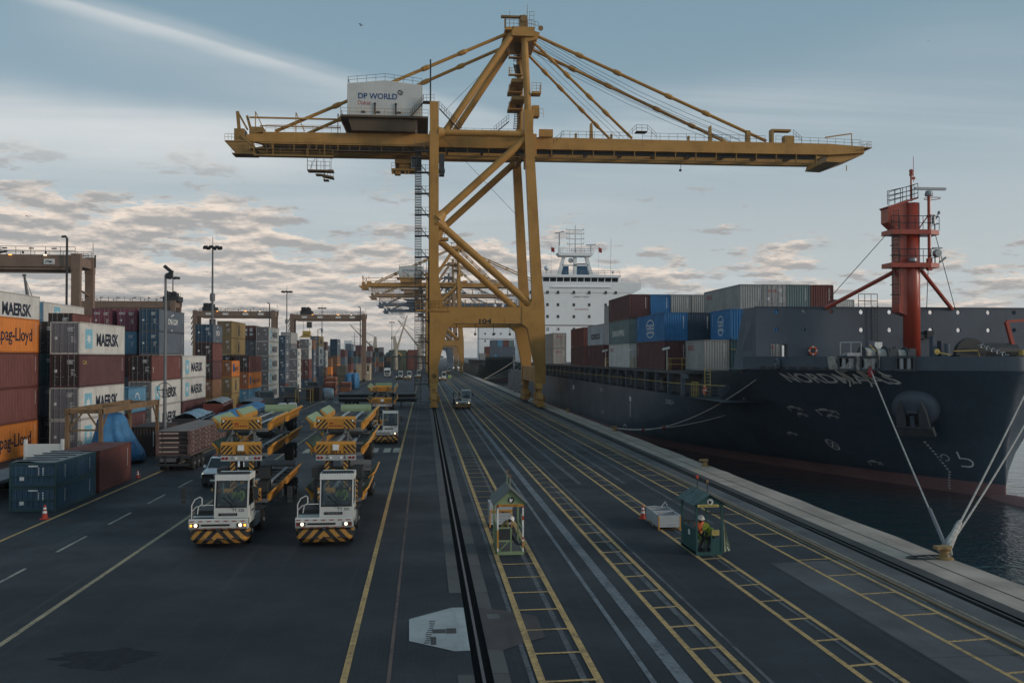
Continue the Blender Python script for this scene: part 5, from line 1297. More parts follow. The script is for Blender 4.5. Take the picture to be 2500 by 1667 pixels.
stack(-29.8, 96.5, L20, ST, [(MAR, None, None, 'short red brown container'), (LBL, None, 'arc', 'short light blue container with white arc')], 'the low pair between two white stacks')
stack(-29.8, 104.6, L40, 2.84, [(WHT, GRD, 'star', w_), (WHT, GRD, 'star', 'peeling white container with star logo'), (RED, DRK, 'T', 'red container with dark doors')], 'the stack behind the lamp post')
stack(-29.8, 117.6, L40, 2.84, [(MAR, None, None, 'dark red container'), (WHT, GRD, 'star', w_), (WHT, GRD, 'star', w_)], 'the stack right of the lamp post')
stack(-33.4, 120.3, L40, HC, [(MAR, None, None, 'maroon container'), (RED, None, None, 'red container'), (LGR, None, None, 'grey container'), (SLATE, NAV, None, 'slate container with navy doors'), (SLATE, NAV, 'cma', 'slate container with white lettering')], 'the five high navy stack')
stack(-36.5, 121.5, L40, HC, [(RED, None, None, 'red container'), (GRD, None, None, 'grey container'), (MAR, None, None, 'maroon container'), (LBL, None, None, 'light blue container'), (PNK, None, 'one', 'pink container')], 'the stack left of the navy stack')
stack(-39.6, 121.5, L40, HC, [(RED, None, None, 'red container'), (GRD, None, None, 'grey container'), (MAR, None, None, 'maroon container'), (RED, None, None, 'brick red container'), (PNK, None, 'one', 'pink container')], 'the leftmost pink topped stack')
stack(-36.9, 100.9, L20, ST, [(DRK, None, None, 'dark container'), (MAR, None, None, 'maroon container'), (RED, None, None, 'red container'), (DRK, None, None, 'dark brown container'), (RED, DRK, 'T', 'rust red container with white figure')], 'the short rear stack')
stack(-42.0, 106.5, L40, HC, [(RED, None, None, 'red container'), (GRD, None, None, 'grey container'), (TEAL, None, None, 'teal container'), (MAR, None, None, 'maroon container'), (WHT, LBL, 'starend', 'pale container with star logo')], 'the rear stack under the big portal crane')
stack(-29.8, 133.8, L20, ST, [(TAN, None, None, 'short tan container'), (BRN, None, None, 'short brown container'), (MAR, DRK, None, 'short maroon container'), (RED, DRK, None, 'short red container'), (SLATE, NAV, 'cma', 'short slate container with navy doors')], 'the stack before the tan one')
stack(-32.9, 161.8, L40, HC, [(MAR, None, None, 'maroon container'), (RED, None, None, 'red container'), (DRK, None, None, 'dark container'), (TAN, (0.2, .14, .07), 'msc', 'tan container'), (TAN, (0.2, .14, .07), 'msc', 'tan container')], 'the tall tan topped stack')
stack(-29.8, 146.8, L20, ST, [(TAN, (.2, .14, .07), None, 'short tan container'), (TAN, (.2, .14, .07), 'msc', 'short tan container'), (ORG, (.25, .1, .04), 'hapagsmall', 'short orange container')], 'the low stack in front of the tan tower')
stack(-29.8, 160.8, L40, 2.85, [(LBL, None, None, 'light blue container'), (ORG, (.3, .1, .04), 'hapagsmall', 'orange container with blue emblem'), (RED, DRK, 'T', 'red container with dark doors')], 'the three high stack beside the tan tower')
stack(-29.8, 181.1, L40, 2.83, [(WHT, GRD, 'star', w_)] * 5, 'the tall all white tower')
stack(-32.9, 184, L20, HC, [(GRD, None, None, 'grey container'), (MAR, None, None, 'maroon container'), (SLATE, None, None, 'slate container'), (GRD, None, None, 'grey container'), (RED, None, 'windows', 'red container with four white labels')], 'the narrow stack left of the white tower', detail=1)
stack(-29.8, 202, L20, ST, [(RED, NAV, None, 'short red container with navy doors'), (SLATE, NAV, 'cma', 'short slate container'), (SLATE, NAV, 'cma', 'short slate container'), (SLATE, NAV, 'cma', 'short slate container'), (SLATE, NAV, 'cma', 'short slate container')], 'the navy tower right of the white tower', detail=1)
stack(-29.8, 221.4, L20, ST, [(WHT, GRD, 'starsmall', 'short white container')] * 4, 'the short white tower beyond the navy tower', detail=1)
stack(-32.9, 232, L40, HC, [(GRD, None, None, 'grey container'), (SLATE, None, None, 'slate container'), (NAV, None, None, 'navy container'), (GRD, None, None, 'grey container'), (LGR, None, None, 'pale grey container')], 'the grey row behind the short white tower', detail=1)
stack(-29.8, 243, L20, ST, [(NAV, None, None, 'short navy container'), (RED, MAR, None, 'short red container'), (RED, MAR, None, 'short red container'), (WHT, GRD, None, 'short white container'), (WHT, GRD, 'starsmall', 'short white container')], 'the mixed tower left of the orange brown one', detail=1)
stack(-29.8, 253, L20, ST, [(BRN, None, None, 'short brown container'), (SLATE, None, 'cma', 'short slate container'), (SLATE, None, 'cma', 'short slate container'), (SLATE, NAV, 'cma', 'short slate container'), (BRN, None, None, 'short orange brown container')], 'the orange brown topped tower', detail=1)
stack(-32.9, 262, L20, ST, [(RED, None, None, 'red container'), (NAV, None, None, 'navy container'), (GRD, None, None, 'grey container'), (SLATE, None, None, 'slate container'), (RED, None, None, 'bright red container')], 'the row behind the orange brown tower', detail=1)
stack(-29.8, 265.5, L40, 2.85, [(SLATE, None, None, 'slate container'), (GRD, NAV, None, 'grey container'), (WHT, GRD, 'mscend', 'cream container'), (WHT, GRD, 'mscend', 'cream container'), (TAN, GRD, 'mscend', 'tan container')], 'the cream tower under the far portal crane', detail=1)
stack(-29.8, 284, L20, ST, [(RED, None, None, 'short red container'), (BRN, None, None, 'short brown container'), (WHT, GRD, 'starsmall', 'short white container'), (WHT, GRD, 'starsmall', 'short white container'), (MAR, None, None, 'short dark red container')], 'the red topped tower past the cream tower', detail=1)
stack(-29.8, 300, L20, ST, [(BRN, None, None, 'short brown container'), (ORG, None, None, 'short orange container'), (BRN, None, None, 'short brown container')], 'the low orange stack in the far yard', detail=0)
stack(-29.8, 321, L40, HC, [(RED, None, None, 'red container'), (ORG, BRN, None, 'orange container'), (BRN, None, None, 'brown container'), (SLATE, NAV, None, 'slate container'), (SLATE, NAV, 'cma', 'slate container')], 'the far navy tower', detail=0)
far_cols = [(MAR, 'maroon'), (DRK, 'near black'), (SLATE, 'slate'), (RED, 'red'), (TEAL, 'teal'), (NAV, 'navy'), (GRD, 'grey'), (BRN, 'brown')]
rf = random.Random(5)
fi = 0
for X, y, n, place in ((-29.8, 352, 4, 'first dark far stack past the navy tower'), (-32.9, 352, 5, 'second row of the first dark far stack'), (-29.8, 382, 5, 'second dark far stack'), (-29.8, 410, 4, 'third dark far stack'), (-29.8, 438, 5, 'fourth dark far stack'), (-26.5, 470, 5, 'dark far stack left of the tall lamp'), (-26.5, 500, 4, 'dark far stack behind the lamp'), (-26.5, 540, 5, 'dark far stack before the lorry'), (-26.5, 585, 5, 'darkest and farthest yard stack'), (-30, 640, 5, 'last stack by the terminal gate'), (-24.5, 425, 4, 'dark far stack nearest the road, first'), (-23.0, 520, 5, 'dark far stack nearest the road, second'), (-20.5, 560, 4, 'dark far stack nearest the road, third')):
    lv = []
    for i in range(n):
        c, nm = far_cols[(fi * 3 + i * 5 + rf.randint(0, 1)) % 8]; lv.append((c, None, None, nm + ' container'))
    fi += 1
    stack(X, y, L40, 2.75, lv, place, detail=0)
# loose boxes on the ground beside the road
def half_box():
    HB = 1.3
    for i, (z, lab) in enumerate(((0.0, 'lower of two weathered blue half height containers at the roadside'), (HB + .02, 'upper weathered blue half height container with grey tarpaulin roof'))):
        o = thing('half_height_container', lab, 'container', (-22.3, 52.2, z), 0, 'blue half height boxes')
        b = MB(); b.box(.06, .06, .1, W - .06, 6.0, HB - .05)
        for k in range(21): b.box(W - .07, .35 + k * .27, .14, W - .005, .47 + k * .27, HB - .12)
        for k in range(7): b.box(.3 + k * .28, .0, .2, .38 + k * .28, .07, HB - .2)
        b.build('body', M['box'], o, color=(0.045, 0.10, 0.155))
        b = MB()
        for x0 in (0, W - .12):
            for y0 in (0, 5.94): b.box(x0, y0, 0, x0 + .12, y0 + .12, HB)
        for x0 in (0, W - .1): b.box(x0, .1, 0, x0 + .1, 5.95, .12); b.box(x0, .1, HB - .12, x0 + .1, 5.95, HB)
        for y0 in (-.02,): b.box(.1, y0, 0, W - .1, y0 + .1, .12); b.box(.1, y0, HB - .1, W - .1, y0 + .1, HB); b.box(.1, y0 - .02, .55, W - .1, y0 + .06, .62)
        b.build('frame', M['box'], o, color=(0.03, 0.075, 0.085))
        b = MB(); b.box(.55, -.03, .35, .78, .0, .62); b.box(1.0, -.03, HB - .22, 1.5, -.02, HB - .14)
        for q in range(4): b.box(1.72, -.01, .95 - q * .12, 1.8, .0, 1.02 - q * .12); b.box(1.5, -.01, .95 - q * .12, 1.56, .0, 1.02 - q * .12)
        for q in range(6): b.box(W, 1.2, 1.0 - q * .12, W + .008, 1.26, 1.07 - q * .12); b.box(W, 5.0, 1.0 - q * .12, W + .008, 5.06, 1.07 - q * .12)
        b.build('code_print', M['printwhite'], o, kind='stuff')
        if i:
            b = MB(); n = 14; rr = random.Random(1)
            b.loft([[(x, .1 + k * 5.85 / n, HB + .02 + .05 * math.sin(x * 2.2) + rr.uniform(-.02, .03)) for x in (.02, .5, 1.0, 1.4, 1.9, W - .02)] for k in range(n + 1)], caps=False, closed=False)
            b.build('tarpaulin_roof', paint('grey_tarpaulin', (0.23, 0.23, 0.245), 0.8, 0.5, 0.05, streak=False), o)
            b = MB()
            for k in range(5): b.beam((.05, .6 + k * 1.2, HB + .1), (W - .05, .6 + k * 1.2, HB + .1), .05, .05)
            b.build('roof_bow', M['dark'], o, kind='stuff')
half_box()
container(-19.85, 58.9, 0, L20, ST, RED, 'short dull red container on the ground behind the blue half height boxes', 'plain', None, None, '+', 'loose containers by the road')
o = thing('flat_rack', 'pale grey flat rack end with two posts behind the blue boxes', 'flat rack', (-25.6, 62.0, 0), 0)
b = MB(); b.box(0, 0, 0, W, 6, .6); b.build('base', M['shipgrey'], o)
b = MB(); b.box(.1, 0, .6, W - .1, .1, 2.75); b.build('end_wall', M['white'], o)
for x in (0, W - .16): b = MB(); b.box(x, -.03, .6, x + .16, .16, 3.05); b.build('corner_post', M['white'], o)
# ---------------------------------------------------------------- containers on the ship
def sc(bay_y, row_x, tier, L, col, label, mark=None, end='plain', endcol=None, z=None, detail=1):
    return container(row_x, bay_y, 7.05 + tier * HC if z is None else z, L, HC, col, label, end, endcol, mark, '-', 'containers on the deck of the near ship', detail)
R0 = 24.05
sc(90.9, R0, 0, L40, MAR, 'maroon container on the lowest tier below the front blue one')
sc(90.9, R0, 1, L40, CBL, 'long bright blue container with white globe logo at the ship side', 'cosco')
sc(90.9, R0 + 2.5, 1, L40, (0.025, 0.05, 0.085), 'navy container end between the two bright blue ones')
sc(90.9, R0 + 2.5, 0, L40, DRK, 'dark container on the lowest tier beside the maroon one')
sc(83.6, 25.85, 0, L20, LGR, 'grey container with a dark green patch near the forecastle', 'oocl', detail=2)
sc(83.6, 28.4, 0, L20, TEAL, 'teal container with a yellow strap near the forecastle', detail=2)
sc(83.6, 30.95, 0, L20, LGR, 'pale grey container end partly hidden by the forecastle wall', 'ooclend', detail=2)
sc(83.6, 28.4, 1, L20, CBL, 'short bright blue container with white globe logo near the forecastle', 'cosco')
sc(83.6, 30.95, 1, L20, CBL, 'bright blue container end half hidden behind the forecastle wall')
for i in range(4): sc(90.9, 31.9 + 2.48 * i, 1, L40, [CBL, LGR, TEAL, MAR][i], ['blue', 'grey', 'teal', 'maroon'][i] + ' container in the hidden tier behind the forecastle wall')
sc(90.9, 31.9, 2, L40, LGR, 'long grey container with red lettering on the top tier', 'oocl')
sc(90.9, 34.38, 2, L40, LGR, 'grey container with doors and a red logo on the top tier', 'ooclend', 'door', LGR, detail=2)
sc(90.9, 36.86, 2, L40, GRN, 'grey green container end on the top tier above the forecastle wall')
sc(90.9, 39.34, 2, L40, RED, 'red container end on the top tier, nearest the mast')
sc(114, 50.2, 2, L40, MAR, 'dark container edge left of the last grey one by the mast')
sc(114, 52.75, 2, L40, WHT, 'pale container end far right on the top tier behind the mast brace')
sc(114, 50.2, 1, L40, MAR, 'maroon container under the last pale one by the mast')
sc(114, 52.75, 1, L40, LGR, 'grey container under the last pale one by the mast')
sc(106.7, R0, 0, L40, WHT, 'dirty white container with red logo on the lowest tier', 'oocl')
sc(106.7, R0, 1, L40, GRN, 'grey green container with white lettering on the middle tier', 'china')
sc(106.7, R0, 2, L40, MAR, 'maroon container high on the top tier at the ship side')
for i, (c, nm) in enumerate(((CBL, 'blue container end beside the high maroon one'), (LGR, 'grey container end between the blue one and the long grey one'), (LGR, 'narrow grey container end just left of the long grey one'))): sc(106.7, R0 + 2.5 * (i + 1), 2, L40, c, nm)
for i in (1, 2, 3): sc(106.7, R0 + 2.5 * i, 1, L40, [SLATE, MAR, GRD][i - 1], ['slate', 'maroon', 'grey'][i - 1] + ' container supporting the second top tier row')
sc(122.5, R0, 0, L40, MAR, 'maroon container on the lowest tier under the white lettered one')
sc(122.5, R0, 1, L40, (0.42, .44, .46), 'pale container with navy lettering at the ship side', 'coscowhite')
sc(122.5, R0 + 2.5, 1, L40, LGR, 'grey container end behind the pale lettered one')
sc(122.5, R0 + 2.5, 2, L40, LGR, 'grey container just left of the high maroon one')
sc(138.2, R0, 0, L40, MAR, 'maroon container on the lowest tier far aft')
sc(138.2, R0, 1, L40, RED, 'red brown container on the middle tier far aft')
sc(171, R0, 0, L40, (.40, .38, .36), 'cream container lower of the pair next to the crane leg', 'ooclend')
sc(171, R0, 1, L40, (.40, .38, .36), 'cream container upper of the pair next to the crane leg', 'ooclend')
b = MB(); b.box(25.8, 83.4, 6.75, 34, 90, 7.03); b.box(25.8, 83.4, 4.7, 26.1, 83.7, 6.75); b.box(28.3, 83.4, 4.7, 28.6, 83.7, 6.75); b.box(23.95, 90.6, 6.9, 56, 230, 7.04); b.box(28.2, 84, 7.03, 34, 89, 7.04); b.v = [(x - 40, y - 150, z + 1.5) for x, y, z in b.v]; b.build('hatch_cover', M['shipdark'], ship)
b = MB(); b.path([(28.4, 83.5, 9.05), (29.6, 83.45, 9.0), (30.9, 83.5, 9.05)], .03, 5); tag(b.build('yellow_strap', M['railyellow']), 'yellow strap hanging across the teal container end', 'strap')
# containers on the second ship
g2 = 'containers on the deck of the second ship'
sc2 = [(0, 0, LGR), (1, 0, BRN), (2, 0, LBL), (3, 0, RED), (4, 0, LGR), (5, 0, GRD), (1, 1, RED), (2, 1, GRD), (3, 1, LGR), (4, 1, MAR), (5, 1, LGR), (6, 1, GRD), (2, 2, SLATE), (3, 2, LBL), (4, 2, RED), (5, 2, GRN)]
nm = {LGR: 'pale grey', BRN: 'brown', LBL: 'light blue', RED: 'red', GRD: 'grey', MAR: 'maroon', SLATE: 'slate', GRN: 'grey green'}
for c, t_, colr in sc2:
    o = container(24.3 + c * 2.5, 402, 7.05 + t_ * HC, L40, HC, colr, f"{nm[colr]} container end on the second ship, {['lowest', 'middle', 'top'][t_]} tier, column {['one', 'two', 'three', 'four', 'five', 'six', 'seven'][c]} from the quay", 'plain', None, None, '-', g2, 0)
# ---------------------------------------------------------------- terminal tractors and stacked trailers
M['cabwhite'] = paint('cab_white_paint', (0.58, 0.58, 0.55), 0.45, 0.28, 0.16, scale=1.6)
M['hazard'] = stripes('hazard_stripes', (0.46, 0.225, 0.045), (0.02, 0.02, 0.022), 0.34, 0.75)
M['hazard_s'] = stripes('small_hazard_stripes', (0.50, 0.25, 0.045), (0.02, 0.02, 0.022), 0.16, 0.75)
M['guideorange'] = paint('guide_orange', (0.52, 0.235, 0.04), 0.5, 0.4, 0.15, scale=1.5)
M['guidegreen'] = paint('faded_green_primer', (0.235, 0.31, 0.185), 0.65, 0.4, 0.12, scale=1.5)
M['guidedark'] = paint('dark_green_primer', (0.085, 0.13, 0.085), 0.65, 0.5, 0.2, scale=1.5)
M['trailer'] = paint('trailer_grey', (0.17, 0.18, 0.19), 0.5, 0.4, 0.12, scale=1.5)
M['railtop'] = paint('worn_rail_top', (0.42, 0.43, 0.43), 0.45, 0.4, 0.1, scale=1.5)
def wheel(parent, x, y, r, w, name='wheel'):
    b = MB(); h = w / 2
    b.lathe([(r * .58, -h), (r * .93, -h), (r, -h * .7), (r, h * .7), (r * .93, h), (r * .58, h)], (x, y, r), 20, 'x'); o = b.build(name, M['rubber'], parent)
    b = MB(); s = 1 if x > 0 else -1
    b.lathe([(r * .6, -h * .9), (r * .6, h * .9)], (x, y, r), 16, 'x'); b.lathe([(r * .25, 0), (r * .2, s * (h + .05))], (x, y, r), 10, 'x'); b.build('rim', M['steel'], o)
    return o
def wheel_at(parent, x, y, z, r, w): 
    o = wheel(parent, x, y, r, w); o.location = (0, 0, z - r)
    return o
def tractor(label, group='white terminal tractors', code=None, lights=2):
    r = thing('terminal_tractor', label, 'tractor', (0, 0, 0), 0, group)
    b = MB()
    for x in (-.5, .32): b.box(x, .5, .62, x + .18, 5.5, .92)
    for y in (1.2, 2.6, 3.8, 5.2): b.box(-.5, y, .66, .5, y + .15, .86)
    b.box(-.7, 3.7, .92, .7, 4.9, 1.0); b.lathe([(.5, 0), (.5, .12)], (0, 4.25, 1.0), 14); b.build('chassis', M['dark'], r)
    b = MB(); b.box(-1.24, .12, 1.1, 1.24, 2.1, 1.28); b.prism([(-1.25, .1, .82), (-1.25, .02, .9), (-1.25, .02, 1.24), (-1.25, .1, 1.28), (-1.25, .45, 1.28), (-1.25, .45, .82)], (2.5, 0, 0)); b.build('front_panel', M['cabwhite'], r)
    b = MB(); b.box(-.72, -.005, .98, .5, .03, 1.06); b.build('grille_slot', M['black'], r)
    b = MB()
    for i in range(7): b.box(-1.2 + i * .36, .005, 1.17, -1.02 + i * .36, .022, 1.205); 
    for i in range(6): b.box(-.95 + i * .34, .005, .845, -.82 + i * .34, .022, .875)
    b.build('reflector_strip', M['redlens'], r, kind='stuff')
    b = MB(); pl = [(-1.27, .75), (-1.24, .25), (-1.12, .0), (-.6, -.08), (.6, -.08), (1.12, .0), (1.24, .25), (1.27, .75)]
    b.loft([[(x * k, y + dy, z) for x, y in pl] + [(1.1, .8, z), (-1.1, .8, z)] for z, k, dy in ((.22, .9, .12), (.4, .99, .0), (.76, 1, .0))]); bp = b.build('bumper', M['hazard'], r)
    b = MB()
    for x in (-.55, .05, .6): b.box(x, -.09, .4 + .03 * x, x + .34, -.075, .46 + .03 * x)
    b.box(-.05, -.16, .74, .1, .02, .86); b.build('tow_pin', M['dark'], bp)
    for x in (-1.0, 1.0):
        b = MB(); b.box(x - .2, -.002, .93, x + .2, .03, 1.09); hl = b.build('headlight', M['dark'], r)
        b = MB(); b.lathe([(.065, -.02), (.075, .01)], (x * 1.0 - .05 * (1 if x > 0 else -1), -.01, 1.01), 12, 'y'); b.build('lens', M['lamp'] if lights else M['steel'], hl)
        b = MB(); b.box(x + (.1 if x > 0 else -.19), -.012, .96, x + (.19 if x > 0 else -.1), .0, 1.06); b.build('indicator', M['amber'] if lights > 1 else M['redlens'], hl)
    x0, x1, y0, y1 = -.22, 1.25, .22, 1.8
    b = MB()
    b.box(x0, y0, 1.28, x1, y0 + .05, 1.76); b.box(x0, y1 - .05, 1.28, x1, y1, 2.0); b.box(x0, y0 + .05, 1.28, x0 + .05, y1 - .05, 1.76); b.box(x1 - .05, y0 + .05, 1.0, x1, y1 - .05, 1.76)
    yt = .42
    for x in (x0, x1 - .09):
        b.prism([(x, y0, 1.76), (x, y0 + .1, 1.76), (x, yt + .1, 2.92), (x, yt, 2.92)], (.09, 0, 0)); b.box(x, y1 - .1, 1.76, x + .09, y1, 2.92)
    b.prism([(x0 - .01, yt - .04, 2.9), (x0 - .01, yt + .02, 3.16), (x0 - .01, y1 + .02, 3.16), (x0 - .01, y1 + .02, 2.9)], (x1 - x0 + .02, 0, 0)); b.box(x0 + .04, y1 - .04, 2.0, x1 - .04, y1, 2.1)
    cabo = b.build('cab', M['cabwhite'], r)
    b = MB(); b.prism([(x0 + .09, y0 + .03, 1.76), (x0 + .09, y0 + .045, 1.76), (x0 + .09, yt + .045, 2.9), (x0 + .09, yt + .03, 2.9)], (x1 - x0 - .18, 0, 0)); b.build('windscreen', M['glass'], cabo)
    b = MB(); 
    b.box(x0 + .06, y0 - .005, 1.73, x1 - .06, y0 + .03, 1.79); b.prism([(x0 + .06, yt - .01, 2.86), (x0 + .06, yt + .02, 2.86), (x0 + .06, yt + .02, 2.93), (x0 + .06, yt - .01, 2.93)], (x1 - x0 - .12, 0, 0))
    for x in (x0 + .06, x1 - .11): b.prism([(x, y0 - .006, 1.76), (x, y0 + .03, 1.76), (x, yt + .03, 2.9), (x, yt - .006, 2.9)], (.05, 0, 0))
    b.build('window_rubber', M['black'], cabo)
    for x in (x0 + .02, x1 - .035):
        b = MB(); b.prism([(x, y0 + .12, 1.76), (x, y1 - .1, 1.76), (x, y1 - .1, 2.9), (x, yt + .12, 2.9)], (.012, 0, 0)); b.build('side_window', M['glass'], cabo)
    b = MB(); b.box(x1, .75, 1.3, x1 + .01, .77, 2.9); b.box(x1, y1 - .16, 1.3, x1 + .01, y1 - .14, 2.9); b.build('door_seam', M['black'], cabo)
    b = MB()
    b.beam((.15, .2, 2.22), (.62, .17, 1.72), .03, .02); b.beam((.1, .24, 2.2), (.55, .2, 1.85), .02, .015); b.beam((.3, .28, 2.35), (.75, .2, 1.74), .02, .015); b.build('wiper', M['black'], cabo)
    b = MB()
    for i in range(13): b.beam((x0 + .08 + i * .11, yt + .02, 3.17), (x0 + .15 + i * .11, yt + .38, 3.2), .05, .02)
    b.box(x0 + .05, yt + .38, 3.16, x1 - .05, yt + .42, 3.24); b.build('roof_grille', M['dark'], cabo, kind='stuff')
    b = MB(); b.box(.35, .95, 1.5, .95, 1.5, 1.7); b.box(.35, 1.4, 1.6, .95, 1.55, 2.4); b.box(.0, .4, 1.4, 1.1, .55, 1.95); b.torus((.6, .72, 2.0), .2, .02, 'z', 14, 5); b.build('seat', M['dark'], cabo)
    b = MB(); b.path([(-1.18, .25, 1.28), (-1.18, .25, 1.85), (-1.05, .25, 2.1), (-.82, .25, 2.22), (-.74, .25, 2.15), (-.74, .25, 1.9), (-.9, .3, 1.78), (-.96, .35, 1.45)], .025, 6); b.path([(-1.15, .25, 1.6), (-1.0, .25, 1.78), (-.74, .25, 1.85), (-.25, .25, 1.85)], .022, 6); b.build('handrail', M['cabwhite'], r)
    b = MB(); b.path([(-1.15, .3, 1.3), (-1.2, .3, 2.6), (-1.5, .2, 2.65)], .02, 6); b.box(-1.62, .15, 2.15, -1.4, .25, 2.65); b.box(-1.6, .15, 1.95, -1.42, .25, 2.1); b.path([(1.25, .5, 2.6), (1.55, .4, 2.6)], .02, 6); b.box(1.45, .35, 2.1, 1.65, .45, 2.6); b.build('mirror', M['dark'], r)
    b = MB(); b.box(-1.2, 1.0, 1.28, -.35, 2.05, 1.5); b.box(-.3, 1.9, .9, .4, 2.6, 1.7); b.tube((-.6, 2.1, 1.3), (-.6, 2.1, 2.6), .08); b.build('engine_cover', M['dark'], r)
    b = MB(); b.box(.72, 2.3, .55, 1.2, 3.5, 1.08); b.box(-1.2, 2.3, .55, -.72, 3.5, 1.08); b.build('fuel_tank', M['trailer'], r)
    for x in (-1.05, 1.05): wheel(r, x, 1.4, .5, .3)
    for x in (-.92, .92): wheel(r, x, 4.4, .5, .56)
    for x in (-1.25, .68):
        b = MB(); b.box(x, 3.75, 1.05, x + .57, 5.05, 1.1); b.build('mudguard', M['dark'], r)
    if code:
        text(code, cabo, M['black'], (.55, y0 - .004, 1.56), (1, 0, 0), (0, 0, 1), .52, .13, .01)
        b = MB(); b.box(-.02, y0 - .015, 1.38, .78, y0 - .002, 1.5); pl_ = b.build('name_plate', M['black'], cabo); text('TERBERG', pl_, M['steel'], (.04, y0 - .02, 1.405), (1, 0, 0), (0, 0, 1), .68, .07, .0)
        b = MB(); b.box(x1 + .003, .95, 1.75 - .3, x1 + .006, 1.5, 1.75 - .22); b.build('side_print', M['black'], cabo)
    b = MB(); b.box(x1, 1.83, 1.5, x1 + .05, 1.88, 2.4); b.prism([(x1 - .05, 1.82, 1.9), (x1 + .08, 1.82, 1.9), (x1 + .08, 1.82, 2.7), (x1 - .05, 1.82, 2.7)], (0, .03, 0)); b.build('hazard_post', M['hazard_s'], r)
    return r
def trailer(label, group, loc, rz, dz, wheels='road', plate=None, lamp=False, L=13.2):
    r = thing('chassis_trailer', label, 'trailer', loc, rz, group)
    for x in (-.5, .36):
        b = MB(); b.box(x, 0, dz - .42, x + .14, L, dz - .38); b.box(x + .05, 0, dz - .38, x + .09, L, dz - .14); b.build('main_rail', M['trailer'], r)
        b = MB(); b.box(x - .02, .05, dz - .14, x + .16, L, dz - .1); b.build('rail_top', M['railtop'], r)
    cm = None
    for i in range(10):
        if cm is None: b = MB(); b.box(-1.2, -.05, dz - .34, 1.2, .07, dz - .17); cm = b.mesh('cross_member', M['trailer'])
        put(cm, 'cross_member', r, (0, .5 + i * 1.38, 0))
    for y0, y1 in ((.5, 5.3), (6.7, 11.9)):
        for s in (-1, 1):
            b = MB(); sec = [(1.15, -.28), (1.30, -.28), (1.36, .02), (1.58, .30), (1.53, .36), (1.18, .06)]
            ring = lambda y, k: [(s * (1.17 + (a - 1.17) * k), y, dz + (c if c < .03 else .03 + (c - .03) * k)) for a, c in sec]
            b.loft([ring(y0, .6), ring(y0 + .22, 1), ring(y1 - .22, 1), ring(y1, .6)]); g = b.build('guide_flare', M['guideorange'], r)
            b = MB(); b.prism([(s * 1.165, y0 + .24, dz + .07), (s * 1.52, y0 + .24, dz + .375), (s * 1.52, y1 - .24, dz + .375), (s * 1.165, y1 - .24, dz + .07)], (-s * .012, 0, .012)); b.build('liner', M['guidegreen' if not (lamp or wheels == 'road') else 'guidedark'], g)
    b = MB(); b.prism([(-.95, -.05, dz - .18), (-.95, -.1, dz + .3), (-.95, .05, dz + .42), (-.95, .12, dz + .4), (-.95, .02, dz + .28), (-.95, .06, dz - .18)], (1.9, 0, 0)); pe = b.build('end_plate', M['guideorange'], r)
    for x in (-.94, .4):
        b = MB(); b.prism([(x, -.062, dz - .15), (x, -.108, dz + .26), (x + .54, -.108, dz + .26), (x + .54, -.062, dz - .15)], (0, -.006, 0)); b.build('stripe_panel', M['hazard_s'], pe)
    if plate:
        b = MB(); b.box(-.15, -.13, dz + .0, .15, -.1, dz + .28); b.build('sign', M['printwhite'], pe)
        text(plate, pe, M['black'], (-.24, -.085, dz - .16), (1, 0, 0), (0, 0, 1), .48, .13, .02)
    else:
        b = MB(); b.box(-.3, -.09, dz + .06, -.12, -.08, dz + .12)
        for i in range(5): b.box(-.3 + i * .13, -.085, dz - .06, -.24 + i * .13, -.07, dz + .0)
        b.build('worn_print', M['redlens'], pe, kind='stuff')
        for x in (-.82, .82): b = MB(); b.lathe([(.05, -.02), (.05, .02)], (x, -.12, dz + .22), 10, 'y'); b.build('marker_lamp', M['printwhite'], pe)
    b = MB(); b.prism([(-.95, L, dz - .12), (-.95, L - .02, dz + .05), (-.95, L + .12, dz + .33), (-.95, L + .17, dz + .31), (-.95, L + .06, dz + .03), (-.95, L + .06, dz - .12)], (1.9, 0, 0)); b.build('front_plate', M['guidegreen' if not (lamp or wheels == 'road') else 'trailer'], r)
    if lamp:
        b = MB(); b.box(-.97, .0, dz - .5, .97, .1, dz - .24); lb = b.build('lamp_bar', M['railtop'], r)
        for x, m in ((-.85, 'redlens'), (-.68, 'redlens'), (-.25, 'printwhite'), (.25, 'printwhite'), (.68, 'redlens'), (.85, 'redlens')):
            b = MB(); b.lathe([(.065, -.02), (.065, .02)], (x, -.005, dz - .37), 12, 'y'); b.build('tail_lamp', M[m], lb)
        for x in (-.55, .35):
            b = MB(); b.box(x, .15, 1.58, x + .2, .35, dz - .5); b.build('striped_post', M['hazard_s'], r)
        for x in (-1.2, .75):
            b = MB(); b.box(x, .25, 1.75, x + .45, 1.5, 2.25); b.box(x, .3, 2.4, x + .5, 1.6, 2.9); b.build('mudguard', M['dark'], r)
        b = MB()
        for y in (1.0, 2.5, 10.4, 11.7): b.tube((-1, y, dz - 1.15), (1, y, dz - 1.15), .08, n=6); b.box(-.5, y - .1, dz - 1.1, -.36, y + .1, dz - .4); b.box(.36, y - .1, dz - 1.1, .5, y + .1, dz - .4)
        each(b, 'axle', M['dark'], r)
        for y in (10.4, 11.7):
            for x in (-.95, .95): wheel_at(r, x, y, dz - 1.15, .48, .5)
    elif wheels == 'road':
        b = MB()
        for y in (10.6, 11.9): b.tube((-1, y, .5), (1, y, .5), .08, n=6); b.box(-.5, y - .3, .5, -.36, y + .3, dz - .4); b.box(.36, y - .3, .5, .5, y + .3, dz - .4)
        for x in (-.6, .6): b.box(x - .06, 3.0, .1, x + .06, 3.12, dz - .3)
        each(b, 'axle', M['dark'], r)
        for y in (10.6, 11.9):
            for x in (-.95, .95): wheel(r, x, y, .5, .55)
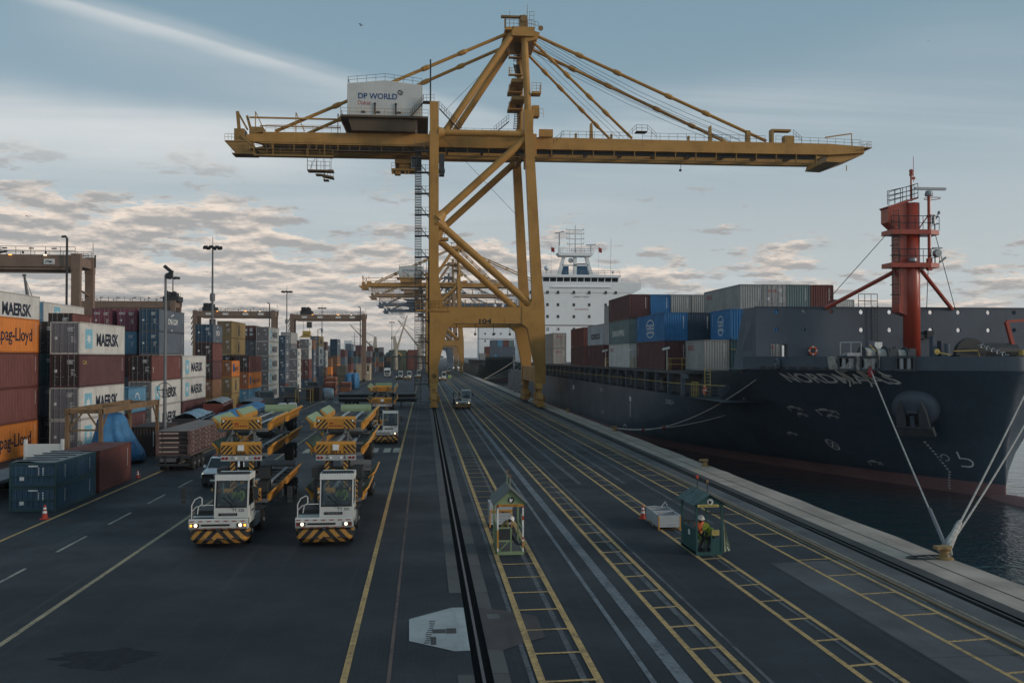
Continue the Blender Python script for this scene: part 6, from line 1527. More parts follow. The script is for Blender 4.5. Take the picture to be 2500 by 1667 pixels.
        b = MB(); b.box(.6, 4.4, .7, 1.15, 6.2, 1.1); b.build('side_box', M['trailer'], r)
    else:
        for y in (.5, 9.6):
            b = MB()
            for s in (-1, 1):
                b.beam((s * .95, y, dz - 1.12), (s * .45, y, dz - .3), .08, .08); b.box(s * .55 - .05, y - .05, dz - 1.15, s * .55 + .05, y + .05, dz - .2)
            b.box(-.95, y - .05, dz - 1.18, .95, y + .05, dz - 1.08); b.beam((-.5, y, dz - 1.1), (.5, y, dz - .35), .06, .06); b.build('support_frame', M['trailer'], r)
        b = MB()
        for y in (4.4, 10.9, 12.0): b.tube((-.95, y, dz - .75), (.95, y, dz - .75), .09, n=8); b.lathe([(.25, -.3), (.25, .3)], (.5, y, dz - .75), 10, 'x')
        for i in range(6): b.tube((.9, 6.9 + i * .22, dz - .9), (1.0, 7.1 + i * .22, dz - .3), .025, n=4)
        b.build('brake_gear', M['dark'], r, kind='stuff')
        for y in (10.9, 12.0):
            for x in (-.95, .95): wheel_at(r, x, y, dz - .72, .42, .4)
    return r
T1 = tractor('white terminal tractor TT 320 in front on the left, driver at the wheel', code='TT 320')
T2 = tractor('white terminal tractor TT 301 in front nearest the yellow lane line', code='TT 301', lights=1)
T1.location = (-8.95, 41.35, 0); T2.location = (-4.38, 41.25, 0)
for i, (cx, y0, nm, pl, rz) in enumerate(((-8.85, 45.9, 'the left front tractor TT 320', '026', .012), (-4.3, 45.8, 'tractor TT 301 nearest the lane line', '011', 0.0), (-4.25, 94.6, 'the middle distance tractor', '045', 0.03))):
    trailer(f"bottom grey chassis trailer behind {nm}", 'lower chassis trailers', (cx, y0, 0), rz, 1.55)
    trailer(f"middle orange trailer numbered {pl} behind {nm}", 'middle trailers', (cx, y0, 0), rz, 3.8, 'stack', pl, True)
    trailer(f"topmost orange and green trailer behind {nm}", 'top trailers', (cx, y0, 0), rz, 5.02, 'nest')
copy_tree(T2, (-3.75, 89.3, 0), 0.03, 'white terminal tractor in the middle distance pulling the third trailer stack')
Tn = copy_tree(T2, (6.15, 147.3, 0), -0.02, 'white terminal tractor with lit headlights driving between the crane legs')
for x, y, lab in ((-9.2, 341, 'leftmost of three far white tractors standing abreast'), (-6.0, 338, 'middle one of three far white tractors standing abreast'), (-2.6, 358, 'far white tractor standing behind the other two'), (6.3, 322, 'far white tractor just right of the landward crane leg'), (11.9, 470, 'farthest white tractor on the quay')):
    copy_tree(T2, (x, y, 0), 0, lab, skip=('reflector_strip', 'lettering', 'name_plate', 'side_print', 'handrail', 'roof_grille', 'window_rubber', 'door_seam', 'wiper'))
def flatbed(label, loc, rz, L=13, col=(0.05, .055, .06), dz=1.35, n_ax=2, group='flatbed trailers'):
    r = thing('flatbed_trailer', label, 'trailer', loc, rz, group)
    m = paint('flatbed_paint', col, 0.6, 0.5, 0.2)
    b = MB(); b.box(-1.22, 0, dz - .18, 1.22, L, dz); b.build('deck', m, r)
    b = MB()
    for x in (-.55, .4): b.box(x, .1, dz - .6, x + .15, L - .1, dz - .18)
    b.box(-1.2, -.06, dz - .35, 1.2, .02, dz - .15); b.build('beam', M['dark'], r)
    for k in range(n_ax):
        for x in (-.93, .93): wheel(r, x, L - 1.6 - k * 1.3 if rz == 0 else L - 1.6 - k * 1.3, .5, .55)
    b = MB(); b.box(-.9, 2.6, .05, -.78, 2.8, dz - .2); b.box(.78, 2.6, .05, .9, 2.8, dz - .2); b.build('landing_leg', M['dark'], r)
    return r
flatbed('dark flatbed trailer parked across the road in the middle distance', (-1.2, 157.5, 0), PI / 2, 13.2)
o = flatbed('dark flatbed trailer lying on top of the one parked across the road', (-1.4, 157.5, 0.76), PI / 2, 13.0); o.children[0].color = (1, 1, 1, 1)
for ch in list(o.children):
    if ch.name.startswith(('wheel', 'landing')):
        for g in list(ch.children): bpy.data.objects.remove(g)
        bpy.data.objects.remove(ch)
flatbed('brown flatbed trailer behind the tractor between the crane legs', (6.1, 152.6, 0), -0.02, 12.5, (0.09, 0.05, 0.045))
flatbed('low grey flatbed trailer at the left frame edge under the orange stack', (-25.6, 50.5, 0), 0.0, 12.5, (0.16, 0.16, 0.165), 1.2)
# trailer loaded with folded flat racks
r = flatbed('long trailer under the pile of folded brown flat racks', (-18.15, 69.2, 0), 0.0, 12.6, (0.10, 0.07, 0.065), 1.3, 3, 'road trailers')
b = MB(); b.box(-1.15, -.12, .42, 1.15, -.02, .58); b.box(-.6, -.12, .58, -.5, 0, 1.2); b.box(.5, -.12, .58, .6, 0, 1.2); b.build('underrun_bar', M['dark'], r)
b = MB(); b.box(-.95, -.09, .72, .2, -.06, .98); b.build('number_board', M['conc_mid'], r)
# wheels at the rear end, which faces us
for o in [c for c in r.children if c.name.startswith('wheel')]: o.location.y = -7.2
M['rackbrown'] = paint('flat_rack_brown', (0.15, 0.085, 0.08), 0.65, 0.55, 0.3, scale=1.3)
M['racktop'] = paint('flat_rack_planks', (0.20, 0.165, 0.15), 0.8, 0.6, 0.1, streak=False)
rk = None
for i, lab in enumerate(('lowest', 'second', 'third', 'fourth', 'topmost')):
    z = 1.3 + i * .335
    if rk is None:
        rk = thing('folded_flat_rack', '', 'flat rack', (-18.15, 69.1, z), 0, 'folded flat racks on the long trailer')
        b = MB(); b.box(-1.2, .05, .04, 1.2, 12.1, .30)
        for k in range(14): b.box(1.2, .3 + k * .85, .06, 1.24, .55 + k * .85, .27); b.box(-1.24, .3 + k * .85, .06, -1.2, .55 + k * .85, .27)
        b.build('base', M['rackbrown'], rk)
        b = MB()
        for k in range(40): b.box(-1.18, .1 + k * .3, .30, 1.18, .385 + k * .3, .325)
        b.build('floor_planks', M['racktop'], rk, kind='stuff')
        for x in (-1.22, 1.0):
            for y in (0, 11.95): b = MB(); b.box(x, y, 0, x + .22, y + .2, .335); b.build('corner_post', M['rackbrown'], rk)
        b = MB()
        for k in range(7): b.box(1.205, .7 + k * 1.7 + (k % 3) * .3, .12, 1.25, .86 + k * 1.7 + (k % 3) * .35, .2)
        b.box(-.75, .03, .12, .35, .045, .2); b.box(-1.0, .03, .1, -.85, .045, .22); b.build('pale_marks', M['conc'], rk, kind='stuff')
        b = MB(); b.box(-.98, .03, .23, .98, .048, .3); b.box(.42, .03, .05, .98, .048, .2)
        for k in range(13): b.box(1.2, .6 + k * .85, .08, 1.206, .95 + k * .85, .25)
        b.build('recess_shade', M['black'], rk, kind='stuff')  # thin black panels painting the shade of the gaps onto the rack
        o = rk
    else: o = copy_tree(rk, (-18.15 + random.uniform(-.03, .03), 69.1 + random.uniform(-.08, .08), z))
    o['label'] = f"{lab} folded brown flat rack of the pile on the long trailer"
# white pickup
P = thing('pickup_truck', 'white pickup with lit headlight partly hidden by the left tractor', 'pickup', (-13.35, 60.6, 0))
m = paint('pickup_white', (0.62, 0.64, 0.66), 0.35, 0.12, 0)
b = MB()
sec = lambda y, zt, zb, w: [(-w, y, zb), (w, y, zb), (w, y, zt - .12), (w - .1, y, zt), (-w + .1, y, zt), (-w, y, zt - .12)]
b.loft([sec(.12, .85, .45, .82), sec(.25, 1.0, .42, .89), (sec(1.3, 1.08, .42, .9)), sec(3.3, 1.1, .42, .9), sec(5.2, 1.1, .5, .88)]); body = b.build('body', m, P)
b = MB(); b.loft([[(-.8, 1.25, 1.05), (.8, 1.25, 1.05), (.8, 3.4, 1.05), (-.8, 3.4, 1.05)], [(-.66, 1.95, 1.72), (.66, 1.95, 1.72), (.68, 3.2, 1.72), (-.68, 3.2, 1.72)], [(-.6, 2.05, 1.76), (.6, 2.05, 1.76), (.6, 3.1, 1.76), (-.6, 3.1, 1.76)]]); b.build('cabin', m, P)
b = MB(); b.prism([(-.72, 1.29, 1.11), (.72, 1.29, 1.11), (.62, 1.9, 1.67), (-.62, 1.9, 1.67)], (0, -.02, .01)); b.build('windscreen', M['darkglass'], P)
b = MB(); b.prism([(-.81, 1.5, 1.12), (-.71, 2.0, 1.65), (-.71, 3.1, 1.65), (-.80, 3.25, 1.12)], (-.02, 0, .0)); b.build('side_window', M['darkglass'], P)
b = MB(); b.box(-.8, .05, .62, .8, .22, .86); b.build('grille', M['black'], P)
b = MB(); b.loft([[(-.88, .2, .3), (-.8, 0, .3), (.8, 0, .3), (.88, .2, .3)], [(-.9, .25, .6), (-.82, .0, .62), (.82, .0, .62), (.9, .25, .6)]]); b.build('bumper', M['dark'], P)
b = MB(); b.box(-.28, -.015, .4, .28, 0.0, .52); b.build('number_plate', M['printwhite'], P)
b = MB(); b.prism([(-.12, .04, .74), (0, .04, .66), (.12, .04, .74), (0, .04, .82)], (0, .01, 0)); b.build('badge', M['steel'], P)
for x in (-.74, .74): b = MB(); b.lathe([(.06, -.02), (.09, .02)], (x, .14, .8), 12, 'y'); b.build('headlight', M['lamp'], P)
b = MB(); b.box(-.5, 2.2, 1.78, .5, 2.5, 1.88); b.build('roof_bar', M['redlens'], P)
for x in (-.8, .8):
    for y in (.95, 4.1): wheel(P, x, y, .37, .24)
for x in (-1.02, .9): b = MB(); b.box(x, 1.45, 1.1, x + .14, 1.6, 1.28); b.build('mirror', m, P)
# far lorry
P = thing('lorry', 'far white lorry cab facing us on the yard road', 'lorry', (-15.2, 382, 0))
b = MB(); b.prism([(-1.25, .1, .5), (-1.25, 0, 1.6), (-1.25, .4, 3.2), (-1.25, .9, 3.75), (-1.25, 2.2, 3.75), (-1.25, 2.2, .5)], (2.5, 0, 0)); b.build('cab', M['cabwhite'], P)
b = MB(); b.prism([(-1.1, .03, 1.75), (1.1, .03, 1.75), (1.1, .33, 2.8), (-1.1, .33, 2.8)], (0, -.03, 0)); b.build('windscreen', M['darkglass'], P)
b = MB(); b.box(-.8, -.02, .9, .8, .12, 1.5); b.build('grille', M['dark'], P)
b = MB(); b.box(-1.2, 2.6, 1.2, 1.2, 12, 2.2); b.build('load_bed', M['trailer'], P)
for x in (-1.05, 1.05):
    for y in (1.3, 9.5): wheel(P, x, y, .5, .3)
    b = MB(); b.box(x - .15, -.03, .65, x + .15, .1, .8); b.build('headlight', M['steel'], P)
# ---------------------------------------------------------------- rubber tyred yard cranes
M['rtg'] = paint('yard_crane_paint', (0.215, 0.145, 0.108), 0.55, 0.45, 0.15)
def rtg():
    r = thing('portal_crane', 'big brown yard portal crane signed TC108 at the left frame edge', 'crane', (-59.7, 132.5, 0), 0, 'rubber tyred yard cranes')
    H2, S = 22.4, 11.75
    for y in (0, 5.2):
        b = MB(); b.box(-S, y - .4, H2 - 1.65, S, y + .4, H2); b.box(-S + 1.2, y - .2, H2 - 2.05, S - 1.2, y + .2, H2 - 1.65); b.build('main_beam', M['rtg'], r)
        for x in (-S, S):
            b = MB(); s = 1 if x > 0 else -1
            b.loft([[(x - .58, y - .38, z), (x + .58, y - .38, z), (x + .58, y + .38, z), (x - .58, y + .38, z)] for z in (2.0, H2 - 1.9)]); b.box(x - .62, y - .43, H2 - 2.1, x + .62, y + .43, H2 + .2); b.build('leg', M['rtg'], r)
            b = MB(); b.box(x - .5, y - 1.6, .9, x + .5, y + 1.6, 2.0); bo = b.build('wheel_bogie', M['rtg'], r)
            for k in (-.9, .9): b = MB(); b.lathe([(.35, -.25), (.75, -.25), (.8, 0), (.75, .25), (.35, .25)], (x, y + k, .8), 14, 'x'); b.build('wheel', M['rubber'], bo)
    for x in (-S, S):
        b = MB(); b.box(x - .4, .4, 2.1, x + .4, 4.8, 3.0); b.box(x - .35, .44, H2 - 1.5, x + .35, 4.76, H2 - .2); b.tube((x, .4, H2 - 4.6), (x, 4.8, H2 - 5.3), .16); b.build('end_tie', M['rtg'], r)
    b = MB()
    for y in (-.5, 5.7): b.rail([(-S, y, H2), (S, y, H2)], 1.1, 1.9, .035)
    b.build('railing', M['dark'], r)
    b = MB()
    for x in (-9, -5.5, -1.5, 2.5, 6, 9): b.box(x - .3, -.75, H2 + .75, x + .3, -.5, H2 + .9); b.box(x - 1.2, -.7, H2 + .1, x - 1.0, -.5, H2 + .45)
    each(b, 'floodlight', M['dark'], r)
    b = MB(); b.path([(S - 1.0, -.75, 8), (S - 1.0, -.75, H2 + 2.2), (S - 1.2, -.75, H2 + 2.5), (S - 1.7, -.75, H2 + 2.45)], .16, 8); b.build('exhaust_pipe', M['dark'], r)
    b = MB(); b.box(-0.4, -.5, H2 - 1.25, 1.5, -.41, H2 - .6); sg = b.build('sign_board', M['printwhite'], r); text('TC108', sg, M['black'], (-0.3, -.52, H2 - 1.13), (1, 0, 0), (0, 0, 1), 1.7, .4, .01)
    b = MB(); b.box(7.6, -.5, H2 - 1.3, 9.0, -.41, H2 - .6); sg = b.build('sign_board', M['printwhite'], r); text('ZPMC', sg, M['black'], (7.7, -.52, H2 - 1.15), (1, 0, 0), (0, 0, 1), 1.2, .38, .01)
    for x, m in ((3.0, 'amber'), (7.6, 'lamp')): b = MB(); b.box(x, -.6, H2 - .12, x + .35, -.42, H2 - .02); b.build('beam_lamp', M[m], r)
    b = MB(); b.tube((S + .4, 5.2, H2), (S + .4, 5.2, H2 + 2.4), .04, n=5); b.tube((S + .7, 5.2, H2 - 1.2), (S + .7, 5.2, H2 + .6), .12, n=6); b.rail([(S - 2, 4.5, H2), (S, 4.5, H2)], .7, .6, .03); b.build('mast_post', M['dark'], r)
    return r
R1 = rtg()
def rtg_extra(r, tx, lift):
    H2 = 22.4
    b = MB(); b.box(tx - 1.9, .2, H2, tx + 1.9, 5, H2 + 1.3); b.box(tx - 1.6, .4, H2 + 1.3, tx + .3, 4, H2 + 2.4); b.box(tx + .5, .4, H2 + 1.3, tx + .8, 3, H2 + 2.6); b.box(tx + 1.1, .4, H2 + 1.3, tx + 1.4, 3, H2 + 2.2); b.lathe([(.6, -.6), (.6, .6)], (tx - .6, .2, H2 + 1.9), 10, 'x'); tr = b.build('trolley', M['dark'], r)
    b = MB(); b.box(tx + .2, .6, H2 - 4.4, tx + 1.8, 2.2, H2 - 2.4); b.build('driver_cab', M['darkglass'], tr)
    if lift:
        b = MB()
        for dx in (-1.2, 1.2): b.tube((tx + dx, 2, H2), (tx + dx * .8, 2, lift + 2.2), .05, n=4)
        b.build('hoist_rope', M['dark'], tr)
        b = MB(); b.box(tx - 1.3, 1.5, lift + 1, tx + 1.3, 3, lift + 2.2); b.prism([(tx - 1, 2, lift + 1), (tx + 1, 2, lift + 1), (tx + 2.6, 2, lift), (tx - 2.6, 2, lift)], (0, .8, 0)); b.build('spreader', M['railyellow'], tr)
    b = MB(); 
    for k in range(6): b.box(-12.9, .0, 12 + k * 1.6, -12.3, 1.2, 12.1 + k * 1.6); b.beam((-12.9, .1, 12 + k * 1.6), (-12.4, 1.1, 13.6 + k * 1.6), .1, .3)
    b.build('leg_stair', M['dark'], r, kind='stuff')
R2 = copy_tree(R1, (-58.2, 290, 0), label='farther brown yard crane spanning behind the tall lamp mast', skip=('sign_board',)); rtg_extra(R2, -7.8, 0)
R3 = copy_tree(R1, (-32.0, 311, 0), label='brown yard crane holding a spreader over the far stacks', skip=('sign_board',)); rtg_extra(R3, -7.2, 14.8)
for R in (R2, R3):
    for x in (-8.5, -3.4, 2.6, 7.2): b = MB(); b.box(x, -.5, 21.2, x + 1.7, -.41, 21.8); b.build('sign_board', M['printwhite'], R)
    for x in (-5.2, 3.4): b = MB(); b.box(x, -.6, 22.25, x + .4, -.42, 22.4); b.build('beam_lamp', M['amber'], R)
tag(R2, R2['label'], 'crane', R2['group'])
R4 = copy_tree(R1, (-75.0, 240, 0), label='yard crane top peeping over the navy stack', skip=('sign_board', 'beam_lamp')); rtg_extra(R4, 11.0, 0)
# ---------------------------------------------------------------- lamp masts
def highmast(h):
    r = thing('lamp_mast', 'tallest lamp mast with a ring of floodlights behind the tan stack', 'lamp', (-40.2, 180, 0), 0, 'lamp masts in the yard')
    b = MB(); b.tube((0, 0, 0), (0, 0, h), .32, .14, 10); b.lathe([(.45, 0), (.5, .3), (.5, 1.2), (.4, 1.5)], (0, 0, h * .64), 10); b.build('pole', M['trailer'], r)
    b = MB(); b.torus((0, 0, h - .4), 1.1, .08, 'z', 16, 5); b.tube((0, 0, h), (0, 0, h + 1.6), .05, n=5)
    for k in range(3): b.beam((0, 0, h - .4), (1.1 * math.cos(k * 2.1), 1.1 * math.sin(k * 2.1), h - .4), .1, .1)
    hd = b.build('lamp_ring', M['dark'], r)
    for k in range(8):
        a = k * PI / 4; c = (1.45 * math.cos(a), 1.45 * math.sin(a), h - .45)
        b = MB(); b.prism([(c[0] - .35, c[1] - .25, c[2] - .3), (c[0] + .35, c[1] - .25, c[2] - .3), (c[0] + .3, c[1] - .2, c[2] + .25), (c[0] - .3, c[1] - .2, c[2] + .25)], (0, .5, 0)); b.build('floodlight', M['dark'], hd)
    return r
HM = highmast(29.6)
for x, y, lab in ((-43.8, 300, 'lamp mast standing between the two far yard cranes'), (-43.6, 400, 'lamp mast seen through the far yard crane beam'), (-66, 250, 'lamp mast rising behind the slate container'), (-19.5, 560, 'far pale lamp mast beside the end of the yard road')):
    copy_tree(HM, (x, y, 0), label=lab)
r = thing('lamp_post', 'slim lamp post with one tilted floodlight behind the flat rack trailer', 'lamp', (-21.5, 79.2, 0))
b = MB(); b.tube((0, 0, 0), (0, 0, 15.2), .16, .10, 10); b.build('pole', M['trailer'], r)
b = MB(); b.beam((-.05, -.2, 15.9), (.6, -.2, 15.35), .4, .25); b.beam((0, 0, 15.2), (.4, 0, 15.4), .12, .12); b.box(.1, -.3, 15.0, .6, .1, 15.3); b.build('floodlight', M['dark'], r)
b = MB(); b.torus((0, -.1, 5.6), .6, .03, 'y', 18, 5); b.box(-.6, -.12, 5.57, .6, -.08, 5.63); b.build('basket_ring', M['dark'], r)
for x, y, h, lab in ((-34, 300, 17, 'thin pole with a bent lamp by the far navy tower'), (-24.6, 420, 15, 'thin pole left of the lorry'), (-15.9, 560, 14, 'thin far pole right of the pale lamp mast'), (-52, 118, 21, 'thin pole seen under the big portal crane')):
    r = thing('light_pole', lab, 'pole', (x, y, 0), 0, 'thin light poles'); b = MB(); b.tube((0, 0, 0), (0, 0, h), .14, .1, 8); b.build('pole', M['dark'], r); b = MB(); b.beam((-.2, 0, h), (1.1, 0, h + .3), .3, .2); b.build('lamp_head', M['dark'], r)
# ---------------------------------------------------------------- rusty portal frame and other yard things
M['rust'] = paint('rusty_yellow_steel', (0.21, 0.13, 0.07), 0.75, 0.85, 0.6, streak=False, scale=2, bump=0.4)
r = thing('portal_gantry', 'rusty yellow steel portal frame in front of the star logo stack', 'frame', (-23.0, 72, 0))
for x in (-1.15, 1.05):
    for y in (-6.7, 6.6): b = MB(); b.box(x - .12, y - .12, 0, x + .12, y + .12, 4.8); b.build('post', M['rust'], r)
for x in (-1.15, 1.05): b = MB(); b.box(x - .12, -6.9, 4.42, x + .12, 6.8, 4.84); b.build('side_beam', M['rust'], r)
for y in (-6.7, 0, 6.6): b = MB(); b.box(-1.0, y - .1, 4.5, .92, y + .1, 4.75); b.build('cross_beam', M['rust'], r)
b = MB()
for s, y in ((1, -6.7), (-1, 6.6)):
    for x in (-1.15, 1.05): b.beam((x, y, 3.2), (x, y + s * 1.2, 4.4), .1, .1)
b.beam((-1.05, -6.7, 3.4), (-.2, -6.7, 4.5), .1, .1); b.beam((.95, -6.7, 3.4), (.2, -6.7, 4.5), .1, .1); b.box(-1.1, -6.75, 3.3, .95, -6.65, 3.42); each(b, 'knee_brace', M['rust'], r)
b = MB(); b.tube((-.35, -6.6, 4.5), (-.35, -6.6, 2.6), .025, n=5); b.torus((-.35, -6.6, 2.5), .1, .03, 'y', 10, 5); b.build('chain_hook', M['dark'], r)
def tarp_mat(name, col):
    t = NT(name); v = t.coord((1, 1, 1), rand=False)
    wv = t.n('ShaderNodeTexWave'); t.l(t.coord((1, .6, 1), rand=False, rot=(.7, .5, .4)), wv.inputs['Vector']); wv.inputs['Scale'].default_value = 2.6; wv.inputs['Distortion'].default_value = 3.0; wv.inputs['Detail'].default_value = 3
    n = t.noise(v, 1.2, 5, .6)
    t.bump(t.math('ADD', wv.outputs[1], n), 0.5, 0.06)
    return t.done(t.mix(t.map(n, .3, .75), col, scale3(col, .55)), 0.55, 0, .4)
M['tarp'] = tarp_mat('blue_tarpaulin', (0.055, 0.20, 0.40))
M['tarp2'] = tarp_mat('dusty_tarpaulin', (0.12, 0.15, 0.20))
def draped(name, cx, cy, prof, label, mat, rot=0.0, seed=1, cat='tarpaulin'):
    """cloth over a load: rings from the hem up (rx, ry, z, dx)"""
    rr = random.Random(seed); b = MB(); n = 40; ph = [rr.uniform(0, 6.28) for _ in range(4)]
    rings = []
    for rx, ry, z, dx in prof:
        ring = []
        for k in range(n):
            a = 2 * PI * k / n; f = 1 + (.09 * math.sin(7 * a + ph[0]) + .05 * math.sin(13 * a + ph[1])) * min(1, z * 0 + rx / 1.6)
            sx = abs(math.cos(a)) ** .75 * math.copysign(1, math.cos(a)); sy = abs(math.sin(a)) ** .75 * math.copysign(1, math.sin(a))
            ring.append((dx + rx * f * sx, ry * f * sy, z + rr.uniform(-.04, .04)))
        rings.append(ring)
    b.loft(rings); o = b.build(name, mat, loc=(cx, cy, 0)); o.rotation_euler = (0, 0, rot)
    for p in o.data.polygons: p.use_smooth = True
    return tag(o, label, cat)
draped('covered_load', -24.0, 75.5, [(1.95, 2.4, .25, -.1), (1.8, 2.3, .8, -.15), (1.5, 2.0, 1.5, -.25), (1.1, 1.6, 2.6, -.45), (.95, 1.3, 3.4, -.5), (.7, .9, 3.85, -.5), (.25, .3, 3.98, -.5)], 'tall load wrapped in a bright blue tarpaulin beside the rusty frame', M['tarp'], 0, 3, 'covered load')
container(-22.3, 80.5, 0, L20, 2.45, DRK, 'dark open box container with a small white label behind the blue tarpaulin', 'plain', None, None, '+', 'loose containers by the road', 1)
def dump_trailer(label, loc, rz, L, side, top, topname, seed, low=False):
    r = thing('bulk_trailer', label, 'trailer', loc, rz, 'covered trailers by the yard edge')
    b = MB(); b.box(-1.2, 0, 1.1, 1.2, L, 2.5)
    for k in range(int(L / .9)): b.box(1.2, .2 + k * .9, 1.1, 1.26, .32 + k * .9, 2.5)
    b.build('tub', paint('trailer_tub_paint', side, 0.6, 0.55, 0.3), r)
    rr = random.Random(seed); b = MB(); nx, ny = 8, 18
    b.loft([[(-1.28 + 2.56 * i / nx, L * j / ny, 2.5 + .42 * math.sin(PI * i / nx) * (.7 + .5 * math.sin(j * .9 + seed)) + rr.uniform(-.05, .05) - (.22 if i in (0, nx) else 0)) for i in range(nx + 1)] for j in range(ny + 1)], caps=False, closed=False); o = b.build('cover_sheet', top, r, fix=False)
    b = MB()
    for x in (-.55, .4): b.box(x, .1, .75, x + .15, L - .1, 1.1)
    b.build('beam', M['dark'], r)
    for y in (1.2, 2.5, 3.8):
        for x in (-.95, .95): wheel(r, x, y, .48, .5)
    return r
dump_trailer('trailer under a pale blue sheet just behind the lamp post', (-22.6, 90, 0), 0.08, 11, (0.03, .03, .035), tarp_mat('pale_blue_sheet', (0.22, 0.34, 0.44)), '', 2)
dump_trailer('trailer with a rumpled bright blue tarpaulin behind the flat rack pile', (-19.0, 88.5, 0), 0.05, 11, (0.05, .035, .03), M['tarp'], '', 5)
dump_trailer('red sided trailer with a blue and white top sheet', (-26.2, 118, 0), 0.1, 12, (0.16, .04, .03), tarp_mat('white_blue_sheet', (0.30, 0.33, 0.36)), '', 7)
dump_trailer('red brown trailer with a dusty blue sheet', (-22.0, 117, 0), 0.08, 12, (0.13, .05, .04), M['tarp2'], '', 9)
dump_trailer('trailer with a small bright blue sheet between the dusty ones', (-19.6, 104, 0), 0.02, 8, (0.05, .06, .09), M['tarp'], '', 11)
def old_truck(label, loc, rz, col):
    r = thing('old_truck', label, 'truck', loc, rz, 'old lorries parked by the far stacks')
    m = paint('old_truck_paint', col, .6, .6, .3)
    b = MB(); b.prism([(-1.2, 0, .7), (-1.2, .05, 1.9), (-1.2, .4, 2.9), (-1.2, 1.9, 2.95), (-1.2, 1.9, .7)], (2.4, 0, 0)); b.build('cab', m, r)
    b = MB(); b.prism([(-1.05, .06, 1.9), (1.05, .06, 1.9), (1.05, .36, 2.75), (-1.05, .36, 2.75)], (0, -.03, 0)); b.build('windscreen', M['darkglass'], r)
    b = MB(); b.box(-1.2, -.06, .6, 1.2, .02, .95); b.build('bumper', M['dark'], r)
    b = MB(); b.box(-1.2, 2.2, 1.2, 1.2, 8, 2.6); b.build('load_body', M['shipdark'], r)
    for x in (-1, 1):
        for y in (1.0, 6.2): wheel(r, x, y, .5, .3)
    return r
old_truck('dark grey green lorry parked in front of the tall white tower', (-25.0, 150, 0), .25, (.09, .11, .11))
old_truck('dark lorry with a pale roof parked beyond the grey green one', (-24.4, 172, 0), .1, (.16, .16, .15))
old_truck('dark lorry standing by the piles of folded racks', (-24.3, 205, 0), .1, (.06, .07, .08))
r = thing('yellow_shed', 'small yellow framed shelter beyond the parked lorries', 'shelter', (-21.6, 168, 0))
for x in (-1.3, 1.3):
    for y in (0, 3.5): b = MB(); b.box(x - .07, y - .07, 0, x + .07, y + .07, 2.5); b.build('post', M['railyellow'], r)
b = MB(); b.box(-1.5, -.2, 2.5, 1.5, 3.7, 2.62); b.box(-1.3, -.05, .9, 1.3, .05, 1.0); b.build('roof', M['rust'], r)
container(-19.9, 178.0, 0, L20, ST, DRK, 'dark brown container on the ground by the road in the middle distance', 'plain', None, None, '+', 'loose containers by the road', 0)
draped('covered_pallet', -19.3, 187, [(1.2, 1.4, .1, 0), (1.25, 1.45, 1.2, 0), (1.1, 1.2, 2.0, 0), (.4, .5, 2.15, 0)], 'pale blue sheeted load behind the dark brown container', tarp_mat('pale_sheet', (.25, .35, .45)), 0, 8, 'covered load')
for k, (x, y, lab) in enumerate(((-22.6, 150.5, 'white sack beside the yellow shelter, left of the pair'), (-21.2, 151.5, 'white bale beside the yellow shelter, right of the pair'))):
    b = MB(); b.loft([[(a * s, c * s, z) for a, c in ((-.6, -.5), (.6, -.5), (.65, .5), (-.65, .5))] for z, s in ((0, 1), (.5, 1.08), (.9, .95), (1.0, .5))]); tag(b.build('white_bale', M['white'], loc=(x, y, 0)), lab, 'bale', 'white bales')
cols = [(.16, .06, .05), (.2, .1, .06), (.25, .09, .05), (.12, .07, .06), (.3, .12, .06)]
for j, (x, y, n, lab) in enumerate(((-20.2, 200, 8, 'dark pile beside the far road edge'), (-21.5, 214, 10, 'tall pile behind the dark one'), (-19.2, 226, 6, 'orange brown pile before the blue sheet'))):
    for i in range(n):
        b = MB(); b.box(-1.2, 0, .03, 1.2, 6, .3); b.box(-1.22, 0, 0, -1.0, .2, .36); b.box(1.0, 0, 0, 1.22, .2, .36); b.box(1.2, .5, .05, 1.24, 5.5, .22)
        nth = ['bottom', 'second', 'third', 'fourth', 'fifth', 'sixth', 'seventh', 'eighth', 'ninth', 'tenth'][i] if i < n - 1 else 'top'
        o = b.build('folded_rack', M['box'], loc=(x + random.uniform(-.1, .1), y, i * .37), color=cols[(i * 2 + j) % 5]); tag(o, f"{nth} folded rack of the {lab}", 'flat rack', 'folded racks piled by the road')
draped('covered_pallet', -18.9, 246, [(1.7, 4, .1, 0), (1.75, 4.1, 2.5, 0), (1.6, 3.9, 3.9, 0), (.9, 2.5, 4.1, 0)], 'tall bright blue sheeted block beyond the orange brown pile', M['tarp'], 0, 12, 'covered load')
r = thing('site_cabin', 'beige two storey office cabin under the far yard crane leg', 'cabin', (-21.6, 330, 0))
b = MB(); b.box(-2.4, 0, 0, 2.4, 9, 5.8); b.build('wall', paint('beige_cabin_paint', (.42, .35, .25), .7, .4, .1), r)
for x in (.6, 1.5): b = MB(); b.box(x, -.05, 3.2, x + .5, 0, 5.2); b.build('window', M['darkglass'], r)
b = MB(); b.box(-2.6, -.3, 5.8, 2.6, 9.3, 6.0); b.build('roof', M['conc'], r)
b = MB(); b.box(1.3, -.6, 2.4, 1.9, 0, 3.2); b.build('air_conditioner', M['white'], r)
container(-22.6, 268, 0, L20, 2.9, (.30, .22, .14), 'beige container on the ground left of the office cabin', 'plain', None, None, '+', 'loose containers by the road', 0)
container(-22.6, 268, 2.9, L20, 2.9, (.32, .25, .17), 'pale beige container on top left of the office cabin', 'plain', None, None, '+', 'loose containers by the road', 0)
